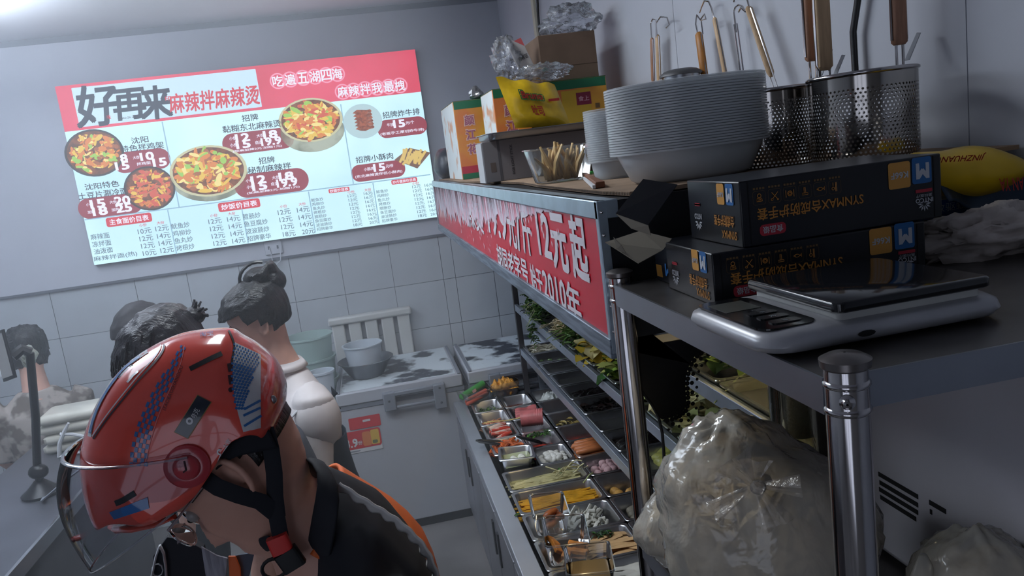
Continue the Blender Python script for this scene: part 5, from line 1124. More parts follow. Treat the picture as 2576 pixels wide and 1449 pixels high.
MB().box(a.x, b.x, 2.6194, 2.62, zb3 + .05, zb3 + .0515).build('seam', M('carton seam', (76, 60, 50), .9), bb, world=True, smooth=0)
pf = THIN('crinkled film', (244, 246, 250), (214, 218, 228), .20, .14, .3, .9, bump=.9, bs=26)
def film(c, rx, ry, rz, seed, label, amp=.5): 
    o = crumple(rx * 1.15, ry * 1.1, rz * 1.15, seed).build('plastic_bag', pf, smooth=180); o.location = c; return tag(o, label, 'bag')
p = PY(1440, 62, 2.72); film((p.x, 2.74, a.z + .052), .085, .09, .05, 3, 'crumpled clear plastic bag lying on the plain brown carton')
p = PY(1283, 150, 2.60); film((p.x, 2.64, p.z), .05, .05, .062, 5, 'puffed clear plastic bag above the yellow snack bag')
p = PY(1370, 180, 2.50); film((p.x - .01, 2.50, p.z), .075, .04, .026, 8, 'clear plastic bag trailing in front of the brown carton')
a = PY(1322, 135, 2.62); wl_ = thing('white_leaflet_box', 'slim white packet with red corner tucked in the plastic bag', 'packet', (a.x, 2.62, a.z - .05), rot=(0, R(-20), 0))
MB().box(-.024, .026, 0, .02, -.01, .10).build('packet_body', M('packet white', (190, 184, 180), .6), wl_, bevel=.001); MB().prism([(-.0, .10), (.026, .10), (.026, .07)], (0, -.0005, 0), UX, UZ, (0, .0004, 0)).build('red_corner', M('corner red', (196, 90, 92), .6), wl_, smooth=0)
mm = MB()
for k in range(3): mm.text('合格证'[k], (-.008 + .012 * k, -.001, .04), UX, UZ, .014, .011, .02)
mm.build('packet_lettering', M('grey ink', (96, 92, 92), .6), wl_, smooth=0, kind='stuff')
# light stick box, steel tray, tub of pasta
YR = 2.335
x0_, x1_ = PY(1212, 360, YR).x, .72; zt_ = PY(1212, 358, YR).z
rg = thing('light_stick_box', 'long grey light stick box lying under the steel tray', 'box', ((x0_ + x1_) / 2, YR + .05, ZK))
MB().box(x0_, x1_, YR, YR + .11, ZK, zt_).build('carton', M('grey card', (118, 114, 116), .6), rg, world=True, bevel=.0015)
MB().box(x0_ + .044, x0_ + .052, YR - .0006, YR, ZK, zt_).build('dark_stripe', M('grey stripe', (84, 82, 86), .6), rg, world=True, smooth=0)
MB().box(x0_ - .004, x0_, YR + .0, YR + .11, ZK - .0, zt_ - .004).build('end_flap', M('flap grey', (160, 162, 166), .6), rg, world=True, smooth=0)
MB().box(x0_ + .018, x0_ + .034, YR - .0006, YR, ZK + .03, ZK + .058).build('brown_patch', M('patch brown', (96, 84, 78), .7), rg, world=True, smooth=0)
MB().text('RGB LIGHT STICK', (x0_ + .086, YR - .0008, (ZK + zt_) / 2), UZ, Vector((-1, 0, 0)), .0075, .088, .02).build('box_lettering', M('dark grey print', (52, 50, 56), .6), rg, world=True, smooth=0)
MB().box(x1_ - .13, x1_ - .126, YR - .0006, YR, ZK + .05, ZK + .078).build('red_line', M('line red', (150, 40, 46), .6), rg, world=True, smooth=0)
tr = thing('steel_tray', 'shallow steel tray on top of the grey light stick box', 'tray', ((x0_ + x1_) / 2, YR + .05, zt_))
cx_ = (PY(1216, 330, YR - .0).x + .73) / 2; tw_ = .73 - PY(1216, 330, YR).x
mm = MB().loft([rr(cx_, YR + .07, tw_ - dw, .24 - dw, .02, z, 4) for dw, z in ((.03, zt_ + .0005), (.018, zt_ + .006), (.014, zt_ + .019), (.0, zt_ + .020), (0, zt_ + .022), (.016, zt_ + .022), (.024, zt_ + .006), (.034, zt_ + .003))]); mm.build('tray_body', M('tray steel', (150, 152, 158), .3, .95), tr, world=True, smooth=50)
# yellow snack bag leaning in the tray
ybm = M('snack yellow', (206, 168, 30), .28, var=.18, vs=14, bump=.4, bs=14)
A = [PY(1246, 196, 2.36), PY(1345, 197, 2.40), PY(1405, 220, 2.42), PY(1440, 318, 2.38)]; tl, tr_, br, bl = PY(1247, 194, 2.36), PY(1395, 212, 2.40), PY(1437, 318, 2.37), PY(1297, 322, 2.35)
sb_ = thing('snack_bag', 'yellow foil snack bag leaning in the steel tray', 'snack bag', ((tl.x + br.x) / 2, 2.38, bl.z))
def bagf(sgn):
    def f(i, j):
        p = tl.lerp(tr_, i).lerp(bl.lerp(br, i), j); e = (1 - abs(2 * i - 1) ** 2.5) * (1 - abs(2 * j - 1) ** 3)
        return p + Vector((.0, sgn * (.030 * e + .006 * mnoise.noise(Vector((i * 4, j * 4, 1))) * e), .004 * math.sin(i * 16) * (1 - j)))
    return f
mm = MB().grid(bagf(-1), 20, 20).grid(bagf(1), 20, 20); mm.build('foil', ybm, sb_, world=True, smooth=180)
def onbag(i, j, d=.0015): v_ = Vector(bagf(-1)(i, j)); return v_ + Vector((0, -d, 0))
exb = (tr_ - tl).normalized(); eyb = (tl - bl).normalized(); eyb = Vector((eyb.x, 0, eyb.z)).normalized(); exb = Vector((exb.x, 0, exb.z)).normalized()
MB().text('Bruno', onbag(.45, .36, .006), exb, eyb, .026, .07, .10).build('logo_outline', M('snack green', (60, 110, 60), .5), sb_, world=True, smooth=0)
MB().text('Bruno', onbag(.45, .36, .0075), exb, eyb, .021, .062, .03).text('吐司', onbag(.47, .66, .004), exb, eyb, .03, .034, .03).build('snack_lettering', M('snack red', (160, 44, 40), .5), sb_, world=True, smooth=0)
MB().box(0, .034, -.0004, 0, 0, .008).build('snack_tag', M('snack red'), sb_, smooth=0).location = onbag(.72, .44, .004) - sb_.location
# tub of dry pasta
tp = PZ(1422, 456, ZK)
tb = thing('pasta_tub', 'clear plastic tub of dried bean curd sticks on the cardboard', 'tub', (tp.x, tp.y + .03, ZK))
MB().loft([rr(0, 0, w_, w_ * .8, .02, z, 5) for w_, z in ((.11, .0005), (.118, .004), (.150, .078), (.158, .079), (.158, .082), (.148, .082))], True, False).build('tub_wall', THIN('tub plastic', (240, 242, 240), (206, 208, 206), .16, .12, .4), tb, smooth=50)
q = random.Random(21); mm = MB()
for k in range(26):
    a = Vector((q.uniform(-.04, .04), q.uniform(-.03, .03), .006)); b = a + Vector((q.uniform(-.035, .035), q.uniform(-.02, .02), q.uniform(.05, .088))); mm.tube([a, (a + b) / 2 + Vector((q.uniform(-.01, .01), 0, 0)), b], [.009, .011, .005], 7, flat=.5)
pst = mm.build('bean_curd_sticks', M('bean curd stick', (206, 172, 116), .5, var=.15, vs=30)); pst.location = tb.location; tag(pst, 'dried beige bean curd sticks standing in the clear tub', 'bean curd', None, 'stuff')
# green knife and wooden brush lying on the cardboard
ga, gb = PZ(1392, 452, ZK), PZ(1478, 445, ZK)
gk = thing('green_peeler', 'bright green plastic peeler lying before the clear tub', 'peeler', (ga.x, ga.y, ZK))
MB().tube([ga + UZ * .006, ga.lerp(gb, .3) + UZ * .008, ga.lerp(gb, .7) + UZ * .007, gb + UZ * .006], [.004, .0075, .006, .004], 8, flat=.7).build('handle', M('bright green', (58, 178, 66), .4), gk, world=True)
MB().tube([gb + UZ * .006, gb + Vector((.02, .03, .008)), gb + Vector((.05, .08, .008))], [.003, .004, .002], 6).build('tip', M('bright green'), gk, world=True)
wa, wb_ = PZ(1470, 446, ZK), PZ(1511, 474, ZK)
wk = thing('paper_stack_knife', 'old brown wooden handled blade beside the green peeler', 'knife', (wa.x, wa.y, ZK))
d_ = (wb_ - wa); sd = d_.cross(UZ).normalized() * .011
MB().prism([(0, -.5), (.35, -.55), (1, -.75), (1.0, .75), (.35, .55), (0, .5)], wa + UZ * .001, d_, sd, UZ * .011).build('handle', M('old brown wood', (122, 74, 48), .6, var=.2, vs=30), wk, world=True, bevel=.0015)
MB().prism([(.25, .56), (1, .76), (1., 1.25), (.25, .9)], wa + UZ * .001, d_, sd, UZ * .006).build('white_strip', white_p, wk, world=True)
# black bag behind the bowls, dark bag at the far end, foil clip
o = lump_mesh(.06, .06, .045, 11, .3, 20, 14).build('black_bag', M('black film', (14, 14, 20), .25, bump=.5, bs=20)); p = PY(1492, 285, 1.92); o.location = (p.x + .02, 1.95, ZK + .046); tag(o, 'shiny black plastic bag lump behind the clear bowls', 'bag')
o.scale = (1, 1, 1.1); o.location.z = ZK + .05
o = lump_mesh(.055, .09, .075, 13, .25, 20, 14).build('dark_bag', M('dark film', (40, 44, 54), .35, bump=.4, bs=14)); o.location = (.395, 3.72, ZT + .075); tag(o, 'dark plastic bag at the far end of the canopy top', 'bag')
bxn = MB().box(.43, .60, 3.55, 3.75, ZK, ZK + .10).build('brown_box', card_d, bevel=.002); tag(bxn, 'low brown box behind the torn orange carton', 'box')
p = PY(1200, 222, 3.05); fo = lump_mesh(.03, .03, .024, 17, .5, 14, 10).build('foil_clip', M('foil grey', (150, 150, 152), .3, .8), smooth=0); fo.location = (p.x, 3.09, PY(1144, 256, 3.05).z + .024); tag(fo, 'crumpled grey foil piece on top of the torn carton', 'foil')
# ================================================================== people
skin = M('skin', (206, 162, 144), .5, var=.06, vs=14, sss=.08)
skin_r = M('rider skin', (204, 156, 138), .5, var=.05, vs=14, sss=.08)
HP = [(-.118, .060, .012, .018), (-.110, .080, .0, .034), (-.098, .088, -.012, .044), (-.082, .085, -.03, .052), (-.066, .091, -.045, .057), (-.05, .088, -.06, .062), (-.03, .088, -.075, .067), (-.01, .088, -.086, .071), (.01, .084, -.094, .073), (.026, .083, -.098, .074), (.045, .091, -.1, .0745), (.07, .088, -.1, .074), (.095, .074, -.092, .066), (.115, .05, -.074, .052), (.128, .02, -.045, .032), (.133, -.008, -.02, .01)]
def hprof(z):
    z = max(HP[0][0], min(HP[-1][0], z))
    for a, b in zip(HP, HP[1:]):
        if z <= b[0]:
            t = (z - a[0]) / (b[0] - a[0]); t = t * t * (3 - 2 * t) * .35 + t * .65
            return [a[k] + (b[k] - a[k]) * t for k in (1, 2, 3)]
def hpoint(z, t, off=0., face=True):
    xf, xb, hw = hprof(z); cx, ax = (xf + xb) / 2, (xf - xb) / 2
    c, s = math.cos(t), math.sin(t); p = .84
    x = cx + (ax + off) * math.copysign(abs(c) ** p, c); y = (hw + off) * math.copysign(abs(s) ** p, s)
    if face and x > cx:
        n = max(0, 1 - abs((z + .030) / (.06 if z > -.03 else .014))) * math.exp(-(y / (.011 + .05 * max(0, -.0 - z) * .2)) ** 2); x += .027 * n
        x += .004 * math.exp(-((z + .062) / .008) ** 2 - (y / .022) ** 2) + .004 * math.exp(-((z + .075) / .007) ** 2 - (y / .02) ** 2) - .003 * math.exp(-((z + .0685) / .003) ** 2 - (y / .02) ** 2)
        x -= .007 * math.exp(-((z - .022) / .013) ** 2 - ((abs(y) - .032) / .017) ** 2)
        x += .004 * math.exp(-((z + .012) / .018) ** 2 - ((abs(y) - .045) / .016) ** 2)
    return Vector((x, y, z))
def head_mesh(mb_, mat4, k=1., edz=0.):
    zs_ = [-.118 + .251 * i / 46 for i in range(47)]
    mb_.loft([[mat4 @ (hpoint(z, 2 * PI * j / 56) * k) for j in range(56)] for z in zs_])
    for s in (-1, 1):                                  # ears
        c = Vector((-.006, s * .073, -.004 + edz)); P_ = []
        for q in range(14):
            a = 2 * PI * q / 14; P_.append(mat4 @ ((c + Vector((.016 * math.cos(a) - .006 * math.sin(a), s * (.008 - .006 * math.cos(a)), .031 * math.sin(a)))) * k))
        mb_.tube(P_ + [P_[0]], .0052 * k, 7); mb_.ball(mat4 @ (c * k), .015 * k, .008 * k, .025 * k, 10, 8); mb_.ball(mat4 @ ((c + Vector((.006, s * .004, -.028))) * k), .008 * k, .005 * k, .009 * k, 8, 6)
def eyes(par, mat4, k=1.):
    for s in (-1, 1):
        MB().ball(mat4 @ (Vector((.0745, s * .032, .021)) * k), .0095 * k).build('eye', M('eye white', (150, 146, 144), .3), par, world=True)
        MB().ball(mat4 @ (Vector((.0815, s * .032, .020)) * k), .0048 * k).build('iris', M('iris dark', (24, 18, 16), .3), par, world=True)
        MB().tube([mat4 @ (Vector((.088 - .006 * abs(t), s * (.032 + t * .017), .042 - .004 * t * t)) * k) for t in (-1, -.5, 0, .5, 1)], .0028 * k, 6, flat=.6).build('eyebrow', M('brow', (34, 28, 28), .8), par, world=True)
def hair_shell(par, mat4, k, mat, cut, off=.014, name='hair', noise_=.004, seed=0, zmax=.146, zmin=-.11):
    n, m_ = 64, 52; grid_ = []
    for i in range(m_ + 1):
        z = zmin + (zmax - zmin) * i / m_; zz = min(z, .132); row = []
        for j in range(n):
            p = hpoint(zz, 2 * PI * j / n, off, False)
            if z > .118: p.z = z; f = max(.02, 1 - ((z - .118) / (zmax - .118)) ** 2 * .92); xf, xb, hw = hprof(.118); c = Vector(((xf + xb) / 2 - .006, 0, 0)); q = hpoint(.118, 2 * PI * j / n, off, False); p = Vector((c.x + (q.x - c.x) * f, q.y * f, z))
            p += p.normalized() * (noise_ * mnoise.noise(Vector((p.x * 40 + seed, p.y * 90, p.z * 12))))
            row.append(p)
        grid_.append(row)
    h = MB(); vs = [mat4 @ (p * k) for r in grid_ for p in r]; fs = []
    for i in range(m_):
        for j in range(n):
            q = (i * n + j, i * n + (j + 1) % n, (i + 1) * n + (j + 1) % n, (i + 1) * n + j); c = sum((grid_[a // n][a % n] for a in q), Vector()) / 4
            if c.z > cut(c.x, c.y): fs.append(q)
    fs.append(tuple(m_ * n + j for j in range(n)))
    h.add(vs, fs); return h.build(name, mat, par, world=True, smooth=180, solid=.010, off=-1)
hairm = M('dark hair', (20, 19, 22), .38, var=.3, vs=8, bump=.5, bs=60, stretch=(1, 6, 1))
def basis(F, U, o):
    F = F.normalized(); U = (U - F * U.dot(F)).normalized(); L = U.cross(F)
    return Matrix(((F.x, L.x, U.x, o.x), (F.y, L.y, U.y, o.y), (F.z, L.z, U.z, o.z), (0, 0, 0, 1)))
def hand(mb_, w_, d, nrm, s=1., curl=.5):
    """palm and five unequal bent fingers; d = finger direction, nrm = back of hand"""
    d = d.normalized(); nrm = (nrm - d * nrm.dot(d)).normalized(); l = nrm.cross(d)
    mb_.tube([w_, w_ + d * .03, w_ + d * .085], [.024, .038, .036], 10, flat=.42, up=nrm)
    for k, (o, L) in enumerate(((-.030, .062), (-.010, .072), (.011, .068), (.029, .054))):
        a = w_ + d * .078 + l * o; b = a + d * L * .5 - nrm * L * .15 * curl; mb_.tube([a - d * .02, a, b, b + d * L * .3 - nrm * L * .35 * curl], [.0095, .0095, .0085, .007], 7)
    a = w_ + d * .03 + l * -.034 * s; mb_.tube([a, a + d * .03 - l * .022 * s, a + d * .058 - l * .024 * s - nrm * .008], [.012, .0105, .008], 7)
def person(name, label, ear, face, pitch, H, shirt, trous, hair_fn, sit=False, lean=0., arms=.5, sleeve=1., sk=None, k=1., body_off=(0, 0), yaw_body=None, sh_off=(0, 0, 0)):
    """ear = middle of the head; face = heading in the floor plane (radians)"""
    sk = sk or skin; ear = Vector(ear); f = Vector((math.cos(face), math.sin(face), 0)); l = UZ.cross(f)
    yb_ = face if yaw_body is None else yaw_body; bf = Vector((math.cos(yb_), math.sin(yb_), 0)); bl_ = UZ.cross(bf)
    F = f * math.cos(pitch) - UZ * math.sin(pitch); U = f * math.sin(pitch) + UZ * math.cos(pitch)
    hm_ = basis(F, U, ear)
    nb = ear - UZ * .165 - f * (.035 + .03 * math.sin(pitch)); hipz = .52 if sit else .50 * H
    sh = nb - UZ * .055 - bf * .01 + Vector(sh_off); hip = Vector((sh.x - bf.x * lean + body_off[0], sh.y - bf.y * lean + body_off[1], hipz))
    foot = Vector((hip.x, hip.y, 0)); t = thing(name, label, 'person', foot)
    b = MB(); head_mesh(b, hm_, k); b.tube([ear - UZ * .03 - F * .03, ear - UZ * .10 - f * .03, nb, (nb - UZ * .05).lerp(sh, .5), sh - UZ * .02], [.05, .054, .06, .068, .085], 16)
    def ell(c, rx, ry, n=24): return [c + bf * (rx * math.cos(2 * PI * i / n)) + bl_ * (ry * math.sin(2 * PI * i / n)) for i in range(n)]
    secs = [(0, .05, .07), (.06, .075, .15), (.14, .10, .175), (.35, .115, .165), (.6, .105, .145), (.8, .11, .155), (1, .12, .17)]
    b.loft([ell(sh.lerp(hip, q) + UZ * (.03 if q == 0 else 0), rx * .9, ry * .9) for q, rx, ry in secs])
    S = MB(); S.loft([ell(sh.lerp(hip, q) + UZ * (.04 if q == 0 else 0), rx + .012, ry + .014) for q, rx, ry in secs])
    T = MB()
    for s in (-1, 1):
        a0 = sh + bl_ * s * .165 - UZ * .045; a1 = a0 + bl_ * s * .03 - UZ * .24 + bf * .04; a2 = a1 + bf * (.22 * arms + .02) - UZ * (.24 * (1 - arms) + .02) - bl_ * s * .05
        b.tube([a0, a0.lerp(a1, .5), a1, a1.lerp(a2, .5), a2], [.05, .046, .04, .036, .027], 12); hand(b, a2, (a2 - a1), UZ, s)
        e = a0.lerp(a1, min(1, sleeve)) if sleeve <= 1 else a1.lerp(a2, sleeve - 1)
        S.tube([a0 - bl_ * s * .02 + UZ * .01, a0 + bl_ * s * .01, a0.lerp(e, .5) if sleeve <= 1 else a1, e], [.062, .07, .064, .056], 14)
        if sit: k0 = hip + bl_ * s * .09; k1 = k0 + bf * .40 - UZ * .02; k2 = k1 - UZ * (k1.z - .07)
        else: k0 = hip + bl_ * s * .09; k1 = Vector((k0.x, k0.y, .26 * H)); k2 = Vector((k0.x, k0.y, .07))
        T.tube([k0 + UZ * .05, k0, k0.lerp(k1, .5), k1, k1.lerp(k2, .5), k2], [.10, .098, .085, .066, .06, .052], 14)
        b.tube([k1, k2], [.05, .04], 10)
        MB().loft([[Vector((k2.x, k2.y, 0)) + bf * (.05 + rx * math.cos(2 * PI * i / 16)) + bl_ * (ry * math.sin(2 * PI * i / 16)) + UZ * z for i in range(16)] for z, rx, ry in ((.001, .125, .042), (.02, .13, .046), (.05, .11, .042), (.085, .05, .04))]).build('shoe', M('shoe', (36, 36, 40), .6), t, world=True)
    T.loft([ell(hip + UZ * z, rx, ry) for z, rx, ry in ((.09, .12, .165), (0, .125, .175), (-.08, .11, .16))])
    b.build('body', sk, t, world=True, remesh=.006, smo=3); S.build('shirt', shirt, t, world=True, remesh=.009, smo=6); T.build('trousers', trous, t, world=True, remesh=.012, smo=5)
    eyes(t, hm_, k); hair_fn(t, hm_, k)
    return t, hm_, sh, hip, bf, bl_
# ------------------------------------------------------------------ woman in white blouse
jeans = M('dark trousers', (30, 34, 42), .8); blouse = M('white blouse', (206, 200, 200), .55, var=.05, vs=8, bump=.25, bs=14)
def bun_hair(t, m4, k):
    hair_shell(t, m4, k, hairm, lambda x, y: (.072 - .4 * max(0, .05 - x)) if x > .035 else (.025 if x > .0 else (-.0 if x > -.03 else -.04)), .024, noise_=.006, seed=2)
    b = MB()
    b.ball(m4 @ Vector((-.075, 0, .12)), .052, .05, .045, 16, 12); b.ball(m4 @ Vector((-.115, .0, .09)), .04, .04, .042, 14, 10)
    for i in range(5): a = i * 1.25; b.tube([m4 @ (Vector((-.09, 0, .115)) + Vector((.05 * math.cos(a + u), .045 * math.sin(a + u), .03 * math.sin(u * 1.5)))) for u in (0, .5, 1, 1.5, 2)], .013, 7)
    b.build('hair_bun', hairm, t, world=True, remesh=.006, smo=2)
    c = MB().tube([m4 @ (Vector((-.075, -.01, .13)) + Vector((.058 * math.cos(u), .02, .05 * math.sin(u)))) for u in [.3 * q for q in range(9)]], .006, 6); c.build('hair_clip', blackpl, t, world=True)
ec = PY(655, 808, 2.70)
wo, hm1, sh1, hip1, bf1, bl1 = person('person', 'woman in white blouse and dark apron with her hair in a bun, head bowed', ec, PI + .12, R(24), ec.z / .915, blouse, jeans, bun_hair, arms=.5, sleeve=1.0, lean=-.02, body_off=(.05, .02), yaw_body=PI + .5)
for s in (-1, 1):
    a0 = sh1 + bl1 * s * .175 - UZ * .05; MB().ball(a0 - UZ * .06, .082, .082, .11, 18, 12).build('puff_sleeve', blouse, wo, world=True, smooth=180)
apm_ = M('navy apron', (30, 42, 56), .7, var=.15, vs=4)
ap_ = MB()
def ell2(c, rx, ry, n=28, w=1.): return [c + bf1 * (rx * math.cos(2 * PI * i / n)) + bl1 * (ry * math.sin(2 * PI * i / n)) for i in range(n)]
ap_.loft([ell2(sh1.lerp(hip1, q) + UZ * dz, rx, ry) for q, dz, rx, ry in ((.45, 0, .135, .178), (.62, 0, .13, .17), (.8, 0, .135, .178), (1, 0, .15, .20), (1, -.3, .17, .23), (1, -.5, .18, .24))], False, False)
ap_.build('apron', apm_, wo, world=True, smooth=180, solid=.004)
for e in (PY(836, 1002, 2.75), PY(838, 1192, 2.78)):
    mm = MB()
    for sgn_ in (-1, 1): mm.grid(lambda i, j: e + Vector((.012 * i + .02 * i * (j - .5), -.004 * math.sin(i * 3), sgn_ * .03 * i - .03 * (j - .5) * i)), 4, 4)
    mm.build('apron_tie', apm_, wo, world=True, solid=.003)
a, b = PY(722, 1062, 2.50), PY(778, 1012, 2.52); MB().tube([a, a.lerp(b, .5) + UZ * .006, b], .004, 6).build('apron_cord', white_p, wo, world=True)
cl_ = MB(); cl_.loft([[sh1 + UZ * z + bf1 * (rx * math.cos(q) + .012) + bl1 * ry * math.sin(q) for q in [2 * PI * i / 24 for i in range(24)]] for z, rx, ry in ((-.0, .085, .105), (.04, .07, .078), (.07, .066, .072), (.045, .08, .088))], False, False); cl_.build('collar', blouse, wo, world=True, smooth=180, solid=.004)
# ------------------------------------------------------------------ woman with loose dark hair behind the rider
hair2 = M('grey dark hair', (44, 42, 46), .34, var=.3, vs=10, bump=.5, bs=60, stretch=(1, 6, 1))
def loose_hair(t, m4, k):
    hair_shell(t, m4, k, hair2, lambda x, y: .07 if x > .05 else (.0 if x > .0 else -.1), .026, noise_=.008, seed=5)
    q = random.Random(6); b = MB()
    for i in range(110):
        s = q.uniform(-1, 1); z = q.uniform(.02, .11); a = hpoint(z, s * 1.9, .026, False)
        d = Vector((.3, .1 * s, -1)).normalized(); L = q.uniform(.05, .16)
        b.tube([m4 @ a, m4 @ (a + Vector((.02, .01 * s, -.02))), m4 @ (a + d * L * .6 + Vector((.02, 0, 0))), m4 @ (a + d * L)], [.003, .0024, .0018, .0006], 4)
    b.build('hair_strands', hair2, t, world=True, kind='stuff')
    c = MB()
    c.ball(m4 @ Vector((-.125, 0, .055)), .03, .03, .026, 12, 8)
    for i in range(7): a = i * .9; c.tube([m4 @ Vector((-.125, .0, .06)), m4 @ Vector((-.15 - .01 * abs(math.cos(a)), .03 * math.cos(a), .06 + .03 * math.sin(a)))], [.009, .003], 6)
    c.build('hair_tuft', hair2, t, world=True)
ec = PY(425, 905, 2.2)
person('person', 'woman with loose dark hair bending behind the red helmet', ec, PI + .15, R(28), ec.z / .915, M('dim grey shirt', (70, 76, 86), .8), jeans, loose_hair, arms=.1, body_off=(.04, .05), sh_off=(.13, .06, -.02))
# ------------------------------------------------------------------ man with cropped hair
def crop_hair(t, m4, k): hair_shell(t, m4, k, M('cropped hair', (38, 36, 40), .7, var=.2, vs=30), lambda x, y: .062 if x > .055 else (.035 if x > -.0 else -.045), .008, noise_=.003, seed=9)
ec = PY(366, 852, 3.1)
person('person', 'man with cropped black hair standing behind the loose-haired woman', ec, PI + .35, R(22), ec.z / .915, M('navy shirt', (40, 46, 60), .8), jeans, crop_hair, arms=.0)
# ------------------------------------------------------------------ seated person in camouflage
camo_m = M('camouflage cloth', (106, 98, 92), .85, col2=(164, 156, 150), vs=16, vlo=.44, vhi=.56, vdet=2, bump=.2, bs=30)
nt = camo_m.node_tree
ec = PY(70, 888, 4.2)
cp, hm4, sh4, hip4, bf4, bl4 = person('person', 'person in camouflage shirt seated with back turned beyond the service counter', ec, PI * .62, R(10), 1.62, camo_m, jeans, lambda t, m4, k: hair_shell(t, m4, k, hairm, lambda x, y: .05 if x > .04 else (.0 if x > 0 else -.07), .02, noise_=.01, seed=3), sit=True, arms=.6, sleeve=1.0)
stl = thing('stool', 'low round stool under the person in camouflage', 'stool', (hip4.x, hip4.y, 0))
MB().lathe([(.001, .38), (.15, .38), (.155, .40), (.15, .415), (.001, .415)], 24, cap0=False, cap1=False).build('seat', M('stool blue', (60, 80, 110), .6), stl)
for q in range(4): a = PI / 4 + q * PI / 2; MB().tube([(.11 * math.cos(a), .11 * math.sin(a), .38), (.15 * math.cos(a), .15 * math.sin(a), 0)], .012, 8).build('leg', steel, stl)
# ================================================================== delivery rider with helmet
YC = 1.185
FR = Vector((-.695, -.05, -.719)); UR = Vector((-.719, 0, .695))
earp = PY(598, 1222, 1.11); ho = Vector((earp.x, YC, earp.z)); hmR = basis(FR, UR, ho); kR = 1.15
rd = thing('person', 'delivery rider in black shirt bending forward under a red helmet', 'person', (.06, 1.30, 0))
b = MB(); head_mesh(b, hmR, kR, .014)
n0, n1, n2 = PY(672, 1225, YC), PY(770, 1330, YC), PY(860, 1440, YC + .01)
b.tube([n0 + Vector((-.02, 0, 0)), n0, n0.lerp(n1, .5), n1, n2], [.05, .058, .060, .066, .10], 20)
spine = [(785, 1318, .098, .080, -72), (830, 1350, .098, .12, -62), (885, 1395, .098, .175, -52), (950, 1490, .105, .20, -42), (1000, 1640, .115, .20, -30), (1030, 1850, .12, .19, -15)]
def rsec(u, v, ra, rl, deg, grow=0, n=28):
    c = PY(u, v, YC + .03); a = R(deg); bk = Vector((math.cos(a), 0, -math.sin(a)))   # towards the back
    return [c + bk * ((ra + grow) * math.cos(2 * PI * i / n)) + Vector((0, 1, 0)) * ((rl + grow) * math.sin(2 * PI * i / n)) for i in range(n)]
rs = [rsec(*s_[:5], grow=-.012) for s_ in spine]; b.loft(rs)
hipc = PY(1030, 1850, YC + .03)
near_sh = PY(950, 1500, YC - .12); el = PY(940, 1760, YC - .17); wr = PY(760, 2150, YC - .08)
far_sh = PY(905, 1400, YC + .20); el2 = PY(930, 1760, YC + .26); wr2 = PY(760, 2150, YC + .18)
for a0, a1, a2, s in ((near_sh, el, wr, -1), (far_sh, el2, wr2, 1)): b.tube([a0, a0.lerp(a1, .5), a1, a1.lerp(a2, .5), a2], [.055, .05, .042, .038, .028], 14); hand(b, a2, a2 - a1, UZ, s, .8)
for s in (-1, 1):
    k0 = Vector((hipc.x, YC + .03 + s * .09, hipc.z - .02)); b.tube([k0, Vector((k0.x - .03, k0.y, .48)), Vector((k0.x, k0.y, .08))], [.08, .055, .04], 12)
b.build('body', skin_r, rd, world=True, remesh=.0045, smo=3)
eyes(rd, hmR, kR)
hair_shell(rd, hmR, kR, hairm, lambda x, y: .07 if x > .05 else (.035 if x > -.035 else -.005), .006, noise_=.002, seed=4)
tee = M('black tee', (26, 28, 36), .75, var=.15, vs=5, bump=.15, bs=12)
S = MB(); S.loft([rsec(*s_[:5]) for s_ in spine])
for a0, a1 in ((near_sh, el), (far_sh, el2)): S.tube([a0 + Vector((-.0, 0, .02)), a0.lerp(a1, .15), a0.lerp(a1, .5), a0.lerp(a1, .75)], [.05, .075, .078, .072], 16)
S.build('shirt', tee, rd, world=True, remesh=.007, smo=6)
# standing collar
ci = [PY(u, v, y) for u, v, y in ((762, 1142, YC + .0), (806, 1182, YC - .055), (792, 1252, YC - .078), (774, 1350, YC - .07), (757, 1450, YC - .035), (748, 1490, YC + .01), (757, 1440, YC + .06), (775, 1330, YC + .09), (790, 1230, YC + .075), (770, 1160, YC + .045))]
co = [PY(u, v, y) for u, v, y in ((811, 1148, YC), (862, 1215, YC - .07), (850, 1300, YC - .10), (832, 1400, YC - .09), (805, 1500, YC - .045), (790, 1540, YC + .01), (805, 1490, YC + .07), (832, 1380, YC + .11), (850, 1260, YC + .095), (820, 1170, YC + .05))]
MB().loft([[p.lerp(q, -.03) for p, q in zip(ci, co)], [p.lerp(q, .4) + Vector((0, 0, .004)) for p, q in zip(ci, co)], co], False, False).build('collar', tee, rd, world=True, smooth=180, solid=.006, sub=1)
T = MB()
for s in (-1, 1):
    k0 = Vector((hipc.x, YC + .03 + s * .09, hipc.z)); T.tube([k0 + UZ * .06, k0, Vector((k0.x - .03, k0.y, .48)), Vector((k0.x, k0.y, .28)), Vector((k0.x, k0.y, .06))], [.12, .115, .08, .07, .06], 14)
    MB().loft([[Vector((k0.x - .05 + rx * math.cos(2 * PI * i / 16), k0.y + ry * math.sin(2 * PI * i / 16), z)) for i in range(16)] for z, rx, ry in ((.001, .125, .042), (.02, .13, .046), (.05, .11, .042), (.085, .05, .04))]).build('shoe', M('shoe'), rd, world=True)
T.build('trousers', M('rider trousers', (28, 30, 36), .8), rd, world=True, remesh=.012, smo=5)
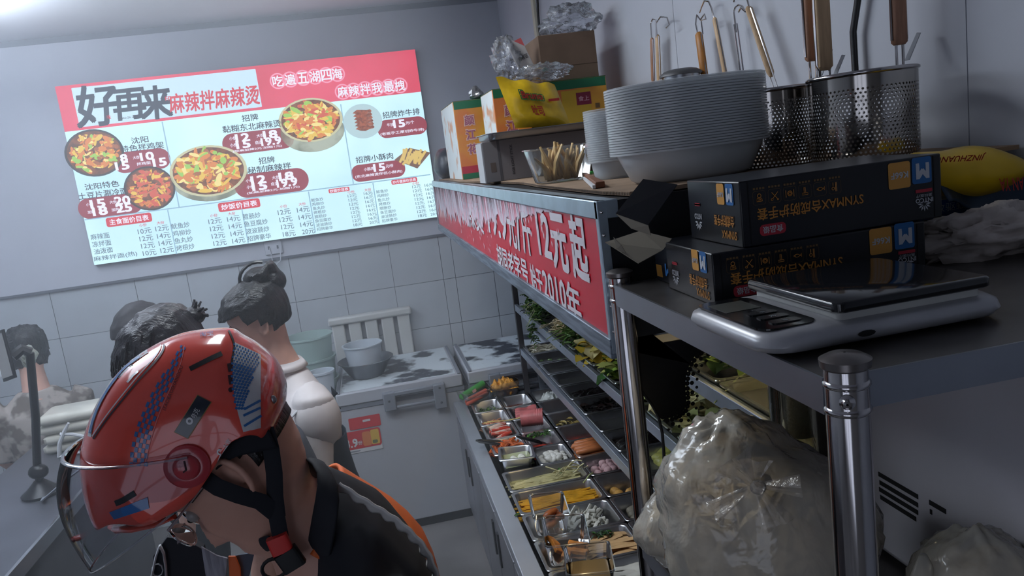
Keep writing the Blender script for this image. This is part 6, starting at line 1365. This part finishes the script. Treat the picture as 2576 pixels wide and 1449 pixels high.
# orange vest over the back with a wavy white trim
vo = M('orange vest', (214, 98, 32), .5, col2=(196, 46, 34), vs=2.2, vlo=.5, vhi=.62)
path = [(858, 1208), (905, 1238), (955, 1268), (1000, 1296), (1040, 1330), (1075, 1370), (1096, 1415), (1112, 1470), (1135, 1600)]
pp_ = [PY(u, v, YC + .07) for u, v in path]
mm = MB()
def vest(i, j):
    f = i * (len(pp_) - 1); k = min(int(f), len(pp_) - 2); p = pp_[k].lerp(pp_[k + 1], f - k); t = (pp_[k + 1] - pp_[k]).normalized(); n_ = Vector((t.z, 0, -t.x)); a = (j - .5) * 2 * 1.25
    if n_.x > 0: n_ = -n_
    return p + Vector((0, .17 * math.sin(a) + .02, 0)) + n_ * (.10 * (1 - math.cos(a)))
MB().grid(vest, 40, 20).build('vest', vo, rd, world=True, smooth=180, solid=.006)
mm = MB(); n = 64
for i in range(n):
    for j in range(2):
        pass
def trim(i, j):
    v_ = vest(i, .10); w_ = .0045 * (1 + math.sin(i * 64)); v2 = vest(i, .16); return Vector(v_).lerp(Vector(v2), -1.2 * j) + Vector((0, -.006 - .004 * j, 0)) + (Vector(v_) - Vector(v2)).normalized() * w_ * j * 1.5
tpx = [Vector((u - 6, v + 11, 0)) for u, v in path]
def trim2(i, j):
    p = smooth_at(tpx, i * (len(tpx) - 1.001)); t = smooth_at(tpx, min(i + .01, 1) * (len(tpx) - 1.001)) - smooth_at(tpx, max(i - .01, 0) * (len(tpx) - 1.001)); nn = Vector((-t.y, t.x, 0)).normalized()
    o_ = p + nn * ((j - .5) * 16 + 4 * math.sin(i * 62) * (1 if j > .5 else .3)); return PY(o_.x, o_.y, YC - .058 + .02 * j)
TRIM = trim2
# vest front and grey lining hanging under the chin
def hang(pts, y, mat, name, t=.004): MB().prism([(PY(u, v, y).x, PY(u, v, y).z) for u, v in pts], (0, y, 0), UX, UZ, (0, t, 0)).build(name, mat, rd, world=True, smooth=0, bevel=.001)
gl = M('grey lining', (140, 140, 150), .7, var=.25, vs=30, stretch=(4, 1, .4))
hang([(506, 1376), (545, 1398), (572, 1405), (562, 1520), (528, 1520)], YC + .05, gl, 'vest_lining')
hang([(574, 1400), (592, 1400), (605, 1430), (610, 1520), (580, 1520)], YC + .06, M('vest orange', (206, 96, 40), .5), 'vest_edge')
hang([(590, 1398), (640, 1390), (612, 1520), (606, 1520), (604, 1440)], YC + .07, M('slate panel', (70, 80, 96), .7), 'vest_panel')
hang([(420, 1352), (465, 1358), (510, 1382), (530, 1520), (380, 1520), (385, 1400)], YC + .09, tee, 'shirt_front', .02)
wm = MB(); 
for pts in ([(402, 1372), (392, 1400), (382, 1449), (372, 1500)], [(402, 1372), (412, 1392), (417, 1425), (420, 1500)]): wm.tube([PY(u, v, YC + .082) for u, v in pts], .0045, 6, flat=.4)
wm.tube([PY(396 + 14 * math.cos(q), 1434 + 16 * math.sin(q), YC + .082) for q in [.7 * i for i in range(10)]], .0022, 6, flat=.4)
wm.build('shirt_print', wpr, rd, world=True)
# ------------------------------------------------------------------ helmet
hl = thing('helmet', 'glossy red delivery helmet with blue checks, stickers and clear visor', 'helmet', ho)
arc = [(262, 1300), (238, 1240), (223, 1170), (221, 1112), (235, 1050), (264, 986), (308, 926), (368, 880), (440, 846), (510, 833), (574, 831), (604, 848), (645, 873), (690, 915), (714, 965), (718, 1008), (706, 1048), (684, 1072), (662, 1080)]
low = [(285, 1316), (320, 1322), (352, 1320), (385, 1308), (415, 1292), (440, 1278), (462, 1266), (482, 1250), (500, 1232), (514, 1212), (530, 1188), (546, 1162), (560, 1138), (574, 1116), (590, 1100), (608, 1093), (625, 1088), (642, 1084), (658, 1080)]
HW = .122; YH = YC
ap3 = [PY(u, v, YH) for u, v in arc]; lp3 = [PY(u, v, YH - HW * .86) for u, v in low]
NI, NJ = len(arc) - 1, 48
def smooth_at(lst, f):
    f = max(0, min(len(lst) - 1, f)); k = min(int(f), len(lst) - 2); t = f - k
    p0, p1, p2, p3 = lst[max(0, k - 1)], lst[k], lst[k + 1], lst[min(len(lst) - 1, k + 2)]
    return .5 * ((2 * p1) + (p2 - p0) * t + (2 * p0 - 5 * p1 + 4 * p2 - p3) * t * t + (3 * p1 - p0 - 3 * p2 + p3) * t ** 3)
def hshell(i, j, grow=0.):
    U_, B_ = smooth_at(ap3, i * NI), smooth_at(lp3, i * NI); ph = (j - .5) * PI; e = .80
    g = math.cos(ph) ** e; s = math.copysign(abs(math.sin(ph)) ** e, ph)
    p = Vector((B_.x, YH, B_.z)).lerp(Vector((U_.x, YH, U_.z)), g); end = min(i, 1 - i); wv = HW * (.70 + .30 * min(1, end * 5) ** .6)
    return p + Vector((0, s * wv, 0))
MB().grid(TRIM, 200, 4).build('vest_trim', M('grey white trim', (226, 222, 218), .6), rd, world=True, smooth=180, solid=.003)
red_h = M('helmet red', (218, 80, 68), .16, coat=.6, var=.03, vs=4)
hs = MB().grid(hshell, 90, 72)
sh_o = hs.build('shell', red_h, hl, world=True, smooth=180, solid=.006, off=-1)
liner = MB().grid(lambda i, j: Vector(hshell(i, j)).lerp(ho + Vector((-.03, 0, .06)), .10), 40, 30).build('liner', M('liner black', (16, 16, 20), .9), hl, world=True, smooth=180)
from mathutils.bvhtree import BVHTree
bvh = BVHTree.FromPolygons([tuple(p) for p in hs.v], hs.f)
EYEV = Vector((0, 0, EYE))
def hit(u, v, off=.0009):
    d = ray(u, v).normalized(); h_, n_, i_, di = bvh.ray_cast(EYEV, d)
    if h_ is None:
        h_, n_, i_, di = bvh.find_nearest(EYEV + d * 1.18)
        if h_ is None: return None
    if n_.dot(d) > 0: n_ = -n_
    return h_ + n_ * off
def decal(pts2, name, mat, off=.0009, sub_=1):
    """flat print laid on the shell: dense grid over a quad of picture points"""
    a, b_, c_, d_ = [Vector(p) for p in pts2]; n = sub_
    MB().grid(lambda i, j: hit(*(a.lerp(b_, i).lerp(d_.lerp(c_, i), j)), off), n, n).build(name, mat, hl, world=True, smooth=180)
def line(pts, wpx, name, mat, off=.001, n=40):
    P2 = [Vector((u, v, 0)) for u, v in pts]; mm = MB(); rows_ = []
    for i in range(n + 1):
        f = i / n * (len(P2) - 1); c = smooth_at(P2, f); c2 = smooth_at(P2, min(f + .02, len(P2) - 1)); c1 = smooth_at(P2, max(f - .02, 0)); t = (c2 - c1).normalized(); nn = Vector((-t.y, t.x, 0)) * wpx / 2
        rows_.append([hit(c.x + nn.x, c.y + nn.y, off), hit(c.x - nn.x, c.y - nn.y, off)])
    mm.loft(rows_, False, False, False); mm.build(name, mat, hl, world=True, smooth=180)
hblue = M('helmet blue', (44, 98, 158), .25, coat=.4); hwhite = M('helmet white', (190, 190, 194), .25, coat=.4); hdark = M('helmet dark print', (58, 34, 44), .4); hblack = M('vent black', (24, 24, 30), .6)
# blue checks
sp1 = [Vector((x, y, 0)) for x, y in ((349, 1172), (352, 1130), (362, 1085), (378, 1040), (398, 995), (422, 950), (444, 905), (462, 872))]
mm = MB(); nr_ = 26
for r_ in range(nr_):
    f = r_ / nr_ * 7; f2 = (r_ + 1) / nr_ * 7; a, b_ = smooth_at(sp1, f), smooth_at(sp1, f2); t = (b_ - a).normalized(); nn = Vector((-t.y, t.x, 0))
    w_ = 9.2 - 4.5 * r_ / nr_
    for k in range(5):
        if (k + r_) % 2: continue
        if r_ > 18 and k in (0, 4): continue
        o1 = (k - 2.5 + .0) * w_; o2 = o1 + w_
        mm.add([hit(*(q.xy)) for q in (a + nn * o1, a + nn * o2, b_ + nn * o2, b_ + nn * o1)], [(0, 1, 2, 3)])
mm.build('blue_checks', hblue, hl, world=True, smooth=0)
line([(366, 1170), (378, 1115), (400, 1045), (428, 980), (455, 915), (464, 870)], 1.6, 'seam_line', M('seam pink', (214, 130, 130), .3))
line([(233, 1098), (262, 1055), (300, 1005), (345, 950), (385, 905), (402, 880), (405, 868)], 3, 'stripe', hwhite); line([(236, 1104), (268, 1058), (308, 1008), (352, 955), (392, 910), (410, 884), (414, 868)], 5, 'stripe', hdark, .0012)
line([(226, 1098), (236, 1052), (262, 994), (305, 934), (352, 897), (372, 884)], 9, 'logo_band', hwhite, .0008)
line([(228, 1090), (240, 1046), (266, 992), (308, 934), (352, 898)], 5, 'logo_letters', hblue, .0016)
# back patch: white with blue dots and stripes
MB().grid(lambda i, j: hit(*(Vector((590, 862)).lerp(Vector((655, 893)), i).lerp(Vector((612, 1087)).lerp(Vector((655, 1076)), i), j) + Vector((-14 * math.sin(PI * j) * (1 - i) + 6 * math.sin(PI * j) * (i - 1) * 0, 0))), .0009), 12, 40).build('back_patch', hwhite, hl, world=True, smooth=180)
mm = MB()
for r_ in range(26):
    for k in range(9):
        j = r_ / 26; i = (k + .5 * (r_ % 2)) / 9
        if i > 1.02 - max(0, (j - .05)) * .95 or j > .80: continue
        c = Vector((588, 868)).lerp(Vector((652, 895)), i).lerp(Vector((608, 1075)).lerp(Vector((656, 1070)), i), j) + Vector((-13 * math.sin(PI * j) * (1 - i), 0)); rr2 = 3.6 if r_ > 5 else 2.4
        mm.add([hit(c.x + rr2 * math.cos(q), c.y + rr2 * math.sin(q), .0015) for q in [2 * PI * z / 8 for z in range(8)]], [tuple(range(8))])
mm.build('blue_dots', hblue, hl, world=True, smooth=0, kind='stuff')
for (a, b_) in (((614, 1030), (654, 1008)), ((612, 1046), (654, 1026)), ((614, 1072), (656, 1046))): line([a, ((a[0] + b_[0]) / 2, (a[1] + b_[1]) / 2), b_], 6, 'blue_stripe', hblue, .0016, 8)
# vent slots, sticker, rivet, lettering
line([(478, 929), (500, 918), (530, 903), (558, 890)], 12, 'vent_slot', hblack, .0012); line([(291, 1266), (310, 1258), (330, 1246), (340, 1240)], 15, 'vent_slot', hblack, .0012)
MB().grid(lambda i, j: hit(*(Vector((497, 993)).lerp(Vector((533, 1012)), i).lerp(Vector((438, 1087)).lerp(Vector((474, 1104)), i), j)), .0010), 6, 12).build('sticker_border', M('sticker gold', (150, 120, 60), .4), hl, world=True, smooth=180)
MB().grid(lambda i, j: hit(*(Vector((498, 995)).lerp(Vector((531, 1012)), i).lerp(Vector((440, 1086)).lerp(Vector((473, 1102)), i), j)), .0016), 6, 12).build('sticker', M('sticker navy', (28, 36, 50), .2, coat=.4), hl, world=True, smooth=180)
def htext(s, c, ang, h, w_, name, mat, bold=.01, off=.0022):
    vs, fs, bb = glyphs(s, 0.); sy = h / (bb[3] - bb[2]); sx = w_ / (bb[1] - bb[0]); mx, my = (bb[0] + bb[1]) / 2, (bb[2] + bb[3]) / 2; ca, sa = math.cos(ang), math.sin(ang)
    MB().add([hit(c[0] + (x - mx) * sx * ca + (y - my) * sy * sa, c[1] + (x - mx) * sx * sa - (y - my) * sy * ca, off) for x, y in vs], fs).build(name, mat, hl, world=True, smooth=0)
htext('夸克', (492, 1040), R(-62), 15, 26, 'sticker_lettering', hwhite)
MB().loft([[hit(478 + r2 * math.cos(q), 1059 + r2 * math.sin(q), .0022) for q in [2 * PI * z / 20 for z in range(20)]] for r2 in (4, 9)], False, False).build('sticker_ring', hwhite, hl, world=True, smooth=0)
htext('ITAOBAOSHANGOU', (436, 977), R(-68), 8.5, 118, 'side_lettering', hdark)
htext('大壹', (571, 1116), R(-55), 12, 26, 'maker_lettering', hwhite); MB().loft([[hit(554 + r2 * math.cos(q), 1136 + r2 * math.sin(q), .002) for q in [.6 + 4.4 * z / 14 for z in range(15)]] for r2 in (4, 8)], False, False, False).build('maker_ring', hwhite, hl, world=True, smooth=0)
MB().add([hit(580 + 6 * math.cos(q), 981 + 6 * math.sin(q), .0014) for q in [2 * PI * z / 12 for z in range(12)]], [tuple(range(12))]).build('approval_dot', hdark, hl, world=True, smooth=0)
line([(576, 915), (578, 928), (580, 936)], 11, 'approval_mark', hdark, .0014, 6); line([(577, 944), (579, 956), (581, 968)], 9, 'approval_mark', hdark, .0014, 6)
htext('淘宝', (520, 843), R(-6), 11, 34, 'top_lettering', hblue)
rv = hit(687, 1005, 0); MB().ball(rv, .0052, .004, .0062, 12, 8).build('rivet', M('rivet grey', (150, 146, 150), .3, .8), hl, world=True)
# top ridge step: raised rear frame edge
line([(575, 832), (588, 868), (583, 905), (580, 930)], 5, 'rear_gap', hblack, .001); 
# brim lip with blue band
MB().grid(lambda i, j: hit(*(Vector((276, 1288)).lerp(Vector((372, 1250)), i).lerp(Vector((288, 1306)).lerp(Vector((376, 1278)), i), j)), .0012), 16, 5).build('blue_band', hblue, hl, world=True, smooth=180)
br_ = [Vector(hshell(0.0, j)) for j in [q / 20 for q in range(21)]]
MB().tube([PY(u, v, y) for u, v, y in ((440, 1300, YH - .098), (390, 1318, YH - .09), (340, 1328, YH - .07), (300, 1330, YH - .03), (284, 1322, YH + .02), (290, 1308, YH + .07))], [.005, .008, .009, .009, .008, .006], 10, flat=.6).build('brim', M('brim orange', (206, 62, 40), .25, coat=.4), hl, world=True)
# pivot disc
pv = hit(472, 1172, .0); dN = Vector((0, -1, 0)); 
pm_ = MB()
for rad_, h_ in (((.001, .011), (.016, .011), (.018, .009), (.018, .0)), ) if False else ((0, 0),): pass
prof = [(.030, -.006), (.030, .004), (.027, .006), (.018, .006), (.0165, .009), (.014, .0105), (.001, .0105)]
tmp = MB().lathe(prof, 32, cap0=False, cap1=False)
for v_ in tmp.v: v_.xyz = Vector((v_.x, -v_.z, v_.y)) + pv
tmp.build('visor_pivot', M('pivot red', (170, 52, 62), .22, coat=.4), hl, world=True, smooth=50)
MB().tube([pv + Vector((0, -.0112, .011)), pv + Vector((0, -.0112, -.002)), pv + Vector((-.004, -.0112, -.004))], .0012, 6).build('pivot_mark', hdark, hl, world=True)
# clear visor
VW = .135
At, Tm, Ab, Bm = PY(500, 1135, YH - .118), PY(176, 1128, YH), PY(503, 1232, YH - .112), PY(240, 1412, YH)
def visor(i, j, grow=0):
    ph = (i - .5) * PI * .98; c, s = math.cos(ph), math.sin(ph)
    t = Vector((At.x, YH, At.z)).lerp(Vector((Tm.x, YH, Tm.z)), c ** .85); bo = Vector((Ab.x, YH, Ab.z)).lerp(Vector((Bm.x, YH, Bm.z)), c ** .9)
    p = t.lerp(bo, j); p.y = YH + math.copysign(abs(s) ** .8, s) * VW * (1 - .12 * j)
    return p + Vector((-.022 * math.sin(PI * j ** .8) * c, 0, -.004 * math.sin(PI * j) * c))
vz = THIN('visor clear', (240, 242, 246), (200, 206, 214), .04, .03, .10, .55)
MB().grid(visor, 60, 24).build('visor', vz, hl, world=True, smooth=180)
vrm = THIN('visor rim', (238, 240, 244), (206, 212, 222), .16, .08, .15, .6)
MB().tube([visor(q / 60, 0) for q in range(61)], .0034, 8, flat=.7).build('visor_rim', vrm, hl, world=True); MB().tube([visor(q / 60, 1) for q in range(61)], .0016, 6).build('visor_edge', vrm, hl, world=True)
# straps, buckle
strap = M('black webbing', (20, 23, 32), .8)
def band(pts, w_, name, mat=strap, par=hl): MB().tube([PY(*p) for p in pts], [w_] * len(pts), 10, flat=.16, up=(0, 1, 0)).build(name, mat, par, world=True)
band([(504, 1196, 1.090), (548, 1226, 1.080), (602, 1246, 1.082), (656, 1262, 1.090), (694, 1292, 1.098)], .0125, 'cheek_strap')
band([(668, 1078, 1.10), (682, 1130, 1.096), (690, 1190, 1.096), (692, 1250, 1.096), (698, 1300, 1.098)], .0115, 'rear_strap')
band([(690, 1262, 1.096), (698, 1310, 1.097), (706, 1352, 1.096)], .0115, 'chin_strap'); band([(690, 1362, 1.10), (660, 1372, 1.125), (648, 1378, 1.16), (650, 1380, 1.2)], .013, 'chin_strap')
bk = PY(704, 1370, 1.092)
MB().rrect(0, 0, .030, .014, -.012, .014, .004).build('buckle', M('buckle red', (206, 52, 48), .35), hl).matrix_local = Matrix.Translation(bk - ho) @ Matrix.Rotation(R(-12), 4, 'Y')
MB().rrect(0, 0, .034, .016, -.042, -.012, .004).build('buckle_housing', blackpl, hl).matrix_local = Matrix.Translation(bk - ho) @ Matrix.Rotation(R(-22), 4, 'Y')
c = PY(690, 1430, 1.092); MB().tube([c + Vector((.017 * math.cos(q), 0, .015 * math.sin(q))) for q in [2 * PI * z / 16 for z in range(17)]], .0028, 6).build('buckle_ring', blackpl, hl, world=True)
pu = [Vector((u, v, 0)) for u, v in ((540, 1168), (572, 1116), (618, 1088), (674, 1076))]; pl_ = [Vector((u, v, 0)) for u, v in ((548, 1176), (592, 1146), (642, 1134), (698, 1124))]
MB().grid(lambda i, j: PY(*(smooth_at(pu, i * 3).lerp(smooth_at(pl_, i * 3), j).xy), 1.100 - .004 * math.sin(PI * i)), 14, 5).build('neck_pad', strap, hl, world=True, smooth=180, solid=.008)
# glasses
gs = thing('eyeglasses', 'thin clear framed glasses on the rider behind the visor', 'glasses', ho)
fm = M('frame metal', (186, 172, 178), .2, .8)
tA, tB = PY(503, 1232, YC - .096), PY(423, 1335, YC - .092)
MB().tube([tA + (tA - tB) * .3, tA, tA.lerp(tB, .5) + Vector((0, -.002, 0)), tB], [.0012, .0016, .0016, .0022], 8).build('temple', fm, gs, world=True)
tA2, tB2 = Vector((tA.x, YC + .096, tA.z)), Vector((tB.x, YC + .092, tB.z)); MB().tube([tA2, tB2], .0016, 8).build('temple', fm, gs, world=True)
for s in (-1, 1):
    c = hmR @ (Vector((.104, -s * .034, .016)) * kR); L_, U_, F_ = hmR.col[1].xyz, hmR.col[2].xyz, hmR.col[0].xyz
    ring = [c + L_ * (.026 * math.cos(q)) + U_ * (.020 * math.sin(q)) - F_ * (.004 * abs(math.cos(q))) for q in [2 * PI * z / 28 for z in range(28)]]
    MB().tube(ring + [ring[0]], .0022, 8).build('rim', THIN('rim clear', (220, 214, 214), (150, 140, 140), .6, .1, .5), gs, world=True); MB().add(ring, [tuple(range(28))]).build('lens', THIN('lens', (240, 238, 238), (200, 200, 200), .04, .02, .3), gs, world=True)
    MB().tube([hmR @ (Vector((.102, -s * .060, .018)) * kR), hmR @ (Vector((.094, -s * .074, .020)) * kR)], .002, 6).build('hinge', fm, gs, world=True)
MB().tube([hmR @ (Vector((.108, .009, .02)) * kR), hmR @ (Vector((.112, 0, .024)) * kR), hmR @ (Vector((.108, -.009, .02)) * kR)], .0018, 6).build('bridge', fm, gs, world=True)
# ================================================================== loose goods on the counter
clear_tub = THIN('deli tub', (240, 243, 245), (214, 220, 226), .12, .08, .42)
def deli(c, w_, d_, h_, label, rot=(0, 0, 0)):
    o = MB().loft([rr(0, 0, a, b_, r_, z, 5) for a, b_, r_, z in ((w_ * .78, d_ * .78, .014, 0), (w_ * .8, d_ * .8, .016, .003), (w_ * .96, d_ * .96, .018, h_ - .006), (w_, d_, .018, h_ - .005), (w_, d_, .018, h_), (w_ * .95, d_ * .95, .017, h_))], True, False).build('deli_tub', clear_tub, smooth=50)
    o.location = c; o.rotation_euler = rot; return tag(o, label, 'tub')
wing = M('roast meat', (158, 84, 40), .35, var=.25, vs=30)
c = Vector((.440, rc(7) - .03, ZR + .012)); deli(c, .125, .17, .075, 'clear tub of glazed chicken wings on the squid pan', (R(4), R(3), R(-6)))
lumps(c + Vector((.0, -.01, .008)), .07, .08, 7, .017, wing, 'chicken_wing', 'glazed brown chicken wing in the clear tub', 'chicken wing', 'glazed chicken wings', 4, .25, (1.8, .8, .7), 2)
c = Vector((.446, rc(8) - .035, ZR + .014)); deli(c, .14, .185, .08, 'clear tub with fried tofu slabs on the tofu skin pan', (R(3), R(2), R(-10)))
tf = M('fried tofu', (196, 124, 52), .5, var=.3, vs=26); q = random.Random(5)
for k, (dx, dy, rz) in enumerate(((-.03, .05, .2), (-.028, .01, .15), (-.008, -.04, -.5), (.035, .0, 1.2), (.03, -.045, .9))):
    o = MB().box(-.013, .013, -.028, .028, -.007, .007).build('fried_tofu', tf, bevel=.003); o.location = c + Vector((dx, dy, .018)); o.rotation_euler = (.2 * (k % 2), R(35 if k < 2 else 8), rz); tag(o, 'golden fried tofu slab in the clear tub', 'fried tofu', 'fried tofu slabs')
c = Vector((.468, rc(9) - .03, ZR + .014)); deli(c, .14, .175, .08, 'clear tub with thin brown broth on the rice cake pan', (0, 0, R(-12)))
o = MB().loft([rr(0, 0, .106, .136, .014, .004, 5), rr(0, 0, .112, .144, .015, .03, 5)]).build('broth', M('brown broth', (130, 104, 66), .15)); o.location = c; o.rotation_euler = (0, 0, R(-12)); tag(o, 'thin brown broth in the clear tub', 'broth')
# tubs at the far end of the counter
p = PZ(1205, 992, ZCN); c = Vector((.40, 3.99, ZCN + .001)); deli(c, .15, .17, .07, 'clear tub holding wrapped green sausage at the counter end', (0, 0, R(14)))
sg = thing('wrapped_sausage', 'green wrapped sausage leaning out of the clear tub', 'sausage', c + Vector((-.0, 0, .06)), rot=(0, R(-14), R(24)))
MB().tube([(-.085, 0, 0), (-.075, 0, 0), (.075, 0, 0), (.085, 0, 0)], [.006, .019, .019, .006], 14).build('wrapper', M('wrapper green', (66, 142, 66), .3, var=.1, vs=14), sg); MB().box(-.012, .012, -.0195, -.0185, -.008, .008).build('wrapper_label', M('label pink', (206, 180, 176), .5), sg, smooth=0)
for k in range(3):
    o = MB().tube([(-.07, 0, 0), (-.062, 0, 0), (.062, 0, 0), (.07, 0, 0)], [.004, .0115, .0115, .004], 10).build('thin_sausage', M('thin sausage', (190, 84, 62), .4)); o.location = c + Vector((.012, -.03 - .018 * k, .03 + .012 * (k == 1))); o.rotation_euler = (0, R(-12), R(20)); tag(o, 'thin reddish sausage under the green wrapped one', 'sausage', 'thin red sausages')
c = Vector((.565, 3.985, ZCN + .001)); deli(c, .165, .13, .085, 'clear tub heaped with golden fried dough at the counter end', (0, 0, R(6)))
lumps(c + Vector((0, 0, .006)), .11, .085, 10, .022, M('fried dough', (196, 132, 50), .5, var=.2, vs=30), 'fried_dough', 'golden brown fried dough lump in the clear tub', 'fried dough', 'fried dough lumps', 6, .25, (1, 1, .9), 1)
mound(c + Vector((0, 0, .05)), .15, .115, .045, M('crumb topping', (214, 150, 58), .6, var=.25, vs=70), 'dough_crumbs', 'orange crumb heap on the fried dough', 'crumbs', 7, .7, 60)
# tongs
def tongs(a, b_, label, spread=.02):
    a, b_ = Vector(a), Vector(b_); t = thing('food_tongs', label, 'tongs', a); d = (b_ - a); s = d.cross(UZ).normalized()
    for e in (-1, 1):
        P_ = [a, a + d * .1 + s * spread * .5 * e, a + d * .45 + s * spread * e * .9, a + d * .6 + s * spread * e]
        MB().tube(P_, [.006, .0095, .009, .007], 8, flat=.6).build('grip', blackpl, t, world=True)
        MB().tube([P_[-1], a + d * .8 + s * spread * .9 * e, b_ + s * .006 * e], [.006, .0055, .008], 8, flat=.3).build('jaw', steel, t, world=True)
    return t
tongs(PZ(1198, 1108, ZR + .03), PZ(1300, 1118, ZR - .01), 'black handled tongs resting in the kimchi pan', .018)
tongs(PZ(1300, 1098, ZR + .06), PZ(1400, 1122, ZR - .03), 'black handled tongs lying in the red chili pan', .012)
o = MB().tube([(0, 0, 0), (.01, .006, .002), (.022, .01, 0)], [.006, .007, .005], 6, flat=.4).build('leek_scrap', green1); p = PZ(1296, 1300, ZCN); o.location = (p.x, p.y, ZCN + .004); tag(o, 'small green leek scrap on the counter ledge', 'vegetable scrap')
